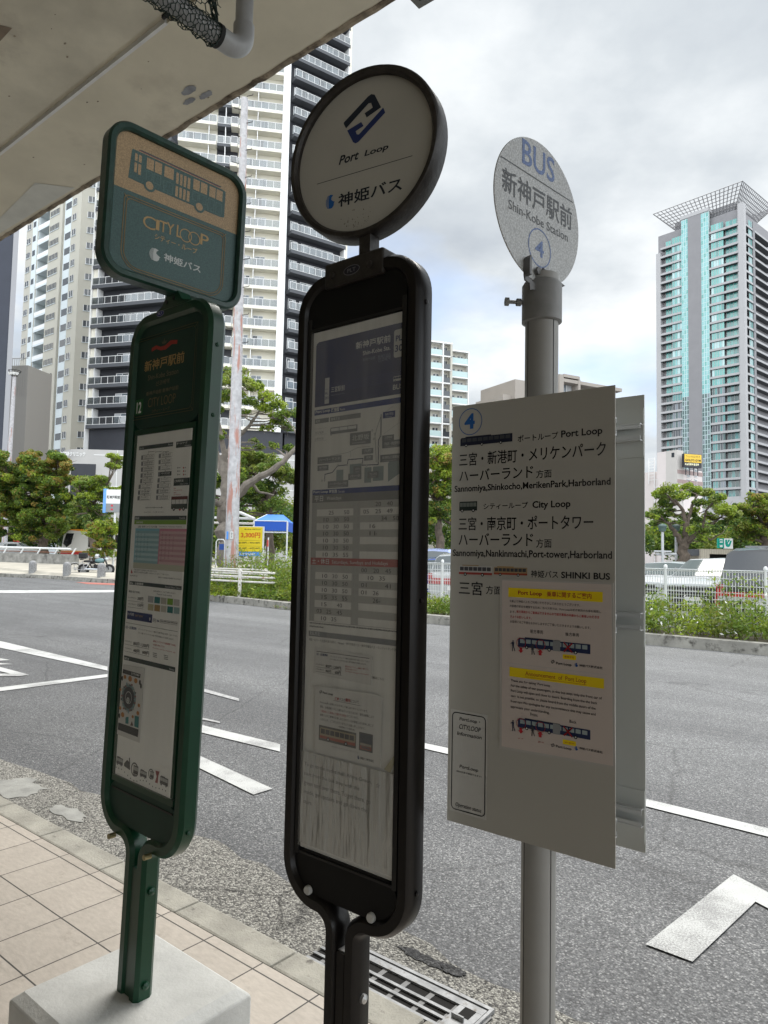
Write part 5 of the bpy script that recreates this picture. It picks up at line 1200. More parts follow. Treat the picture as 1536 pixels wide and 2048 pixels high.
tri = [D(*p) for p in ((452, 1085), (556, 1240), (440, 1228))]
g.add([(tri[0][0], -.0166, tri[0][1]), (tri[1][0], -.0166, tri[1][1]), (tri[1][0] - .004, -.040, tri[1][1]), (tri[0][0] - .01, -.036, tri[2][1])], [(0, 1, 2, 3)], M_brk); g.build('bracket', ws)
for x, z in (D(408, 1112), D(522, 1162)):
    g = MB(RW); g.lathe([(.0095, -.0155), (.0095, -.0225), (0, -.0225)], M_brk, 6, (x, 0, z), 'y', False); g.build('bolt', ws)
# ================================================================ buildings
def link_copy(o, dz=0.0, parent=None, dx=0.0, mesh=None):
    c = o.copy(); COL.objects.link(c)
    c.location = (o.location[0], o.location[1], o.location[2] + dz)
    c.parent = parent if parent is not None else o.parent
    if mesh: c.data = mesh
    return c
def win_mat(name, base, rough=.08):
    return mat(name, base, rough, spec=.9)
W_dark = win_mat('window_dark', (.035, .042, .05)); W_cur = mat('curtain_behind_glass', (.48, .50, .52), .3, spec=.7); W_blue = win_mat('window_blue_grey', (.16, .19, .22)); W_lit = mat('warm_curtain', (.55, .45, .27), .4)
M_crm = mat('cream_tile', (.78, .745, .64), .8, var=.04, vscale=.5); M_wht = mat('white_trim', (.82, .82, .81), .6); M_chr = mat('charcoal_tile', (.028, .030, .038), .6, var=.1, vscale=.7); M_chr2 = mat('grey_slab_face', (.085, .09, .10), .7)
G_rail = glass_mat('balcony_glass', (.75, .80, .82), 1.45, .05, .12, .72); G_teal = mat('teal_glass', (.10, .36, .33), .06, spec=1.0, var=.15, vscale=.12); G_teal2 = mat('teal_curtain_glass', (.19, .46, .46), .08, spec=1.0); G_teald = mat('teal_dark_glass', (.03, .08, .075), .06, spec=1.0)  # brighter teal bases carry the sky reflection in their colour
G_pale = mat('pale_teal_panel', (.48, .62, .62), .25, spec=.6)
def up(M, P): return M
def sash(g, x0, x1, z0, z1, y, n, mats, fm, t=.07, seed=0):
    """framed window of n lights"""
    q = random.Random(seed)
    g.box(x0, x1, y + .03, y + .06, z0, z1, mats[0])
    for k in range(n):
        a = x0 + (x1 - x0) * k / n; b = x0 + (x1 - x0) * (k + 1) / n
        g.box(a + t / 2, b - t / 2, y + .018, y + .03, z0 + t, z1 - t, q.choice(mats))
        g.box(a, a + t, y - .01, y + .018, z0, z1, fm)
    g.box(x1 - t, x1, y - .01, y + .018, z0, z1, fm); g.box(x0 + t, x1 - t, y - .008, y + .018, z0, z0 + t, fm); g.box(x0 + t, x1 - t, y - .008, y + .018, z1 - t, z1, fm)
def railing(g, x0, x1, y, z0, h, n, post, glass, m, t=.05):
    g.box(x0, x1, y - .03, y + .03, z0 + h - .06, z0 + h, m); g.box(x0, x1, y - .02, y + .02, z0 + .04, z0 + .09, m)
    for k in range(n + 1):
        a = x0 + (x1 - x0) * k / n; g.box(a - t / 2, a + t / 2, y - .028, y + .028, z0, z0 + h - .06, m)
    g.box(x0, x1, y - .008, y + .008, z0 + .09, z0 + h - .06, glass)

FH = 2.97
A = at(562, 776, 103.0); A[2] = 0
B = A - 15.9 * np.array([math.cos(R(10)), math.sin(R(10)), 0])
D0 = B - 12.4 * np.array([math.cos(R(16)), -math.sin(R(16)), 0])
Mc, Mr, Ml = M_at(B, R(-10)), M_at(A, R(-35)), M_at(D0, R(16))
tw = thing('apartment_tower', 'tall cream and charcoal apartment tower with white balcony railings, behind the rusty pole', 'apartment tower')
Z0, K0, K1 = 1.45, 6, 32
zb, zt_ = Z0 + FH * K0, Z0 + FH * K1
g = MB(Mc); g.box(0, 15.9, 0, 14, zb, zt_ + 1, M_crm); g.box(14.95, 16.0, -1.45, .5, zb - .1, zt_ + 1, M_wht); g.box(5.55, 8.6, -.02, .4, zb, zt_ + 1, M_chr); g.build('cream_wing', tw)
g = MB(Mr); g.box(.25, 9.6, .02, 13, zb, zt_ + 1.2, M_chr); g.box(9.6, 10.1, -1.2, 12, zb, zt_ + 1.2, M_crm); g.build('charcoal_wing', tw)
g = MB(Ml); g.box(-.3, 12.3, .03, 13, zb, zt_ + .9, M_chr); g.box(-.2, .65, -1.1, .03, zb, zt_, M_crm); g.box(-.42, -.30, -1.4, 8, zb - 3, zt_, M_wht); g.build('charcoal_wing', tw)
g = MB(Mc); g.box(-1, 16.3, -1.0, 13, 10, zb - .02, M_chr); g.box(-1, 16.5, -1.25, -1.0, 15.6, 15.75, M_wht); g.build('base_storey', tw)
g = MB(Mr); g.box(.6, 10, -.4, 13, 10, zb - .02, M_chr); g.build('base_storey', tw)
g = MB(Ml); g.box(-.2, 11.5, -.6, 12.5, 10, zb - .03, M_chr); g.build('base_storey', tw)
NFL = K1 - K0
def shifted(dst, w, dz):
    """append a copy of collector w, lifted by dz, to collector dst"""
    A_ = np.array(Matrix.Translation((0, 0, dz)) @ w.M); V = np.array(w.v) @ A_[:3, :3].T + A_[:3, 3]
    base = len(dst.v); dst.v.extend(map(tuple, V.tolist()))
    for mm in w.mats:
        if mm not in dst.mats: dst.mats.append(mm)
    for f, q in zip(w.f, w.mi): dst.f.append(tuple(base + t for t in f)); dst.mi.append(dst.mats.index(w.mats[q])); dst.sm.append(False)
REST_B, REST_R, REST_W = MB(), MB(), MB()
def storeys(M, segs, depth, wins, slab_h=.42, wseed=0):
    """segs: x0, x1, slab material, railing bays, depth, partition places, storeys seen; wins: x0, x1, sill, head, lights, storeys seen"""
    for x0, x1, m, rn, dp_, parts, vis in segs:
        g = MB(M); r = MB(M); g.box(x0, x1, -dp_, -.02, Z0, Z0 + slab_h, m); railing(r, x0 + .03, x1 - .03, -dp_ + .06, Z0 + slab_h, 1.12, rn, None, G_rail, M_wht)
        for x in parts: g.box(x - .05, x + .05, -depth + .1, -.02, Z0 + slab_h - .01, Z0 + FH, M_wht)
        b0 = r0 = None
        for i in range(NFL):
            dz = FH * (K0 + i)
            if vis[0] <= i < vis[1]:
                if b0 is None: b0 = g.build('balcony', tw); r0 = r.build('railing', b0); b0.location.z = dz
                else:
                    b = link_copy(b0); b.location.z = dz; c = r0.copy(); COL.objects.link(c); c.parent = b
            else: shifted(REST_B, g, dz); shifted(REST_R, r, dz)
    for j, (x0, x1, h0, h1, n, vis) in enumerate(wins):
        var = []
        for s_ in range(4):
            w = MB(M); sash(w, x0, x1, Z0 + h0, Z0 + h1, -.06, n, [W_dark, W_cur, W_blue, W_cur] if s_ != 2 else [W_cur, W_blue, W_dark], M_wht, .07, s_ + wseed + j * 11); var.append([w, None])
        for i in range(NFL):
            dz = FH * (K0 + i); v = var[(i * 7 + 3 * (i // 4)) % 4]
            if vis[0] <= i < vis[1]:
                if v[1] is None: v[1] = v[0].build('window', tw); v[1].location.z = dz
                else: c = v[1].copy(); COL.objects.link(c); c.location.z = dz
            else: shifted(REST_W, v[0], dz)
storeys(Mc, [(8.6, 15.0, M_crm, 6, 1.35, [11.35], (0, 19)), (7.55, 8.55, M_crm, 1, 1.6, [], (0, 19)), (5.6, 7.5, M_chr2, 2, 1.3, [6.75], (0, 19)), (.1, 5.5, M_crm, 5, 1.45, [4.4], (12, 18))], 1.35, [(8.9, 10.9, .42, 2.35, 3, (0, 19)), (11.5, 13.0, .42, 2.35, 2, (0, 19)), (.6, 4.0, .42, 2.35, 4, (12, 18)), (5.7, 7.4, .42, 2.3, 2, (13, 19))])
storeys(Mr, [(.3, 9.7, M_chr2, 9, 1.4, [9.55], (0, 21))], 1.4, [(.7, 2.0, .42, 2.45, 2, (0, 20)), (2.6, 8.2, .42, 2.45, 5, (0, 20))], .5, 5)
storeys(Ml, [(-.2, 12.1, M_chr2, 11, 1.4, [.7], (0, 12))], 1.4, [(3.6, 8.8, .42, 2.3, 5, (0, 10))], .5, 9)
ob_ = REST_B.build('balcony', tw, kind='stuff'); REST_R.build('railing', ob_); REST_W.build('window', tw, kind='stuff')

# low building with the curved corner
M_pod = mat('grey_panel_wall', (.46, .445, .43), .8, var=.05, vscale=.5)
pod = thing('clinic_building', 'low grey clinic building with a rounded corner and white lettering', 'building')
p0 = at(118, 900, 86.0); MP = M_at((p0[0], p0[1], 0), R(-3))
pl = [(0.0, 2.2)] + [(2.6 - 2.6 * math.cos(R(a)), 2.6 - 2.6 * math.sin(R(a))) for a in range(10, 91, 10)] + [(5.0, 0), (5.0, 0)][:1] + [(30, 0), (30, 20), (0, 20)]
g = MB(MP); g.slab(pl, -.1, 13.9, M_pod); g.slab([(x, y) for x, y in [(4.2, -.03), (30, -.03), (30, 0.0), (4.2, .0)]], 13.2, 13.28, M_wht); g.slab([(4.5, -.03), (30, -.03), (30, 0), (4.5, 0)], 9.4, 9.46, M_wht); g.build('walls', pod)
g = MB(MP); g.slab([(.9, .62), (1.7, .12), (2.4, -.05), (4.5, -.05), (4.5, .1), (1.4, .9)], 2.5, 12.1, M_chr); g.box(2.4, 4.52, -.08, -.05, 8.2, 8.28, M_wht); g.build('dark_recess', pod)
FP = Face(MP, -.09); g = MB(MP); FP.text(g, 'ック健診クリニック', 113, 904, 913.5, 170.5, 911.5, mat('sign_white', (.75, .75, .74), .5), .03, -.09); g.build('lettering', pod)
g = MB(MP)
for k in range(4): g.box(7 + k * 5, 7.05 + k * 5, -.02, 0, 0, 13.9, M_wht)
g.build('wall_joints', pod)

# beige-grey tower at the left
M_gt = mat('beige_tile', (.52, .50, .43), .85, var=.04, vscale=.4); M_gt2 = mat('beige_tile_side', (.50, .48, .42), .85, var=.04, vscale=.4); M_pal = mat('pale_panel', (.66, .72, .74), .7)
E0 = at(152, 650, 126.0); E0[2] = 0
LL = 21.0
L0 = E0 - LL * np.array([math.cos(R(38)), -math.sin(R(38)), 0])
MLf, MRf = M_at(L0, R(38)), M_at(E0, R(-16))
gt = thing('apartment_tower', 'beige tiled apartment tower with small windows and recessed balconies, left of the green stop', 'apartment tower')
FL = Face(MLf, 0).crop(0, 380, 3.94); FR = Face(MRf, 0).crop(0, 380, 3.94)
X = lambda u, v=1100: FL(u, v)[0]
fh = 2.9; zref = FL(300, 1225)[1]            # underside level of one recess
xb0, xb1 = X(262), X(348)
g = MB(MLf)
g.box(0, xb0, 0, 3, 0, 84, M_gt2); g.box(xb1, LL, 0, 3, 0, 84, M_gt); g.box(0, LL, 2.8, 12, 0, 84.1, M_gt); g.build('long_wall', gt)
RL = FR(800, 1100)[0]
g = MB(MRf); g.box(.03, RL, .03, 11, 0, 84.05, M_gt); g.build('end_wall', gt)
g = MB(MLf); g.box(X(470), X(522), -.05, .02, 0, 84, M_pal); g.box(X(222), X(258), -.06, .02, 0, 84, M_pal); g.box(X(448), X(465), -.4, 0.05, 0, 84, M_gt); g.build('pale_strips', gt)
items = []
bg_ = MB(MLf); bg_.box(xb0, xb1, -.02, 2.7, 0, .38, M_pal); bg_.box(xb0, xb1, -.02, .12, .38, 1.05, M_wht); bg_.box(xb0 + .02, xb0 + .2, .1, 2.7, .4, fh, M_pal)
b0 = bg_.build('balcony', gt)
wn = MB(MLf); wn.box(xb0 + (xb1 - xb0) * .55, xb1 - .1, 2.6, 2.75, .5, 2.2, W_dark); w0 = wn.build('window', b0)
def small_win(M, x0, x1, h0, h1, n, bars=0, y=0.0, dm=W_dark):
    w = MB(M); w.box(x0, x1, y - .05, y + .02, h0, h1, dm)
    for k in range(n + 1): a = x0 + (x1 - x0) * k / n; w.box(a - .04, a + .04, y - .08, y - .04, h0, h1, M_gt if bars else M_wht)
    w.box(x0 - .1, x1 + .1, y - .12, y, h0 - .1, h0, M_pal); return w.build('window', gt)
wl = [small_win(MLf, X(178), X(207), 1.25, 2.35, 2), small_win(MLf, X(357), X(425), 1.35, 2.45, 6, 1), small_win(MLf, X(531), X(560), 1.25, 2.45, 2)]
wr = small_win(MRf, FR(652, 1050)[0], FR(712, 1050)[0], 1.3, 2.4, 2, 0, .03)
rc = MB(MLf); rc.box(X(478), X(520), -.08, -.04, 1.1, 2.35, W_dark); rc0 = rc.build('recess', gt); rc = MB(MLf); rc.box(X(226), X(246), -.09, -.05, 1.2, 2.3, W_dark); rc1 = rc.build('recess', gt)
kref = round(zref / fh); zoff = zref - kref * fh
ks = list(range(4, 28))
for i, k in enumerate(ks):
    z = zoff + k * fh
    if i == 0:
        b0.location.z = z; rc0.location.z = z; rc1.location.z = z
        for w in wl + [wr]: w.location.z = z
        continue
    b = b0.copy(); COL.objects.link(b); b.location.z = z
    c = w0.copy(); COL.objects.link(c); c.parent = b
    c = rc0.copy(); COL.objects.link(c); c.location.z = z; c = rc1.copy(); COL.objects.link(c); c.location.z = z
    for w in wl + [wr]: c = w.copy(); COL.objects.link(c); c.location.z = z

# navy slab building at the very left, and the small brown one behind it
nb = thing('office_block', 'dark navy blank-walled block with a pale edge strip at the far left', 'building')
q = at(4, 900, 92.0); MN = M_at((q[0], q[1], 0), R(-29)); M_navy = mat('navy_panel', (.030, .036, .055), .55, var=.08, vscale=.5); M_strip = mat('pale_strip', (.34, .34, .36), .6)
g = MB(MN); g.box(-25, 0, 0, 14, -.1, 58, M_navy); g.build('walls', nb)
g = MB(MN); g.box(0.0, .62, -.1, 9, -.1, 58.2, M_strip); g.build('edge_strip', nb)
bb_ = thing('brown_building', 'small brown-grey building peeping between the navy block and the beige tower', 'building')
q = at(10, 930, 112.0); MBb = M_at((q[0], q[1], 0), R(10)); g = MB(MBb); zt2 = 1.55 + (1098 - 727) / 1420 * 112
g.box(-1.5, 3.2, 0, 6, -.1, zt2, mat('brown_wall', (.36, .34, .31), .8)); g.build('walls', bb_)
g = MB(MBb)
for k in range(7): g.box(.35 + k * .38, .42 + k * .38, -.03, .0, zt2 - 5, zt2 + 1.2, mat('rail_grey', (.33, .32, .30), .6) if k == 0 else g.mats[0])
g.box(-1.4, 3.1, -.035, 0.0, zt2 + 1.1, zt2 + 1.2, g.mats[0]); g.build('roof_rail', bb_)

# mid-rise flats between the brown stop and the white board
ap = thing('apartment_block', 'mid-rise flats with pale glass balconies, between the brown case and the white board', 'apartment block')
q = at(872, 880, 150.0); MA = M_at((q[0], q[1], 0), R(-20)); FA = Face(MA, 0)
M_apw = mat('beige_wall', (.55, .53, .47), .8)
zl = FA(886, 687)[1]; xl0 = FA(830, 750)[0]; xm0 = FA(881, 750)[0]; xm1 = FA(893, 750)[0]; xl1 = FA(900, 750)[0]
MA2 = M_at(MA @ Vector((xl1, 1.2, 0)), R(-20)); FA2 = Face(MA2, 0); xr1 = FA2(933, 750)[0]; zr = FA2(915, 704)[1]
g = MB(MA); g.box(xl0, xl1, 0, 12, 0, zl, M_apw); g.box(xl0, xl1 + .02, -1.25, 0, zl - .35, zl, M_wht); g.box(xm0 - .15, xm0 + .15, -1.3, 0, 0, zl - .36, M_wht); g.box(xl1 - .5, xl1 - .02, -1.2, 0, 0, zl - .37, M_apw); g.build('walls', ap)
g = MB(MA2); g.box(.05, xr1, 0, 12, 0, zr, M_apw); g.box(.05, xr1 + .02, -1.25, 0, zr - .3, zr, M_wht); g.box(xr1 - .25, xr1, -1.25, 0, 0, zr - .31, M_wht); g.build('walls', ap)
sp = 27.6 / 1420 * 150
def flat_floor(M, x0, x1, z, dark=None, blk=0):
    g = MB(M); g.box(x0, x1, -1.2, -.02, z, z + .28, M_wht); o = g.build('balcony', ap)
    g = MB(M)
    if dark is not None: g.box(x0 + .2, dark - .2, -1.18, -1.14, z + .28, z + 1.45, G_pale); g.box(dark + .25, x1 - .55, -1.16, -1.10, z + .28, z + 1.4, W_dark)
    else: g.box(x0 + .1, x1 - .3, -1.18, -1.14, z + .28, z + 1.5, G_pale)
    g.build('railing', o)
    g = MB(M)
    a = x0 + .4
    while a + 1.4 < (dark or x1): g.box(a, a + 1.2, -.06, .0, z + .3, z + 2.2, W_dark); g.box(a + .55, a + .65, -.08, -.05, z + .3, z + 2.2, M_wht); a += 1.9
    if dark is not None: g.box(dark + .5, x1 - .8, -.06, 0, z + .3, z + 2.3, W_dark)
    g.build('window', o)
for k in range(8): flat_floor(MA, xl0, xl1, zl - .3 - sp * (k + 1), xm0); flat_floor(MA2, .05, xr1, zr - .25 - sp * (k + 1))

# beige building behind the white board
bz = thing('beige_building', 'beige-brown building whose roofline shows above the white board', 'building')
M_bz = mat('brown_beige', (.34, .305, .27), .8, var=.04, vscale=.5); q = at(1030, 790, 120.0); MZ = M_at((q[0], q[1], 0), R(-28)); FZ = Face(MZ, 0)
g = MB(MZ); z1 = FZ(1035, 759)[1]; x1 = FZ(1052, 780)[0]; x2 = FZ(1115, 770)[0]; x3 = FZ(1155, 770)[0]; x4 = FZ(1240, 800)[0]; z2 = FZ(1120, 750)[1]; z3 = FZ(1165, 766)[1]
g.box(0, x1, 0, 10, 0, z1, M_bz); g.box(x1, x2, .4, 10, 0, z1 - 2.2, M_bz); g.box(x2, x2 + 1.0, -.5, 10, 0, z2, M_bz); g.box(x2 + 1.0, x4, -.5, 10, z3 - .5, z3 + .1, M_bz); g.box(x2 + 1.0, x3, -.6, 9, z2 - .4, z2 + .15, M_bz); g.box(x3 - .3, x3 + .2, -.55, 9, 0, z2 - .4, M_bz); g.box(x2 + 1, x4, 1.5, 10, 0, z3 - .5, M_bz); g.box(-1.8, 0, 1, 9, 0, FZ(1015, 786)[1], M_bz); g.build('walls', bz)
g = MB(MZ); sash(g, x2 + 1.1, x3 - .35, z2 - 4, z2 - 1.0, 1.2, 5, [W_blue, W_cur], M_wht, .1); g.build('window', bz)
g = MB(MZ); sash(g, x3 + .3, x4 - .5, z3 - 4, z3 - .9, 1.25, 6, [W_blue, W_dark], M_wht, .1); g.build('window', bz)
g = MB(MZ); g.tube([(x2 + 2, 3, z2), (x2 + 2, 3, z2 + 2.6)], .05, M_wht, 5); g.tube([(x3 + 1, 3, z3), (x3 + 1, 3, z3 + 1.5)], .05, M_wht, 5); g.build('antenna', bz)

# glass tower at the right
G0 = at(1489, 760, 225.0); G0[2] = 0
LG_ = 30.0
GL = G0 - LG_ * np.array([math.cos(R(49)), -math.sin(R(49)), 0])
MGL, MGR = M_at(GL, R(49)), M_at(G0, R(-41))
GF = Face(MGL, 0); GR_ = Face(MGR, 0)
M_gc = mat('grey_concrete_frame', (.42, .415, .42), .7, var=.04, vscale=.2); M_gd = mat('grey_tile_core', (.25, .245, .255), .7, var=.05, vscale=.4); M_gs = mat('dark_soffit', (.05, .055, .06), .7)
gtw = thing('glass_tower', 'tall teal glass and grey high-rise with a flared lattice roof at the right', 'high-rise')
gx = lambda u, v=700: GF(u, v)[0]
X0g = gx(1313); xs_ = dict(c0=gx(1322), b1=gx(1345), w1=gx(1365), k1=gx(1378.5), k2=gx(1404.5), w2=gx(1420), b2=gx(1449), p=gx(1480))
ztop_ = GF(1484, 405)[1]; zlow_ = GF(1484, 997)[1]
g = MB(MGL); g.box(X0g, LG_ - 1.75, 1.6, 26, 0, ztop_ - 1.0, M_gd); g.box(X0g, xs_['c0'], -.1, 1.6, zlow_, ztop_ - 8, M_gc); g.box(xs_['p'], LG_ + .3, -.3, 1.7, zlow_, ztop_, M_gc); g.box(X0g - .2, LG_ + .25, -.25, 26, 0, zlow_, M_gc); g.build('frame', gtw)
g = MB(MGL); g.box(xs_['k1'], xs_['k2'], -.6, 1.6, zlow_ + 1, ztop_ + 1.5, M_gd); g.box(xs_['w1'] - .1, xs_['w2'] + .1, -.7, 2.0, ztop_ + 1.0, ztop_ + 2.2, M_gc); g.build('core_strip', gtw)
g = MB(MGR); g.box(0.05, 1.7, -.35, 1.7, zlow_, ztop_ - .05, M_gc); g.box(1.8, 26, 1.7, 20, 0, ztop_ - 1.2, M_gd); g.box(7.6, 9.2, -.2, 1.8, zlow_, ztop_ - 4, M_gd); g.build('frame', gtw)
gh = 3.1; nf = int((ztop_ - 1.6 - zlow_) / gh)
bands = []
for M, xa, xb in ((MGL, xs_['c0'], xs_['w1']), (MGL, xs_['w2'], xs_['p']), (MGR, 1.7, 24)):
    g = MB(M); g.box(xa, xb, -.1, 1.58, 0, .75, M_gc); g.box(xa, xb, -.2, 1.58, -.14, -.01, M_gs); bands.append(g.build('floor_band', gtw))
def gwin(M, segs, mset, seed=0):
    g = MB(M)
    for x0, x1, y, n, kind in segs:
        q = random.Random(int(x0 * 10) + n + 97 * seed)
        for k in range(n):
            a = x0 + (x1 - x0) * k / n; b = x0 + (x1 - x0) * (k + 1) / n
            g.box(a + .06, b - .06, y, y + .05, .76, gh - .15, q.choice(mset) if kind == 'w' else mset[0 if q.random() < .7 else -2]); g.box(a - .06, a + .06, y - .04, y + .05, .76, gh - .15, M_gc)
    return g
LW = [[(xs_['c0'] + 1.3, xs_['b1'], 1.2, 3, 'b'), (xs_['b1'], xs_['w1'], .1, 4, 'w')], [(xs_['w2'] + .6, xs_['b2'], .1, 5, 'w'), (xs_['b2'] + .3, xs_['p'], 1.1, 4, 'b')]]
RW_ = [(1.9, 4.6, 1.3, 3, 'b'), (4.6, 7.4, .1, 4, 'w')]
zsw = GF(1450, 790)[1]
G_teal3 = mat('teal_blind_glass', (.40, .60, .60), .12, spec=.9); G_teal4 = mat('teal_deep_glass', (.06, .24, .23), .06, spec=1.0)  # paler and deeper tints, mixed at random between panes
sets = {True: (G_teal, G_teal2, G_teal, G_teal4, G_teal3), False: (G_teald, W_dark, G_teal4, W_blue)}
wcache = {}
for k in range(nf):
    z = zlow_ + k * gh
    for i, o in enumerate(bands):
        if k == 0: o.location.z = z
        else: c = o.copy(); COL.objects.link(c); c.location.z = z
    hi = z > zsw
    vs_ = (k * 5 + k // 3) % 6
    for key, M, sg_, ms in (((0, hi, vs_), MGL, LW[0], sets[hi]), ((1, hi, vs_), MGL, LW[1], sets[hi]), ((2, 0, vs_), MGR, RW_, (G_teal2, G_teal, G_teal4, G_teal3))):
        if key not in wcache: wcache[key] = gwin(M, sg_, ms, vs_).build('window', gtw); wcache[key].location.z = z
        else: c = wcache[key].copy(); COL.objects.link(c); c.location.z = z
for xa, xb in ((xs_['w1'], xs_['k1']), (xs_['k2'], xs_['w2'])):     # glazed strips either side of the solid core
    g = MB(MGL)
    for k in range(int((ztop_ + .9 - zlow_) / gh * 2)):
        z = zlow_ + k * gh / 2
        for j in range(3):
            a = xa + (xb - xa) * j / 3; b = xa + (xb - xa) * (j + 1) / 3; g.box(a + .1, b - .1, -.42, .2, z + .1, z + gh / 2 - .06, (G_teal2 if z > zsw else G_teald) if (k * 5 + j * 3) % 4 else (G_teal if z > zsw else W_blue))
    g.box(xa, xb, -.40, .5, zlow_, ztop_ + .9, G_pale); g.build('glazed_strip', gtw)
# flared lattice crown
zc0, zc1 = ztop_ + .5, ztop_ + 6.6
g = MB(MGL); M_lat = mat('lattice_steel', (.22, .22, .23), .6)
WB, DB = LG_ - X0g, 24
i0 = [(X0g + 5, 4), (LG_ - 4, 4), (LG_ - 4, DB - 4), (X0g + 5, DB - 4)]; o0 = [(X0g - .5, -1), (LG_ + .5, -1), (LG_ + .5, DB + 1), (X0g - .5, DB + 1)]
P3 = lambda p, z: (p[0], p[1], z)
for s_ in range(4):
    a, b = i0[s_], i0[(s_ + 1) % 4]; c, d = o0[s_], o0[(s_ + 1) % 4]
    for t in np.linspace(0, 1, 8): 
        pa = tuple(a[i] + (c[i] - a[i]) * t for i in (0, 1)); pb = tuple(b[i] + (d[i] - b[i]) * t for i in (0, 1)); g.tube([P3(pa, zc0 + (zc1 - zc0) * t), P3(pb, zc0 + (zc1 - zc0) * t)], .16, M_lat, 4, False, False)
    for t in np.linspace(0, 1, 22):
        pa = tuple(a[i] + (b[i] - a[i]) * t for i in (0, 1)); pb = tuple(c[i] + (d[i] - c[i]) * t for i in (0, 1)); g.tube([P3(pa, zc0), P3(pb, zc1)], .15, M_lat, 4, False, False)
g.build('lattice_roof', gtw)
g = MB(MGL); g.box(X0g + 5, LG_ - 4, 4, DB - 4, ztop_ - 1.5, zc0 + 2.4, mat('roof_plant', (.30, .30, .31), .8)); g.build('roof_plant', gtw)

# pale pink building with the yellow sign
M_pk = mat('pale_pink_wall', (.70, .635, .615), .8, var=.04, vscale=.5); M_pk2 = mat('greyed_wall', (.56, .53, .50), .8, var=.05, vscale=.5); M_pb = mat('pink_band', (.36, .27, .255), .8)
pk = thing('pink_building', 'pale pink building with an outside stair and a yellow rooftop sign, below the glass tower', 'building')
q = at(1354.5, 980, 92.0); MK = M_at((q[0], q[1], 0), R(-33)); MKl = M_at((q[0], q[1], 0), R(57)); FK = Face(MK, 0); FKl = Face(MKl, 0)
zt3 = FK(1356, 900)[1]; xw = FK(1367, 930)[0]; xe = FK(1405, 960)[0]; zb3 = FK(1356, 936)[1]; xll = FKl(1332, 950)[0]
g = MB(MKl); g.box(xll, 0, .0, xw * .99, 0, zt3, M_pk2); g.build('stair_tower', pk)
g = MB(MK); g.box(0.02, xw, .02, 3, 0, zt3 - .02, M_pk); g.box(xw, xe, .03, 9, 0, zb3, M_pk)
for u in (943, 962, 981): z = FK(1356, u)[1]; g.box(.05, xe + .02, -.03, .02, z - .25, z + .25, M_pb)
g.build('walls', pk)
for v in (951, 971):
    for u in (1374, 1389):
        g = MB(MK); a = FK(u, v + 3.5); b = FK(u + 5.5, v - 3.5); sash(g, a[0], b[0], a[1], a[1] + 1.1, -.02, 2, [W_dark, W_blue], M_wht, .06); g.build('window', pk)
g = MB(MKl); a = FKl(1346, 910); g.box(a[0] - .2, a[0] + .2, -.04, .03, a[1] - .3, a[1] + .3, W_dark); g.build('vent', pk)
q = at(1368, 922, 91.5); MS = M_at((q[0], q[1], 0), R(-16)); FS = Face(MS, 0)
x1 = FS(1403, 925)[0]; zz1 = FS(1368, 907)[1]; zz0 = FS(1368, 934)[1]; zm_ = FS(1369, 924)[1]
sg = thing('rooftop_sign', 'yellow gym sign above a black caption board on the pink roof', 'sign')
g = MB(MS); g.box(0, x1, 0, .4, zz0, zz1, M_chr); 
for k in range(4): g.tube([(x1 * (.15 + .23 * k), .2, zz0 - 1.0), (x1 * (.15 + .23 * k), .2, zz0)], .06, M_chr, 5)
g.build('board', sg)
g = MB(MS); g.box(.06, x1 - .05, -.05, -.005, zm_, zz1 - .05, mat('sign_yellow', (.80, .52, .05), .5)); yp = g.build('yellow_panel', sg)
hgt = zz1 - zm_
g = MB(MS); g.text('フィットネスクラブ', x1 * .1, zm_ + hgt * .52, x1 * .8, hgt * .32, -.06, BKK, .01); g.text("GOLD'S GYM", x1 * .06, zm_ + hgt * .12, x1 * .88, hgt * .28, -.06, BKK, .03); g.build('lettering', yp)
g = MB(MS); g.text('KOBE SANNOMIYA', x1 * .05, zz0 + .22, x1 * .78, (zm_ - zz0) * .5, -.02, mat('sign_letters', (.7, .66, .45), .5), .03) if False else greek(g, x1 * .05, zz0 + .25, x1 * .8, (zm_ - zz0) * .5, -.02, mat('sign_letters', (.7, .66, .45), .5), 3)
g.build('caption', sg)
st_ = thing('fire_escape', 'white steel outside stair climbing the left side of the pink building', 'staircase')
MKs = M_at(MKl @ Vector((xll - .1, 1.2, 0)), R(57)); g = MB(MKs); fl = MB(MKs)
wst = FKl(1333, 950)[0] - FKl(1309, 950)[0]; wst = min(max(wst, 2.5), 5)
for k in range(7):
    z = zt3 - 4.5 - k * 2.9
    g.box(-wst, 0, -.05, 1.4, z - .12, z, M_wht); g.box(-wst, 0, -.06, -.02, z + .95, z + 1.02, M_wht); 
    for t in range(9): g.box(-wst + wst * t / 8 - .02, -wst + wst * t / 8 + .02, -.05, -.02, z, z + .95, M_wht)
    fl.add([(-wst + .3, .2, z), (-wst + .3, 1.2, z), (-.3, 1.2, z + 2.8), (-.3, .2, z + 2.8), (-wst + .3, .2, z - .25), (-wst + .3, 1.2, z - .25), (-.3, 1.2, z + 2.55), (-.3, .2, z + 2.55)], [(0, 1, 2, 3), (7, 6, 5, 4), (0, 3, 7, 4), (1, 5, 6, 2)], M_wht)
g.build('landings', st_); fl.build('flights', st_)
g = MB(MKs)
for x, zz in ((-wst, zt3 - .5), (-.05, zt3 - 2), (-wst * .5, zt3 - 1.5)): g.tube([(x, -.06, 0), (x, -.06, zz)], .07, M_wht, 6)
for k in range(8): g.box(-wst - .9, -wst, -.1, -.04, zt3 - .6 - k * .42, zt3 - .53 - k * .42, M_wht)
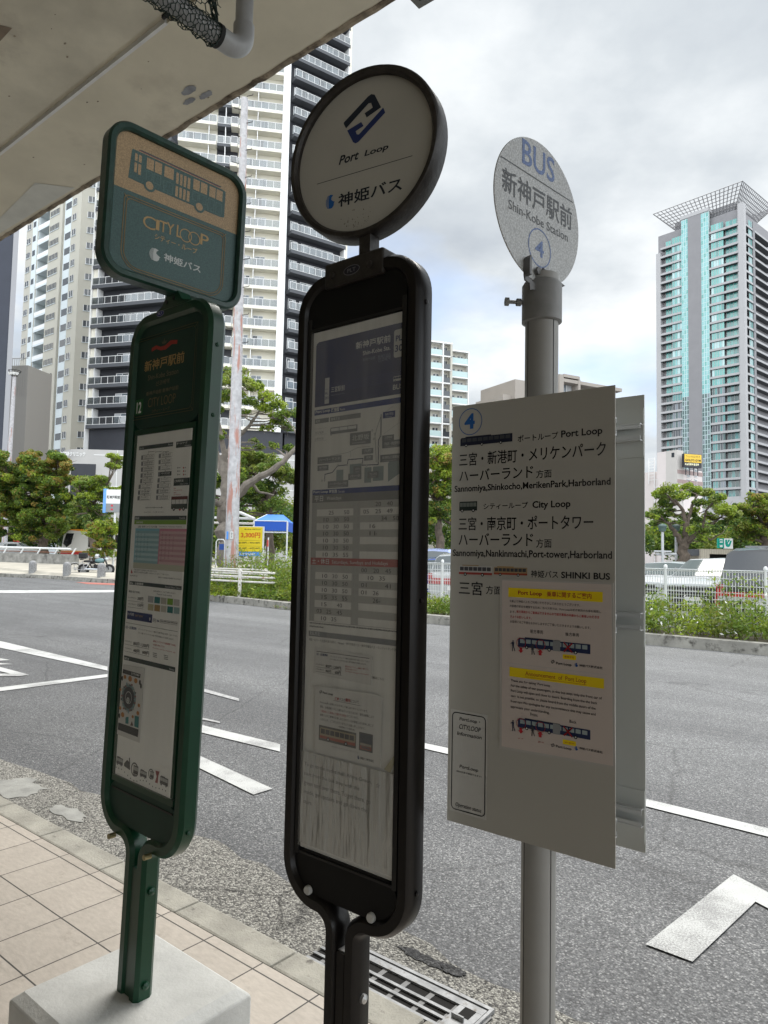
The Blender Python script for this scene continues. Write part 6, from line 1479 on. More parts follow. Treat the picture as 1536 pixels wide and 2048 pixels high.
g.tube([(-wst - .9, -.07, zt3 - 4), (-wst - .9, -.07, zt3 - .5)], .06, M_wht, 6); g.build('frame', st_)
# ================================================================ plants
def leaf_mat(name, c, tr=.35):
    m = bpy.data.materials.new(name); m.use_nodes = True; t = m.node_tree; p = t.nodes['Principled BSDF']; p.inputs['Roughness'].default_value = .5; p.inputs['Specular IOR Level'].default_value = .35
    p.inputs['Base Color'].default_value = (*c, 1)
    tl = t.nodes.new('ShaderNodeBsdfTranslucent'); tl.inputs[0].default_value = (min(1, c[0] * 1.5), min(1, c[1] * 1.5), c[2], 1)
    x = t.nodes.new('ShaderNodeMixShader'); x.inputs[0].default_value = tr
    t.links.new(p.outputs[0], x.inputs[1]); t.links.new(tl.outputs[0], x.inputs[2]); t.links.new(x.outputs[0], t.nodes['Material Output'].inputs[0]); return m
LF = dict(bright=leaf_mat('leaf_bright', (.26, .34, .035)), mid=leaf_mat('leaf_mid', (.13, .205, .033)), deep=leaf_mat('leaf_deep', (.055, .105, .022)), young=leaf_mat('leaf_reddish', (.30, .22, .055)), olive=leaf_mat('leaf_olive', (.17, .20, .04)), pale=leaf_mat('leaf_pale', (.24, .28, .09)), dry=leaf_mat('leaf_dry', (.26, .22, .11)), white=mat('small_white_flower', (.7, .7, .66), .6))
def leaves_mesh(name, P, S, mats, mi, parent=None, up=.35, asp=1.9, seed=0, nrm=None):
    """many leaf blades: P centres, S lengths"""
    q = np.random.default_rng(seed); n = len(P); P = np.asarray(P, float); S = np.asarray(S, float)[:, None]
    d = q.normal(size=(n, 3)); 
    if nrm is not None: d = d * .8 + np.asarray(nrm)
    d[:, 2] += up; d /= np.linalg.norm(d, axis=1)[:, None]
    a = np.cross(d, q.normal(size=(n, 3))); a /= np.linalg.norm(a, axis=1)[:, None] + 1e-9; b = np.cross(d, a)
    V = np.stack([P - a * S * .5, P + b * S * (.5 / asp) - a * S * .05, P + a * S * .5, P - b * S * (.5 / asp) - a * S * .05], 1).reshape(-1, 3)
    me = bpy.data.meshes.new(name); me.vertices.add(4 * n); me.vertices.foreach_set('co', V.ravel())
    me.loops.add(4 * n); me.loops.foreach_set('vertex_index', np.arange(4 * n)); me.polygons.add(n); me.polygons.foreach_set('loop_start', np.arange(0, 4 * n, 4)); 
    for m in mats: me.materials.append(m)
    me.polygons.foreach_set('material_index', np.asarray(mi, np.int32)); me.update(calc_edges=True)
    o = bpy.data.objects.new(name, me); COL.objects.link(o)
    if parent is not None: o.parent = parent
    return o
M_bark = mat('bark', (.115, .09, .07), .95, var=.35, vscale=5, bump=.9, bscale=22); M_bark2 = mat('bark_grey', (.19, .165, .14), .95, var=.3, vscale=5, bump=.8, bscale=22)
def tree(name, label, Y, trunk, limbs, clumps, lsz, dens, palette, group, seed, bark=M_bark, rscale=1.0, depth=1.0):
    """trunk/limbs: measured outlines (u, v, radius m, depth offset); clumps: (u, v, radius px, tone)"""
    q = random.Random(seed); nq = np.random.default_rng(seed)
    base = at(trunk[0][0], trunk[0][1], Y); t = thing(name, label, 'tree', None, group); t.location = (base[0], base[1], 0)
    off = np.array([base[0], base[1], 0])
    g = MB(); sk = []
    for line in [trunk] + limbs:
        pts = [at(p[0], p[1], Y + (p[3] if len(p) > 3 else 0)) - off for p in line]; rad = [p[2] for p in line]
        if line is trunk: pts = [np.array([pts[0][0], pts[0][1], -.1])] + pts; rad = [rad[0] * 1.25] + rad
        # soften the line with extra points and a little wobble
        P2, R2 = [], []
        for i in range(len(pts) - 1):
            for k in range(4):
                f = k / 4; j = nq.normal(size=3) * rad[i] * .18 if (k or i) else 0
                P2.append(pts[i] * (1 - f) + pts[i + 1] * f + j); R2.append((rad[i] * (1 - f) + rad[i + 1] * f) * q.uniform(.92, 1.1))
        P2.append(pts[-1]); R2.append(rad[-1]); g.tube([tuple(p) for p in P2], R2, bark, 9); sk += list(zip(P2, R2))
    PP, SS, MI, NN = [], [], [], []
    pal = list(palette)
    clumps = clumps + [(u + q.uniform(-1, 1) * rp * 1.1, v + q.uniform(-.6, .35) * rp, rp * q.uniform(.6, .9), tn if q.random() < .6 else 'mid') for u, v, rp, tn in clumps if q.random() < .7]
    for u, v, rpx, tone in clumps:
        r = rpx / FPX * Y; dz = q.uniform(-1, 1) * depth
        c = at(u, v, Y + dz) - off
        pz, rz = min(sk, key=lambda s_: np.linalg.norm(s_[0] - c) + (0 if s_[0][2] < c[2] + .1 else 2))
        m_ = (np.array(pz) + c) / 2 + nq.normal(size=3) * r * .15 - np.array([0, 0, r * .15]); tip = c - np.array([0, 0, r * .1])
        r0 = min(rz * .6, .05 + .02 * r)
        g.tube([tuple(pz), tuple(m_), tuple(tip)], [r0, r0 * .65, r0 * .3], bark, 6)
        for k in range(6):
            e = c + nq.normal(size=3) * r * .5; g.tube([tuple((m_ + tip) / 2), tuple((tip + e) / 2), tuple(e)], [r0 * .45, r0 * .3, .006], bark, 4)
        n = int(dens * 2.5 * (r / .6) ** 2)
        # clump is several tufts, so that its outline is uneven
        for k in range(7):
            a = nq.normal(size=3); a /= np.linalg.norm(a); a[2] = abs(a[2]) * .8 - .15; cc = c + a * r * q.uniform(.4, 1.1); rr_ = r * q.uniform(.36, .8)
            x = nq.normal(size=(n // 5, 3)); x /= np.linalg.norm(x, axis=1)[:, None]; rad = nq.uniform(.35, 1.0, size=(n // 5, 1)) ** .5
            pos = cc + x * rad * rr_ * np.array([1, 1, .72]); PP.append(pos); NN.append(x * .9); SS.append(nq.uniform(.6, 1.25, n // 5) * lsz * .8)
            main = tone if q.random() < .7 else q.choice(pal); w = nq.random(n // 5)
            MI.append(np.where(w < .72, pal.index(main), np.array([pal.index(z) for z in nq.choice(pal, n // 5)])))
    g.build('trunk', t)
    leaves_mesh('crown', np.concatenate(PP), np.concatenate(SS), [LF[p] for p in pal], np.concatenate(MI), t, .5, 1.7, seed, np.concatenate(NN)); return t
def fill(cx, cy, rx, ry, n, rp, tones, seed, amin=0):
    """clump positions spread through an oval crown"""
    q = random.Random(seed); o = []
    for k in range(n):
        for _ in range(30):
            a, b = q.uniform(-1, 1), q.uniform(-1, 1)
            if a * a + b * b <= 1 and all(abs(cx + a * rx - p[0]) + abs(cy + b * ry - p[1]) > rp * .62 for p in o): break
        o.append((cx + a * rx, cy + b * ry, rp * q.uniform(.75, 1.2), tones[q.randrange(len(tones))]))
    return o
PAL = ('bright', 'mid', 'deep', 'olive', 'pale'); PALY = ('bright', 'mid', 'deep', 'olive', 'young')
GT_ = 'trees across the road'
# big spreading tree behind the pole
tree('broadleaf_tree', 'spreading tree with a thick leaning limb, behind the rusty pole', 30.0,
     [(452, 1085, .36), (449, 1020, .30), (452, 960, .24), (446, 910, .18)],
     [[(452, 1012, .22, 0), (492, 968, .17, -.5), (532, 948, .14, -.8), (566, 925, .11, -1), (600, 885, .08, -1)], [(449, 950, .17), (432, 905, .13, .5), (408, 895, .10, .8), (396, 905, .07, 1)], [(448, 915, .14), (470, 880, .10, .5), (500, 850, .07, .8), (520, 820, .045, 1)], [(450, 925, .12), (440, 860, .09, -.5), (428, 800, .06, -.7)], [(470, 885, .08), (478, 830, .06, -.6), (472, 775, .04, -.6)], [(446, 1010, .15), (425, 1000, .10, -.8), (395, 1005, .07, -1)], [(500, 962, .08), (520, 985, .05, .4), (548, 990, .03, .6)]],
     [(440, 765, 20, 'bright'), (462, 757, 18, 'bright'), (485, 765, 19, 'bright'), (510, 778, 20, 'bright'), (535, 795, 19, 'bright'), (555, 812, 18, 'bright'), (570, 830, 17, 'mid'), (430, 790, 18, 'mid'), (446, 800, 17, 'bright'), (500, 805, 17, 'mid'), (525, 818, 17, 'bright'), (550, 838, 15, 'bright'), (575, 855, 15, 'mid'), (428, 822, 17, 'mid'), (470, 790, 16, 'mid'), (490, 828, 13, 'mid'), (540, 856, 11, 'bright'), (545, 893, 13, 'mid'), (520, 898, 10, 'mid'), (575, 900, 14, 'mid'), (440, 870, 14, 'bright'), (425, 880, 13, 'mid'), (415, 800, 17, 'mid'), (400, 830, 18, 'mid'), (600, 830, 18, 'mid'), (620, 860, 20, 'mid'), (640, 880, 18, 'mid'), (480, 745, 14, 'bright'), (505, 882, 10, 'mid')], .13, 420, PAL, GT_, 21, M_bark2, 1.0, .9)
tree('broadleaf_tree', 'dense rounded green tree behind the blue canopy, lower than the leaning one', 37.0,
     [(540, 1085, .22), (538, 1010, .17), (535, 960, .12)], [[(538, 1000, .1), (555, 970, .07, .5), (575, 945, .05)], [(536, 985, .09), (510, 945, .06), (495, 925, .04)]],
     fill(530, 965, 62, 55, 34, 17, ('mid', 'deep', 'mid', 'olive'), 3) + fill(440, 985, 40, 40, 12, 15, ('mid', 'deep'), 6), .15, 380, PAL, GT_, 31, depth=1.5)
tree('broadleaf_tree', 'yellow-green tree with reddish young tips, between the brown case and the white board', 34.0,
     [(880, 1105, .22), (876, 1050, .17), (872, 1000, .12)], [[(876, 1030, .09), (897, 1045, .06), (915, 1060, .04)], [(874, 1010, .1), (890, 960, .06), (895, 930, .04)], [(874, 1010, .1), (850, 960, .06)]],
     fill(880, 925, 34, 30, 15, 17, ('young', 'bright', 'bright'), 8) + fill(880, 980, 36, 42, 20, 17, ('mid', 'bright', 'deep'), 9) + fill(872, 1035, 26, 24, 10, 13, ('deep', 'mid'), 10), .14, 380, PALY, GT_, 41, depth=1.2)
# the pruned camphor at the right
tree('broadleaf_tree', 'pruned round-headed tree with a forked dark trunk, behind the white minivan', 38.0,
     [(1362, 1150, .34), (1366, 1110, .27), (1370, 1088, .24)],
     [[(1368, 1092, .18), (1352, 1068, .13), (1340, 1050, .10), (1328, 1040, .06)], [(1370, 1090, .18), (1372, 1060, .13), (1366, 1020, .09), (1350, 1000, .06)], [(1372, 1085, .16), (1400, 1065, .11), (1425, 1048, .08), (1440, 1035, .05)], [(1372, 1060, .10), (1385, 1010, .07), (1395, 990, .05)], [(1400, 1065, .08), (1420, 1080, .05), (1445, 1066, .03)], [(1352, 1010, .06), (1335, 990, .04)], [(1405, 1060, .07), (1412, 1020, .05), (1430, 1000, .04)]],
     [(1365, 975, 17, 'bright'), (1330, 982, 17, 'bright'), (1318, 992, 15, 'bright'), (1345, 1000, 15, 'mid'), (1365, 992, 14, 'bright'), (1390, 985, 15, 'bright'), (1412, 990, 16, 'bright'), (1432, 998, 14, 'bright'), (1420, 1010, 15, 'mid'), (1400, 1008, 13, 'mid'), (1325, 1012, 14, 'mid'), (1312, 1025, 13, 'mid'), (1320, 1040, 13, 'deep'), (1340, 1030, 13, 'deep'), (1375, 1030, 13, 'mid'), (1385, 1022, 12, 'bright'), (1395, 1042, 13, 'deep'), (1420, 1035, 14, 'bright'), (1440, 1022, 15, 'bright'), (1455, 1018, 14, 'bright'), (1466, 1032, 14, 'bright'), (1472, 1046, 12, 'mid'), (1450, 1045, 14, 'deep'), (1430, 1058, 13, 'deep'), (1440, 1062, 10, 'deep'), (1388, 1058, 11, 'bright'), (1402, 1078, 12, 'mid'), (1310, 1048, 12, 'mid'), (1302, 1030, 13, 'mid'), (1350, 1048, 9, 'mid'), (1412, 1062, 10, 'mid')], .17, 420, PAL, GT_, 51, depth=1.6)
tree('broadleaf_tree', 'tree with yellowish-brown tips at the right edge, behind the black van', 42.0,
     [(1535, 1130, .3), (1533, 1090, .24), (1528, 1060, .18)], [[(1530, 1070, .13), (1522, 1040, .09), (1505, 1015, .05)], [(1528, 1060, .13), (1545, 1030, .08), (1552, 1010, .05)], [(1530, 1085, .1), (1500, 1075, .06), (1485, 1068, .04)]],
     fill(1520, 1008, 48, 18, 22, 13, ('young', 'olive', 'olive', 'bright'), 12) + fill(1508, 1050, 42, 30, 26, 14, ('mid', 'bright', 'olive', 'mid'), 13) + fill(1575, 1040, 30, 40, 12, 16, ('olive', 'young'), 14), .17, 380, PALY, GT_, 61, depth=1.8)
# left side: trees by the bus road
tree('broadleaf_tree', 'large dark green tree with yellowish new leaves, left edge behind the taxi', 58.0,
     [(88, 1120, .42), (86, 1070, .33), (84, 1030, .26)], [[(84, 1040, .2), (60, 1000, .13), (38, 970, .08)], [(85, 1030, .2), (100, 985, .13), (120, 950, .08)], [(84, 1050, .16), (125, 1010, .1), (138, 1003, .07)], [(84, 1040, .16), (80, 980, .1), (72, 930, .05)], [(84, 1055, .15), (40, 1030, .1), (10, 1020, .06)]],
     fill(78, 942, 66, 36, 34, 15, ('mid', 'olive', 'deep', 'olive', 'young'), 15) + fill(70, 1000, 84, 42, 46, 15, ('mid', 'deep', 'mid', 'deep'), 16) + fill(50, 1055, 80, 26, 26, 14, ('mid', 'deep'), 17) + fill(-10, 960, 30, 60, 14, 18, ('olive', 'mid'), 19), .24, 360, PALY, GT_, 71, depth=2.6)
tree('broadleaf_tree', 'lighter layered tree beside the green stop, above the orange-roofed bus', 54.0,
     [(186, 1090, .26), (182, 1040, .2), (178, 1010, .14)], [[(180, 1025, .12), (165, 990, .08), (150, 975, .05)], [(180, 1020, .12), (200, 990, .08), (215, 970, .05)], [(181, 1035, .1), (205, 1030, .06)]],
     fill(190, 985, 42, 28, 22, 13, ('mid', 'bright', 'mid'), 22) + fill(175, 1025, 45, 20, 14, 12, ('mid', 'deep'), 23) + fill(228, 925, 12, 16, 5, 10, ('bright', 'mid'), 24), .2, 340, PAL, GT_, 81, depth=1.8)
tree('broadleaf_tree', 'low bushy yellow-green tree in front of the bus, next to the motorcycle', 47.0,
     [(205, 1120, .12), (206, 1090, .09), (208, 1070, .06)], [[(206, 1080, .06), (190, 1065, .04), (180, 1060, .03)], [(207, 1075, .06), (222, 1055, .04)]],
     fill(208, 1068, 30, 24, 18, 11, ('bright', 'young', 'mid', 'bright'), 25) + fill(200, 1100, 26, 16, 10, 10, ('mid', 'olive', 'young'), 26), .17, 380, PALY, GT_, 91, depth=1.0)

def scatter_plants(name, regions, seed, lsz, n, pal, tones, stems=True):
    """low growth: tufts of stems with leaves along them (r0, r1, n0, n1, height, count)"""
    nq = np.random.default_rng(seed); PP, SS, MI = [], [], []; g = MB(); pal = list(pal)
    for (r0, r1, n0, n1, z0, hmin, hmax, cnt) in regions:
        for k in range(cnt):
            r, nn = nq.uniform(r0, r1), nq.uniform(n0, n1); h = nq.uniform(hmin, hmax)
            lean = nq.normal(size=2) * .28 * h; b = np.array(W(r, nn, z0)); tone = tones[nq.integers(len(tones))]
            m_ = n; t = nq.uniform(.08, 1, m_) ** .8
            spread = .10 + .16 * h
            pos = b + np.stack([lean[0] * t, lean[1] * t, h * t], 1) + nq.normal(size=(m_, 3)) * np.stack([spread * (1.1 - t * .7), spread * (1.1 - t * .7), .04 + 0 * t], 1)
            pos[:, 2] = np.maximum(pos[:, 2], z0 + .02); PP.append(pos); SS.append(nq.uniform(.6, 1.4, m_) * lsz)
            w = nq.random(m_); MI.append(np.where(w < .75, pal.index(tone), nq.integers(0, len(pal), m_)))
            if stems:
                tip = b + np.array([lean[0], lean[1], h]); g.tube([tuple(b), tuple((b + tip) / 2 + nq.normal(size=3) * .03), tuple(tip)], [.008, .006, .003], LF['olive'], 4, False, False)
    o = leaves_mesh(name, np.concatenate(PP), np.concatenate(SS), [LF[p] for p in pal], np.concatenate(MI), None, .4, 2.6, seed); o['kind'] = 'stuff'
    if stems: s_ = g.build('stems', o)
    return o
scatter_plants('weeds', [(-8.2, 4, far_n(0) + .25, 15.6, .1, .3, .75, 330), (-8, 4, 15.5, 16.2, .1, .5, 1.25, 130), (-15, -8, 14.95, 16.0, .1, .15, .55, 120)], 5, .085, 62, ('mid', 'bright', 'olive', 'deep', 'pale', 'white'), ('mid', 'mid', 'bright', 'olive', 'mid'))
scatter_plants('tall_weeds', [(-22, -15.3, 16.6, 19.5, .1, .7, 1.75, 230), (-22, -15.0, 15.9, 17, .1, .3, .8, 120), (-23, -16, 15.3, 15.9, .1, .1, .35, 60)], 6, .10, 70, ('mid', 'bright', 'olive', 'pale', 'deep'), ('mid', 'bright', 'olive', 'mid'))
nq = np.random.default_rng(8); kx = nq.uniform(-20, 3, 900); PPk = [W(r, far_n(r) - abs(nq.normal()) * .06, -.07 + nq.uniform(0, .09)) for r in kx if math.sin(r * 1.9) + math.sin(r * .77) > .5]
o = leaves_mesh('kerb_weeds', PPk, nq.uniform(.05, .14, len(PPk)), [LF['mid'], LF['bright'], LF['dry']], nq.integers(0, 3, len(PPk)), None, 1.0, 3.5, 3); o['kind'] = 'stuff'
scatter_plants('hedge', [(-14, 12, 33, 35, 0, .6, 1.35, 260)], 9, .16, 70, ('mid', 'bright', 'deep', 'olive'), ('mid', 'bright', 'mid', 'olive'), False)
# distant tree belt that closes the view
def belt(name, u0, u1, Y, vtop, seed, n=26, tones=('mid', 'deep', 'deep', 'olive')):
    nq = np.random.default_rng(seed); PP, SS, MI = [], [], []; pal = ['mid', 'deep', 'olive', 'bright']
    for k in range(n):
        u = nq.uniform(u0, u1); c = at(u, nq.uniform(vtop, 1095), Y + nq.normal() * 2.0); c[2] = max(c[2], .6); r = nq.uniform(.9, 1.6) * Y / 60
        x = nq.normal(size=(420, 3)); x /= np.linalg.norm(x, axis=1)[:, None]; PP.append(c + x * r * nq.uniform(.5, 1, (420, 1))); SS.append(nq.uniform(.2, .36, 420) * Y / 60)
        t = pal.index(tones[nq.integers(len(tones))]); w = nq.random(420); MI.append(np.where(w < .75, t, nq.integers(0, 4, 420)))
    o = leaves_mesh(name, np.concatenate(PP), np.concatenate(SS), [LF[p] for p in pal], np.concatenate(MI), None, .5, 1.7, seed); o['kind'] = 'stuff'
belt('distant_foliage', 1285, 1420, 62, 1058, 1, 26); belt('distant_foliage', 1420, 1560, 60, 1070, 2, 26); belt('distant_foliage', 560, 960, 62, 1010, 3, 40); belt('distant_foliage', -40, 240, 84, 1030, 4, 46); belt('distant_foliage', 400, 580, 58, 1010, 5, 34)

# ================================================================ street furniture across the road
M_wp = mat('white_paint', (.66, .66, .64), .45, var=.06, vscale=6, stain=((.34, .20, .11), 11, .70)); M_wr = mat('white_rusty_paint', (.62, .60, .56), .6, var=.1, vscale=7, stain=((.30, .14, .07), 7, .58))
M_wn = mat('white_enamel', (.70, .71, .71), .4)
# white welded mesh fence
fn = thing('mesh_fence', 'white welded mesh fence with round-topped posts in front of the parked cars', 'fence', MROAD)
def pn(u, n, v=1115):
    d = ray(u, v); t = n / (d @ ND); p = d * t; return p @ RD
NF = 16.35; rA, rB = -14.5, 3.0; ztf = 1.40
r1 = pn(1331, NF); r2 = pn(1531, NF); pitch_ = (r2 - r1)
posts = [r1 + pitch_ * k for k in range(-6, 4) if rA - 1 < r1 + pitch_ * k < rB + 2]
for k, r in enumerate(posts):
    g = MB(); g.lathe([(.034, .0), (.034, ztf + .02), (.045, ztf + .03), (.04, ztf + .075), (.02, ztf + .10), (0, ztf + .105)], M_wn, 14, (r, NF, 0)); g.build('post', fn)
for a, b in zip(posts[:-1], posts[1:]):
    g = MB(); n_ = int((b - a) / .056)
    for k in range(1, n_): x = a + (b - a) * k / n_; g.box(x - .006, x + .006, NF - .0035, NF + .0035, .15, ztf, M_wn)
    for k in range(9): z = .17 + (ztf - .2) * k / 8; g.box(a, b, NF - .010, NF - .0036, z - .0075, z + .0075, M_wn)
    g.tube([(a, NF - .02, ztf), (b, NF - .02, ztf)], .012, M_wn, 6); g.tube([(a, NF + .02, ztf - .035), (b, NF + .02, ztf - .035)], .010, M_wn, 6)
    for k in range(1, n_, 1): x = a + (b - a) * k / n_; g.box(x - .0035, x + .0035, NF - .022, NF + .022, ztf - .006, ztf + .006, M_wn)
    g.build('mesh_panel', fn)
g = MB(); g.box(rA, rB + 2, NF - .08, NF + .08, -.1, .14, M_conc); g.build('footing', fn)

# rusty mottled steel pole
def rust_pole_mat():
    m = bpy.data.materials.new('flaking_pole_paint'); m.use_nodes = True; t = m.node_tree; p = t.nodes['Principled BSDF']; p.inputs['Roughness'].default_value = .75
    c = t.nodes.new('ShaderNodeTexCoord').outputs['Object']; mp = t.nodes.new('ShaderNodeMapping'); mp.inputs['Scale'].default_value = (5, 5, .55); t.links.new(c, mp.inputs[0])
    f = noise(t, mp.outputs[0], 1.0, 7, .62); f2 = noise(t, c, 6, 6, .6, (3, 1, 0))
    base = ramp(t, f2, [(.3, (.36, .35, .36)), (.7, (.56, .55, .56))]); k = ramp(t, f, [(.545, (0, 0, 0)), (.60, (1, 1, 1))])
    mx = t.nodes.new('ShaderNodeMixRGB'); t.links.new(k, mx.inputs[0]); t.links.new(base, mx.inputs[1]); mx.inputs[2].default_value = (.42, .22, .18, 1); t.links.new(mx.outputs[0], p.inputs['Base Color'])
    b = t.nodes.new('ShaderNodeBump'); b.inputs['Strength'].default_value = .5; t.links.new(f, b.inputs['Height']); t.links.new(b.outputs[0], p.inputs['Normal']); return m
M_rp = rust_pole_mat()
pb = at(461, 1180, 27.0); pz_ = at(490, 170, 27.0)
pole = thing('utility_pole', 'tall flaking pink and white pole with step bolts, between the green and brown stops', 'pole'); pole.location = (pb[0], pb[1], 0)
g = MB(); top = 19.5; sx_ = (pz_[0] - pb[0]) / (pz_[2]); sxw = lambda z: (pz_[0] - pb[0]) * z / pz_[2]
g.tube([(sxw(0) , 0, -.1), (sxw(6), 0, 6), (sxw(12), 0, 12), (sxw(top), 0, top)], [.27, .225, .175, .135], M_rp, 24); g.build('shaft', pole)
g = MB()
for k in range(22):
    z = 8.0 + k * .55; s_ = 1 if k % 2 else -1; x = sxw(z); rr_ = .27 - .0072 * z; g.tube([(x + s_ * rr_ * .8, -.08, z), (x + s_ * (rr_ + .22), -.12, z + .03), (x + s_ * (rr_ + .22), -.12, z + .08)], .014, M_dark, 5)
g.build('step_bolts', pole)
g = MB()
for z in (9.6, 5.6, 6.3, 4.9): g.lathe([(.262 - .0062 * z, z - .04), (.27 - .0062 * z, z), (.262 - .0062 * z, z + .04)], M_rp, 24, (sxw(z), 0, 0))
g.build('strap', pole)
g = MB(); z = 1.55 + (1105 - 1072) / 1420 * 27
g.box(-.02, .09, -.272, -.262, z - .08, z + .2, M_wn); g.box(-.17, -.10, -.25, -.20, z - .1, z + .2, K['sky']); g.text('神', .01, z + .1, .05, .06, -.2735, K['black'], .02); g.text('戸', .01, z + .03, .05, .06, -.2735, K['black'], .02); g.text('新', .01, z - .04, .05, .06, -.2735, K['black'], .02); g.build('number_plate', pole)
# tubular guard rail
gdr = thing('guard_rail', 'white tubular guard rail with three bars and rust spots, at the foot of the pole', 'guard rail')
g0 = at(360, 1139, 24.6); ge = at(549, 1147.5, 23.3)
for k, v in enumerate((0, 9.8, 19.5)):
    g = MB(); a = at(360, 1137 + v, 24.9); b = at(500, 1144.5 + v, 23.75); c = at(548, 1147 + v * .98, 23.9); e = at(549.5, 1146.5 + v, 24.4); h = at(520, 1140 + v * .9, 25.1); i = at(400, 1136 + v * .9, 26.0)
    g.tube([tuple(a), tuple(b), tuple((b + c) / 2), tuple(c), tuple(e), tuple(h), tuple(i)], .034, M_wr, 10); g.build('rail', gdr)
for u, v, Y in ((480.5, 1141, 23.9), (532, 1140, 25.2)):
    g = MB(); p = at(u, v, Y); g.lathe([(.062, -.05), (.062, p[2] + .03), (.05, p[2] + .05), (0, p[2] + .055)], M_wr, 14, (p[0], p[1], 0)); g.build('post', gdr)
# yellow price board
q0 = at(474, 1103, 31.0); MY = M_at((q0[0], q0[1], 0), R(4)); FY = Face(MY, 0)
yb = thing('price_board', 'yellow parking price board reading 3,300 yen, right of the pole', 'sign', MY)
x1 = FY(524, 1100)[0]; z1 = FY(500, 1054)[1]; z0 = FY(500, 1103)[1]; M_yel = mat('board_yellow', (.80, .62, .02), .5)
g = MB(); g.box(-.3, x1, 0, .05, z0, z1, M_yel); pnl = g.build('panel', yb)
g = MB(); g.box(-.3, x1 + .06, .05, .09, z0 - .03, z1 + .03, M_wn); g.box(x1 + .005, x1 + .06, -.01, .05, 0, z1 + .02, M_wn); g.box(-.3, -.24, .09, .14, 0, z0, M_wn); g.build('frame', yb)
Yc = FY.crop(420, 1000, 9.306); Yc.y = -.004; OR = ink((.62, .13, .02)); g = MB()
Yc.text(g, '3,300円', 572, 605, 715, 935, 712, OR, .03, -.004); Yc.text(g, '最大料金', 640, 535, 556, 770, 556, BKK, .01, -.004); Yc.text(g, '24時間 平日土日祝', 780, 535, 556, 940, 556, BKK, .01, -.004)
for t, xl, xr, v in (('普通', 515, 570, 778), ('500円', 588, 680, 778), ('以後', 700, 728, 790), ('20分/100円', 738, 930, 780), ('大型', 515, 570, 880), ('400円', 598, 680, 880), ('以後', 700, 728, 890), ('60分/100円', 738, 930, 880)): Yc.text(g, t, xl, v, v + 34 if '後' not in t else v + 18, xr, v + 34 if '後' not in t else v + 18, BKK, .015, -.004)
for v in (752, 855): a = Yc.span(520, v, v + 3, 945, v + 3); g.rect(a[0], a[1], a[0] + a[2], a[1] + .006, -.004, BKK)
g.build('lettering', pnl)
bl = thing('blue_notice', 'small blue and white notice under the yellow price board', 'sign', MY); g = MB(); g.box(.1, x1 - .05, -.02, .03, z0 - .2, z0 - .02, K['sky']); g.build('panel', bl); g = MB(); greek(g, .15, z0 - .15, x1 * .6, .08, -.022, K['white'], 4); g.build('lettering', bl)
# blue canopy tent and the white gate beside it
tn = thing('canopy_tent', 'bright blue canopy tent roof on white legs behind the yellow board', 'tent')
M_bt = mat('blue_canopy', (.04, .20, .70), .6, var=.05, vscale=3); M_bt2 = mat('blue_valance', (.015, .10, .52), .6)
q0 = at(508, 1040, 33.0); q1 = at(575, 1040, 33.0); dq = q1 - q0; wq = np.linalg.norm(dq); MT_ = M_at((q0[0], q0[1], 0), -math.atan2(dq[1], dq[0])); zv1 = 1.55 + (1105 - 1039) / 1420 * 33; zv0 = 1.55 + (1105 - 1056) / 1420 * 33; zr_ = zv1 + .38
g = MB(MT_); vs = [(0, 0, zv1), (wq, 0, zv1), (wq, 2.6, zv1), (0, 2.6, zv1), (wq * .5 - .4, 1.3, zr_), (wq * .5 + .4, 1.3, zr_)]
vs2 = [(-.8, 1.2, zr_), (wq * .35, 1.3, zr_ + .02)]
g.add(vs, [(0, 1, 5, 4), (1, 2, 5), (2, 3, 4, 5), (3, 0, 4)], M_bt); g.build('canopy', tn)
g = MB(MT_)
for a, b in (((0, 0), (wq, 0)), ((wq, 0), (wq, 2.6)), ((0, 2.6), (0, 0))):
    g.add([(*a, zv1), (*b, zv1), (*b, zv0), (*a, zv0)], [(0, 1, 2, 3)], M_bt2)
    n_ = 14
    for k in range(n_): pa = [a[i] + (b[i] - a[i]) * k / n_ for i in (0, 1)]; pb2 = [a[i] + (b[i] - a[i]) * (k + .8) / n_ for i in (0, 1)]; g.add([(*pa, zv0), (*pb2, zv0), (*pb2, zv0 - .06), (*pa, zv0 - .06)], [(0, 1, 2, 3)], M_bt2)
g.build('valance', tn)
for x, y in ((0, 0), (wq, 0), (0, 2.6), (wq, 2.6)): g = MB(MT_); g.tube([(x, y, 0), (x, y, zv1)], .04, M_wn, 8); g.build('leg', tn)
g = MB(MT_); g.tube([(0, 0, zv0 - .12), (wq, 0, zv0 - .12)], .03, M_wn, 8); g.tube([(0, 0, zv1 + .01), (wq, 0, zv1 + .01)], .022, M_wn, 8); g.tube([(0, 0, zv1), (wq * .5 - .4, 1.3, zr_)], .022, M_wn, 8); g.build('frame', tn)
gt2 = thing('height_gate', 'white and rusty steel height bar crossing behind the pole', 'height gate'); g = MB()
for v, m in ((1036, M_wn), (1046, M_wr)): a = at(405, v - 1, 32.2); b = at(508, v + 1.5, 32.2); g.tube([tuple(a), tuple(b)], .055, m, 8)
g.build('bar', gt2); 
for u in (441, 444): g = MB(); a = at(u, 1046, 32.3); g.tube([(a[0], a[1], 0), (a[0], a[1], a[2])], .05, M_wr, 8); g.build('post', gt2)
g = MB(); a = at(446, 1021, 32.0); b = at(482, 1026, 32.0); c = at(509, 1038, 31.6); g.tube([tuple(a), tuple(b), tuple(c)], .07, M_wn, 8); g.build('brace', gt2)
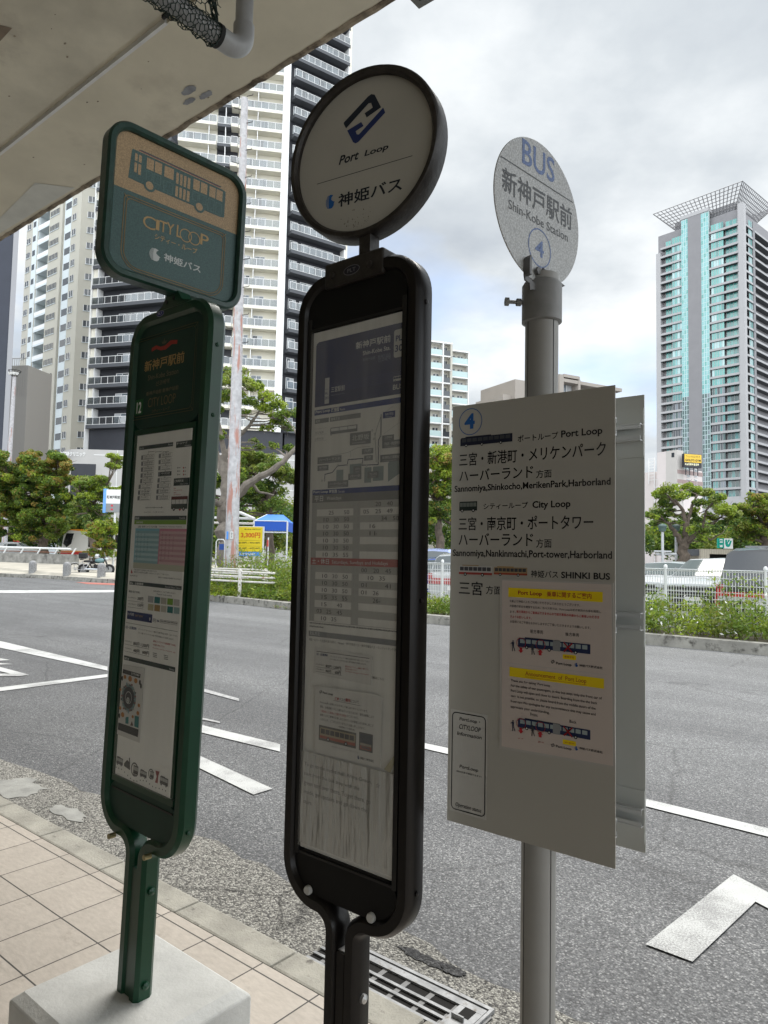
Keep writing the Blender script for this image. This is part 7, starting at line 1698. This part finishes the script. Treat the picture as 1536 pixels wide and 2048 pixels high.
pb_ = thing('post_banner', 'thin white post with a red flag strip under the blue canopy', 'post'); a = at(536, 1105, 32.4); g = MB(); g.tube([(a[0], a[1], 0), (a[0], a[1], at(536, 1075, 32.4)[2])], .03, M_wn, 8); g.build('post', pb_); z = at(536, 1080, 32.4)[2]; g = MB(); g.box(a[0] - .06, a[0] + .02, a[1] - .05, a[1] - .03, z - .3, z, mat('red_strip', (.55, .08, .06), .6)); g.build('flag', pb_)
hp = thing('hoop_barrier', 'white hoop barrier with a blue panel in the weeds left of the pole', 'barrier'); a = at(432, 1105, 29.0); b = at(449, 1105, 29.0); zt4 = at(440, 1079, 29)[2]; g = MB(); g.tube([(a[0], a[1], 0), (a[0], a[1], zt4 - .1), (a[0] + .06, a[1], zt4), (b[0] - .06, b[1], zt4), (b[0], b[1], zt4 - .1), (b[0], b[1], 0)], .025, M_wn, 8); g.build('hoop', hp); g = MB(); g.box(b[0] - .22, b[0] - .03, b[1] - .02, b[1] + .01, zt4 - .42, zt4 - .18, ink((.03, .08, .30))); g.build('panel', hp)

# subway entrance with its green and white mark
M_tl = mat('cream_tile_wall', (.50, .45, .36), .6); Ms_ = at(1402, 1120, 46.0); MSu = M_at((Ms_[0], Ms_[1], 0), R(6)); FU = Face(MSu, 0)
su = thing('subway_entrance', 'cream tiled subway entrance hut behind the white minivan', 'building', MSu); x1 = FU(1485, 1110)[0]; zt5 = FU(1420, 1098)[1]; zo = FU(1420, 1108)[1]; xo = FU(1419, 1110)[0]
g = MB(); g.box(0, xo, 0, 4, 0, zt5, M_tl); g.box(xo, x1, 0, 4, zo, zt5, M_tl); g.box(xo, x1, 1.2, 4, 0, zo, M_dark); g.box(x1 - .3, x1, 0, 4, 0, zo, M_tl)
for k in range(24): x = x1 * k / 24; g.box(x, x + .015, -.006, .0, zo if x > xo else 0, zt5, mat('tile_joint', (.25, .22, .17), .8) if k == 0 else g.mats[-1])
g.box(-.5, 0, .3, 4, zt5 - .45, zt5 - .02, M_chr2); g.build('walls', su)
ss = thing('subway_sign', 'green and white illuminated-style subway sign with a train and a U mark', 'sign', MSu); a = FU(1437, 1096); b = FU(1467, 1077); GRN = ink((.0, .32, .24)); xm = (a[0] + b[0]) / 2 - .08
g = MB(); g.box(a[0], xm, .1, .3, a[1], b[1], GRN); g.box(xm, b[0], .1, .3, a[1] - .03, b[1], K['white']); g.box(a[0] + .3, a[0] + .36, .18, .22, zt5, a[1], M_chr); g.box(b[0] - .36, b[0] - .3, .18, .22, zt5, a[1] - .03, M_chr); bx = g.build('box', ss)
g = MB(); hh = b[1] - a[1]; w2 = b[0] - xm; yy = .096
g.poly([(p, yy, z) for p, z in rrect(a[0] + .08, a[1] + .06, xm - .06, b[1] - .05, .1, 5)], K['white']); cx2 = (a[0] + .08 + xm - .06) / 2
g.poly([(p, yy - .004, z) for p, z in rrect(cx2 - .13, a[1] + .2, cx2 + .13, b[1] - .12, .06, 5)], GRN); g.rect(cx2 - .09, a[1] + hh * .55, cx2 + .09, b[1] - .2, yy - .008, K['white']); g.poly([(cx2 - .14, yy - .008, a[1] + .08), (cx2 - .10, yy - .008, a[1] + .08), (cx2 - .06, yy - .008, a[1] + .22), (cx2 - .10, yy - .008, a[1] + .22)], GRN); g.poly([(cx2 + .14, yy - .008, a[1] + .08), (cx2 + .10, yy - .008, a[1] + .08), (cx2 + .06, yy - .008, a[1] + .22), (cx2 + .10, yy - .008, a[1] + .22)], GRN)
ux, uz = xm + w2 * .12, a[1] + hh * .1
P = [(.0, 1.0), (.0, .45), (.12, .12), (.42, .0), (.70, .12), (.86, .5), (1.0, .86), (.74, .86), (.58, .50), (.50, .38), (.42, .40), (.40, .55), (.62, .78), (.72, 1.0), (.46, 1.02), (.36, .74), (.30, .66), (.30, 1.0)]
g.poly([(ux + p * w2 * .76, yy, uz + q_ * hh * .78) for p, q_ in P], GRN); g.build('mark', bx)
# twin park lamps
for u, tx in ((1325, 'green-capped park lamp on a pale post, left of the pruned tree'), (1352, 'green-capped park lamp hanging among the pruned tree branches')):
    Yl = 37.0 if u == 1325 else 38.6; p = at(u, 1062, Yl); L = thing('park_lamp', tx, 'street lamp', Matrix.Translation((p[0], p[1], 0)), 'park lamps by the pruned tree'); M_lg = mat('lamp_green', (.10, .15, .14), .5); M_lp = mat('pale_post', (.45, .46, .47), .5)
    g = MB(); g.lathe([(.07, 0), (.07, p[2] - .05), (.05, p[2])], M_lp, 12); g.build('post', L)
    g = MB(); g.lathe([(.05, p[2] - .05), (.16, p[2]), (.21, p[2] + .22), (.23, p[2] + .24), (.22, p[2] + .3), (.08, p[2] + .38), (0, p[2] + .39)], M_lg, 14); g.build('lantern', L)
    if u == 1325: g = MB(); g.tube([(-.45, 0, 2.1), (.45, 0, 2.1)], .05, M_lp, 8); g.tube([(-.3, .1, 1.95), (.75, .1, 1.98)], .06, M_lp, 8); g.build('cross_arm', L)
# tall floodlight mast at the left
fm = thing('floodlight_mast', 'thin white rust-streaked floodlight mast with a ring of lamps, at the far left', 'light mast'); p0 = at(10, 1060, 75.0); fm.location = (p0[0], p0[1], 0); pt = at(29, 752, 75.0)
g = MB(); d = pt - p0; zt6 = pt[2]; g.tube([(0, 0, 0), (0.0 + (pt[0] - p0[0]) * .5, 0, zt6 * .5), (pt[0] - p0[0], 0, zt6)], [.30, .24, .19], M_rp, 14); g.build('mast', fm)
X_ = pt[0] - p0[0]; g = MB()
for k in range(24):
    a, b = k * math.pi / 12, (k + 1) * math.pi / 12; g.tube([(X_ + .62 * math.cos(a), .62 * math.sin(a), zt6 + .55), (X_ + .62 * math.cos(b), .62 * math.sin(b), zt6 + .55)], .03, M_dark, 5, False)
    if k % 2 == 0: g.tube([(X_ + .62 * math.cos(a), .62 * math.sin(a), zt6 + .55), (X_ + .2 * math.cos(a), .2 * math.sin(a), zt6 - .1)], .02, M_dark, 4, False)
g.build('basket', fm)
for k in range(4):
    g = MB(); a = R(-150 + 40 * k); g.lathe([(.10, -.15), (.22, .12), (.0, .12)], K['white'], 12, (X_ + .42 * math.cos(a), .42 * math.sin(a), zt6 + .2)); g.build('lamp_head', fm)
# stone-grey bollards on the far pavement
M_gran = speckle_mat('granite', [(0, (.16, .16, .16)), (.5, (.33, .33, .335)), (1, (.50, .50, .50))], 60, .8, .2, .1)
bl0 = None
for (u, v), lab in zip(((65, 1147.5), (133.5, 1151.5), (202.5, 1155)), ('granite bollard standing alone, leftmost of three on the far pavement', 'granite bollard just left of the parked bicycle', 'granite bollard in front of the motorcycle')):
    p = gnd(u, v, .12)
    if bl0 is None:
        g = MB(); s_ = .215; g.lathe([(s_, -.05), (s_, .60), (s_ * .94, .68), (s_ * .78, .74), (s_ * .5, .785), (s_ * .2, .80), (0, .803)], M_gran, 24); bl0 = g.build('bollard'); o = bl0
    else: o = bl0.copy(); COL.objects.link(o)
    o.location = (p[0], p[1], .1); tag(o, lab, 'bollard', 'bollards on the far pavement')
# low stone wall with its white handrail
M_stone = mat('mossy_stone', (.24, .235, .22), .95, var=.5, vscale=2.2, bump=.8, bscale=8, stain=((.10, .10, .095), 1.7, .55))
wl_ = thing('stone_wall', 'low weathered stone wall with a slanted white handrail on top, at the far left', 'wall'); a = at(-40, 1118, 52.0); b = at(150, 1130, 50.0); d = b - a; La = np.linalg.norm(d[:2]); Mw = M_at((a[0], a[1], 0), -math.atan2(d[1], d[0])); zt7 = at(60, 1107, 51.3)[2]
g = MB(Mw); g.box(0, La, 0, .4, 0, zt7, M_stone); g.box(0, La + .3, -1.1, 0, 0, .45, M_kerb2); g.build('wall_body', wl_)
g = MB(Mw); zr2 = at(60, 1095, 51.3)[2]; g.tube([(-.5, .25, zr2), (La - .6, .25, zr2 - .05)], .075, M_wn, 8)
for k in range(6): x = La * (k + .4) / 5.6; g.tube([(x - .15, .2, zt7), (x + .1, .25, zr2)], .06, M_wn, 8)
g.tube([(-.5, .3, (zr2 + zt7) / 2 - .05), (La - .6, .3, (zr2 + zt7) / 2 - .1)], .03, mat('rust_bar', (.25, .10, .06), .8), 6); g.build('handrail', wl_)
# blue-edged clinic sign beside the green stop
bsn = thing('roadside_sign', 'white roadside sign with a blue edge, left of the green stop', 'sign'); q0 = at(211, 1024, 48.0); Mq = M_at((q0[0], q0[1], 0), R(3)); Fq2 = Face(Mq, 0); x1 = Fq2(250, 1000)[0]; z0 = Fq2(215, 1024)[1]; zm2 = Fq2(215, 1007)[1]; z1 = Fq2(215, 979)[1]
g = MB(Mq); g.box(0, x1, 0, .25, zm2, z1, K['white']); g.box(0, x1, .005, .25, z0, zm2, K['grey']); g.box(-.20, 0, -.01, .3, z0 - .05, z1 + .05, ink((.16, .38, .80))); g.tube([(.6, .15, 0), (.6, .15, z0)], .08, M_wn, 8); bo = g.build('panel', bsn)
g = MB(Mq); Fq2.text(g, '新神戸駅前', 213.5, 991, 998, 240, 998, BKK, .02, -.006); 
for dz in (.12, .38): g.rect(.35, z0 + dz, .5, z0 + dz + .12, -.003, ink((.6, .06, .08)))
g.build('lettering', bo)
# ================================================================ vehicles
def paint(name, c, m=0.0): return mat(name, c, .25, m, spec=.6, coat=.8)
V_white = paint('white_car_paint', (.46, .475, .485)); V_black = paint('black_car_paint', (.012, .013, .016)); V_blue = paint('blue_car_paint', (.05, .09, .30)); V_red = paint('red_car_paint', (.45, .03, .03)); V_silver = paint('silver_paint', (.40, .42, .44), .4); V_pblue = paint('pale_blue_car_paint', (.32, .38, .62))
V_glass = mat('car_glass', (.05, .065, .068), .05, spec=1.0); V_glass2 = mat('dark_car_glass', (.018, .02, .024), .06, spec=1.0); V_wind = mat('windscreen_glass', (.055, .075, .072), .06, spec=.6); V_tyre = mat('tyre_rubber', (.015, .015, .016), .85); V_rim = mat('wheel_rim', (.38, .39, .40), .35, .7); V_grill = mat('grille_black', (.012, .012, .014), .35); V_chrome = mat('chrome_bar', (.6, .62, .64), .15, .9); V_lamp = mat('lamp_glass', (.55, .58, .60), .1, spec=1.0); V_tail = mat('tail_lamp', (.42, .015, .02), .15, spec=.9)
def loft(g, st, hw, m, sec):
    """st: (y, z_low, z_belt, z_roof, width factor); sec: cross-section of half the body"""
    rows = []
    for y, zl, zb, zr, wf in st:
        h = hw * wf; cab = zr - zb > .12
        half = [(h * .80, zl), (h * .97, zl + .10), (h, zl + (zb - zl) * .55), (h * .975, zb), (h * (.80 if cab else .94), zr - (.10 if cab else .0)), (h * (.66 if cab else .80), zr - (.02 if cab else -.015)), (0, zr + .015 + (0 if cab else .02))]
        rows.append([(x, y, z) for x, z in half] + [(-x, y, z) for x, z in half[-2::-1]])
    k = len(rows[0]); vs = [p for r in rows for p in r]
    fs = [(i * k + j, i * k + j + 1, (i + 1) * k + j + 1, (i + 1) * k + j) for i in range(len(rows) - 1) for j in range(k - 1)]
    fs += [tuple(range(k - 1, -1, -1)), tuple(range((len(rows) - 1) * k, len(rows) * k))]
    g.add(vs, fs, m, True); return rows
def off(q, d):
    a, b, c = Vector(q[0]), Vector(q[1]), Vector(q[2]); n = (b - a).cross(c - a).normalized(); n = n if n.dot((a + c) / 2 - Vector((0, 2.2, .8))) > 0 else -n; return [tuple(Vector(p) + n * d) for p in q]
def inset(q, tx, tz):
    """pull a 4-corner pane in from its edges"""
    a, b, c, d = [Vector(p) for p in q]
    f = lambda s, t: (a * (1 - s) + b * s) * (1 - t) + (d * (1 - s) + c * s) * t
    return [tuple(f(s, t)) for s, t in ((tx, tz), (1 - tx, tz), (1 - tx, 1 - tz), (tx, 1 - tz))]
def wheel(parent, x, y, r, M=None):
    s_ = 1 if x > 0 else -1
    g = MB(M); g.lathe([(r * .62, x - s_ * .1), (r * .95, x - s_ * .1), (r, x - s_ * .06), (r, x + s_ * .03), (r * .94, x + s_ * .055), (r * .62, x + s_ * .05)], V_tyre, 24, (0, y, r), 'x'); w = g.build('wheel', parent)
    g = MB(M); g.lathe([(r * .64, x + s_ * .045), (r * .60, x + s_ * .03), (r * .2, x + s_ * .02), (0, x + s_ * .03)], V_rim, 20, (0, y, r), 'x')
    for k in range(5):
        a = k * 2 * math.pi / 5; g.tube([(x + s_ * .03, y + r * .12 * math.cos(a), r + r * .12 * math.sin(a)), (x + s_ * .035, y + r * .6 * math.cos(a), r + r * .6 * math.sin(a))], .025, V_rim, 6)
    g.build('rim', w)
def car(label, cat, M, L, Wd, H, body, shape='van', face='front', glass=V_glass, group=None, name='parked_car', tailred=False, wind=V_wind):
    """body with its face at y = 0 looking towards -y; the rest runs to y = L"""
    t = thing(name, label, cat, M, group); hw = Wd / 2; zl = .22
    if shape == 'van' and face == 'front': st = [(0, .30, .86, .86, .88), (.06, .24, 1.06, 1.06, .95), (.35, zl, 1.14, 1.15, .99), (.95, zl, 1.19, 1.21, 1), (1.90, zl, 1.22, H - .03, 1), (3.2, zl, 1.22, H, 1), (L - .35, zl, 1.14, H - .05, 1), (L - .05, .3, 1.10, 1.3, .97), (L, .35, .9, .92, .94)]; gi = (3, 4, 6)
    elif shape == 'van': st = [(0, .34, .9, .92, .95), (.04, .28, 1.10, 1.12, .985), (.20, .25, 1.14, H - .06, 1), (.45, zl, 1.14, H, 1), (L - 1.9, zl, 1.12, H - .03, 1), (L - 1.0, zl, 1.06, 1.1, .99), (L, .3, .7, .72, .86)]; gi = (1, 2, 4)
    elif face == 'front': st = [(0, .30, .62, .62, .84), (.08, .24, .74, .74, .95), (.5, zl, .86, .87, .99), (1.15, zl, .93, .95, 1), (1.95, zl, .97, H - .03, 1), (2.8, zl, .98, H, 1), (L - .75, zl, .98, H - .10, .99), (L - .1, .28, .95, 1.0, .96), (L, .34, .8, .82, .93)]; gi = (3, 4, 6)
    else: st = [(0, .34, .85, .86, .94), (.05, .28, .98, 1.0, .98), (.55, zl, 1.0, H - .08, 1), (1.2, zl, 1.0, H, 1), (L - 2.2, zl, .98, H - .03, 1), (L - 1.3, zl, .93, .95, 1), (L, .3, .65, .66, .85)]; gi = (1, 2, 4)
    g = MB(); rows = loft(g, st, hw, body, None); g.build('body', t, sharp=28)
    iB, iR, iE = gi; n = len(rows[0])
    q = [rows[iB][4], rows[iR][4], rows[iR][n - 5], rows[iB][n - 5]]
    w = [rows[iB][n - 5], rows[iB][4], rows[iR][4], rows[iR][n - 5]]
    g = MB(); pts = []
    for t_ in (.06, .93):
        rowp = [Vector(rows[iB][j]).lerp(Vector(rows[iR][j]), t_) for j in range(4, n - 4)]
        rowp[0] = rowp[0].lerp(rowp[1], .25); rowp[-1] = rowp[-1].lerp(rowp[-2], .25); pts.append(rowp)
    nv = (pts[1][2] - pts[0][2]).cross(Vector((1, 0, 0))).normalized(); nv = nv if nv.z > 0 else -nv
    k_ = len(pts[0]); g.add([tuple(p + nv * .012) for r_ in pts for p in r_], [(j, j + 1, k_ + j + 1, k_ + j) for j in range(k_ - 1)], wind if face == 'front' else glass, True); g.build('windscreen' if face == 'front' else 'rear_window', t)
    if face == 'front':
        g = MB(); a_ = pts[0][1] + nv * .02; b_ = pts[0][1].lerp(pts[1][2], .55) + nv * .02; g.tube([tuple(a_), tuple(b_)], .012, V_grill, 5); g.build('wiper', t)
    for side in (1, -1):
        for a, b in ((iR, iR + 1), (iR + 1, iE)) if iE > iR + 1 else ((iR, iE),):
            k0, k1 = (3, 4) if side > 0 else (n - 4, n - 5); p = [rows[a][k0], rows[b][k0], rows[b][k1], rows[a][k1]]
            if side < 0: p = p[::-1]; p = [p[3], p[2], p[1], p[0]]; 
            g = MB(); ii = inset(p, .05, .12); g.poly(off(ii, .006), glass); g.build('side_window', t)
    wb = (.85, L - .95)
    for x in (hw - .09, -hw + .09):
        for y in wb: wheel(t, x, y, .32)
    for s_ in (1, -1):
        yb_ = (st[iB][0] + .45) if face == 'front' else L - 1.75
        g = MB(); g.lathe([(0, -.07), (.075, -.05), (.085, .02), (.06, .06), (0, .065)], body, 12, (s_ * (hw + .08), yb_, 1.08 if shape == 'van' else .95), 'y'); g.build('mirror', t)
    if face == 'front' and shape == 'van':
        g = MB(); g.prism([(-hw * .80, .42), (hw * .80, .42), (hw * .86, .92), (hw * .70, 1.03), (-hw * .70, 1.03), (-hw * .86, .92)], -.035, .05, V_grill)
        for k in range(4): z = .62 + k * .1; g.box(-hw * .74, hw * .74, -.05, -.03, z, z + .022, V_chrome)
        g.box(-hw * .80, hw * .80, -.055, -.02, 1.01, 1.04, V_chrome); g.build('grille', t)
        for s_ in (1, -1):
            g = MB(); g.prism([(s_ * hw * .55, 1.04), (s_ * hw * .96, 1.08), (s_ * hw * .99, .99), (s_ * hw * .72, .97)], -.02, .10, V_lamp); g.build('headlight', t)
            g = MB(); g.prism([(s_ * hw * .66, .46), (s_ * hw * .93, .44), (s_ * hw * .97, .86), (s_ * hw * .72, .90)], -.045, .05, body); g.build('bumper_wing', t)
        g = MB(); g.box(-hw * .85, hw * .85, -.045, .05, .27, .34, body); g.build('bumper', t)
        g = MB(); g.box(-.20, .20, -.062, -.05, .60, .78, K['white']); pl_ = g.build('number_plate', t); g = MB(); greek(g, -.15, .63, .3, .07, -.064, ink((.03, .12, .06)), 6); g.build('plate_print', pl_)
    elif face == 'front':
        g = MB(); g.prism([(-hw * .6, .34), (hw * .6, .34), (hw * .66, .56), (-hw * .66, .56)], -.02, .05, V_grill); g.build('grille', t)
        for s_ in (1, -1): g = MB(); g.prism([(s_ * hw * .62, .70), (s_ * hw * .95, .76), (s_ * hw * .97, .62), (s_ * hw * .66, .60)], .0, .10, V_lamp); g.build('headlight', t)
        g = MB(); g.box(-.17, .17, -.03, -.02, .44, .58, K['white']); g.build('number_plate', t)
    else:
        for s_ in (1, -1): g = MB(); g.prism([(s_ * hw * .80, .80), (s_ * hw * .98, .80), (s_ * hw * .98, 1.12), (s_ * hw * .84, 1.12)], -.03, .08, V_tail); g.build('tail_light', t)
        g = MB(); g.box(-.17, .17, -.02, .01, .62, .76, K['white']); g.build('number_plate', t)
    return t
def lot(u, n): r = pn(u, n); return W(r, n, -.05)
GC = 'cars in the car park'
car('white minivan facing the road with a big black grille and chrome bars', 'minivan', M_at(lot(1388, 18.0), R(39)), 4.7, 1.84, 1.74, V_white, 'van', 'front', group=GC)
vn = car('black van parked tail-first with a red and white stripe below its dark rear window', 'van', M_at(lot(1522, 17.4), R(40)), 4.7, 1.88, 1.97, V_black, 'van', 'rear', V_glass2, group=GC)
g = MB(); g.box(-.93, .93, -.035, .01, .86, .96, V_red); g.box(-.86, .86, -.05, .01, .78, .86, V_white); g.box(-.96, -.86, -.03, .3, .3, .86, V_red); g.box(-.84, .84, -.06, .02, .36, .60, V_black); g.box(-.5, .5, -.03, .0, .62, .70, V_chrome); g.build('rear_stripe', vn)
g = MB(); g.box(-.5, .3, .8, 1.8, 1.98, 2.02, V_silver); g.build('roof_hatch', vn)
car('white car with a pale windscreen left of the minivan, half hidden by the white board', 'car', M_at(lot(1296, 18.3), R(36)), 4.2, 1.7, 1.62, V_white, 'van', 'front', group=GC)
car('blue car with red tail lamp behind the mesh fence, next to the brown case', 'car', M_at(lot(858, 18.5), R(30)), 4.2, 1.7, 1.62, V_blue, 'car', 'rear', group=GC)
rc_ = car('white hatchback with large red tail lamps behind the fence, at the white board edge', 'car', M_at(lot(905, 17.9), R(34)), 4.0, 1.68, 1.75, V_white, 'van', 'rear', group=GC)
g = MB(); g.box(-.82, .82, -.03, .02, .80, .98, V_tail); g.build('tail_band', rc_)
car('pale blue car roof behind the blue one, near the brown case', 'car', M_at(lot(862, 22.5), R(25)), 4.5, 1.8, 1.95, V_pblue, 'van', 'rear', group=GC)
# left side: taxi, bus, white van edge
p = at(88, 1100, 62.0)
tx = car('white taxi with a red roof sign behind the stone wall', 'taxi', M_at((p[0], p[1], .62), R(-95)), 4.6, 1.75, 1.55, V_white, 'car', 'front', V_glass, name='taxi')
g = MB(); g.prism(rrect(-.30, 1.56, .30, 1.95, .08, 4), 2.2, 2.5, mat('roof_sign_red', (.60, .03, .04), .4)); g.build('roof_sign', tx)
car('white van just showing at the far left behind the handrail', 'van', M_at(tuple(at(-28, 1100, 62.0)[:2]) + (.6,), R(-95)), 4.4, 1.75, 1.9, V_white, 'van', 'rear', group=None)
V_or = paint('orange_bus_paint', (.78, .30, .05)); V_cream = paint('cream_bus_paint', (.70, .69, .66))
bM = M_at(tuple(at(122, 1080, 60.0)[:2]) + (.35,), R(8))
bu = thing('city_bus', 'white bus with an orange roof and red waist stripe, behind the yellow-green bush', 'bus', bM)
bl_, bh, bw = 9.0, 2.95, 2.4
g = MB(); sec = [(.0, .45), (.05, 1.4), (.22, 2.55), (.5, bh - .1), (.9, bh)]; pr_ = sec + [(bl_, bh), (bl_, .35), (.1, .35)]
g.prism(pr_, 0, bw, V_cream); g.build('body', bu, bevel=.06)
g = MB(); g.prism([(.46, bh - .12), (.9, bh + .02), (bl_ + .02, bh + .02), (bl_ + .02, bh - .28), (3.6, bh - .28), (.9, bh - .06)], -.015, bw + .015, V_or); g.build('roof_band', bu)
g = MB(); g.box(.02, bl_ + .01, -.02, 0, .80, 1.08, V_red); g.box(.02, bl_ + .01, -.022, -.002, 1.09, 1.16, V_or); g.box(-.02, .03, .2, bw - .2, .8, 1.08, V_red); g.build('waist_stripe', bu)
g = MB(); g.prism([(.22, 1.75), (.55, 1.45), (.95, 1.75), (1.15, 2.62), (.50, 2.62)], -.03, .0, V_glass2); g.build('side_window', bu)
for k in range(4): g = MB(); a = 2.5 + k * 1.6; g.box(a, a + 1.45, -.03, 0, 1.5, 2.55, V_glass2); g.build('side_window', bu)
g = MB(); g.add([(.03, .15, 1.4), (.03, bw - .15, 1.4), (.22, bw - .15, 2.5), (.22, .15, 2.5)], [(0, 1, 2, 3)], V_glass2); g.build('windscreen', bu)
for y in (1.9, 6.8): 
    g = MB(); g.lathe([(0, -.02), (.46, -.02), (.48, .02), (.48, .25)], V_tyre, 24, (y, 0, .45), 'y'); g.build('wheel', bu)
g = MB(); g.tube([(.2, -.1, 2.3), (-.05, -.25, 2.25), (-.05, -.25, 1.9)], .05, V_black, 6); g.build('mirror', bu)

# bicycle and motorcycle on the far pavement
def spoked(g, c, r, m, ax, n=16, t=.022):
    c = Vector(c); a = Vector(ax); P = [tuple(c + a * (r * math.cos(k * 2 * math.pi / 28)) + Vector((0, 0, r * math.sin(k * 2 * math.pi / 28)))) for k in range(29)]; g.tube(P, t, m, 6, False)
    for k in range(n): e = c + a * (r * math.cos(k * 2 * math.pi / n)) + Vector((0, 0, r * math.sin(k * 2 * math.pi / n))); g.tube([tuple(c), tuple(e)], .005, V_rim, 3, False, False)
M_blk = mat('black_metal', (.015, .015, .017), .4); M_sv = mat('silver_metal', (.5, .5, .52), .35, .7)
bp = at(167, 1151, 41.6); Mbk = M_at((bp[0], bp[1], .12), R(-140)); bk = thing('bicycle', 'silver city bicycle with a black front basket, between two bollards', 'bicycle', Mbk)
for y, nm in ((-.55, 'wheel'), (.55, 'wheel')): g = MB(); spoked(g, (0, y, .34), .33, V_tyre, (0, 1, 0)); g.build(nm, bk)
g = MB()
for P in ([(0, -.55, .34), (0, -.42, .95)], [(0, -.43, .88), (0, -.05, .30)], [(0, -.05, .30), (0, .12, .85)], [(0, .12, .72), (0, .55, .34)], [(0, -.05, .30), (0, .55, .34)], [(0, -.44, .78), (0, .05, .58)]): g.tube(P, .02, M_sv, 7)
g.build('frame', bk); g = MB(); g.tube([(-.27, -.25, 1.02), (-.25, -.40, 1.05), (0, -.43, 1.0), (.25, -.40, 1.05), (.27, -.25, 1.02)], .014, M_sv, 6); g.build('handlebar', bk)
g = MB(); g.lathe([(.0, .0), (.09, .0), (.12, .04), (.0, .07)], M_blk, 14, (0, .16, .88)); g.build('saddle', bk)
g = MB(); 
for z in (.70, .80, .90, .97): g.sweep([(-.18, -.85), (.18, -.85), (.18, -.55), (-.18, -.55)], [(-.008, z - .008), (.008, z - .008), (.008, z + .008), (-.008, z + .008)], M_blk, True, False)
g.v = [(p[0], p[2], p[1]) for p in g.v]; g.box(-.17, .17, -.84, -.56, .69, .70, M_blk)
for k in range(8):
    x = -.18 + .36 * k / 7; g.box(x - .006, x + .006, -.856, -.844, .7, .98, M_blk); g.box(x - .006, x + .006, -.556, -.544, .7, .98, M_blk)
g.build('basket', bk)
g = MB(); g.box(-.075, .075, .30, .75, .70, .725, M_sv); g.tube([(0, .55, .34), (0, .62, .70)], .012, M_sv, 5); g.build('rear_rack', bk)
g = MB(); g.tube([(.05, .1, .30), (.12, .25, .02)], .014, M_sv, 5); g.build('kickstand', bk)
mp_ = at(192, 1155, 42.0); Mmc = M_at((mp_[0], mp_[1], .12), R(78)); mc = thing('motorcycle', 'black and teal motorcycle with a top box, behind the last bollard', 'motorcycle', Mmc)
for y in (.70, -.70): g = MB(); g.lathe([(.20, -.06), (.30, -.06), (.33, -.02), (.33, .02), (.30, .06), (.20, .06)], V_tyre, 26, (0, y, .33), 'x'); g.lathe([(.21, -.02), (.02, -.03), (.02, .03), (.21, .02)], V_rim, 14, (0, y, .33), 'x'); g.build('wheel', mc)
g = MB()
for P, r_ in (([(.09, .70, .33), (.09, .45, .95)], .03), ([(-.09, .70, .33), (-.09, .45, .95)], .03), ([(0, .45, .9), (0, .1, .75), (0, -.4, .72)], .05), ([(0, .42, .85), (0, .25, .35), (0, -.2, .32), (0, -.4, .7)], .04), ([(.08, -.2, .35), (.08, -.70, .33)], .03)): g.tube(P, r_, M_blk, 8)
g.box(-.16, .16, -.15, .28, .30, .62, M_blk); g.lathe([(.06, -.65), (.07, -.2), (.05, .1)], V_chrome, 12, (.17, 0, .34), 'y'); g.build('chassis', mc)
g = MB(); g.lathe([(0, .36), (.10, .33), (.15, .15), (.14, -.05), (.06, -.18), (0, -.19)], paint('teal_tank', (.10, .22, .24)), 16, (0, .08, .86), 'y'); g.build('fuel_tank', mc)
g = MB(); g.lathe([(0, .14), (.13, .10), (.14, -.2), (.11, -.42), (0, -.46)], M_blk, 12, (0, -.28, .80), 'y'); g.v = [(p[0], p[1], .80 + (p[2] - .80) * .5) for p in g.v]; g.build('seat', mc)
g = MB(); g.box(-.24, .24, -.98, -.52, .98, 1.30, M_blk); g.build('top_box', mc, bevel=.05)
g = MB(); g.tube([(-.36, .30, 1.05), (-.2, .42, 1.06), (.2, .42, 1.06), (.36, .30, 1.05)], .018, M_blk, 6); g.build('handlebar', mc)
g = MB(); g.lathe([(0, .62), (.09, .62), (.10, .52), (.05, .45)], V_lamp, 16, (0, 0, .95), 'y'); g.build('headlight', mc)
g = MB(); g.add([(-.17, .50, 1.02), (.17, .50, 1.02), (.13, .40, 1.36), (-.13, .40, 1.36)], [(0, 1, 2, 3)], glass_mat('fly_screen', (.8, .9, 1), 1.45, .03, .1, .8)); g.build('windscreen', mc)
hl = MB(); hl.lathe([(0, .15), (.10, .13), (.145, .04), (.145, -.06), (.11, -.12), (0, -.12)], paint('helmet_silver', (.5, .51, .52), .3), 18, (0, 0, 0)); hl.box(-.11, .11, .06, .15, -.03, .06, V_glass2); ho = hl.build('helmet'); ho.matrix_world = Mmc @ Matrix.Translation((0, .02, 1.10)); tag(ho, 'silver helmet resting on the motorcycle tank', 'helmet')
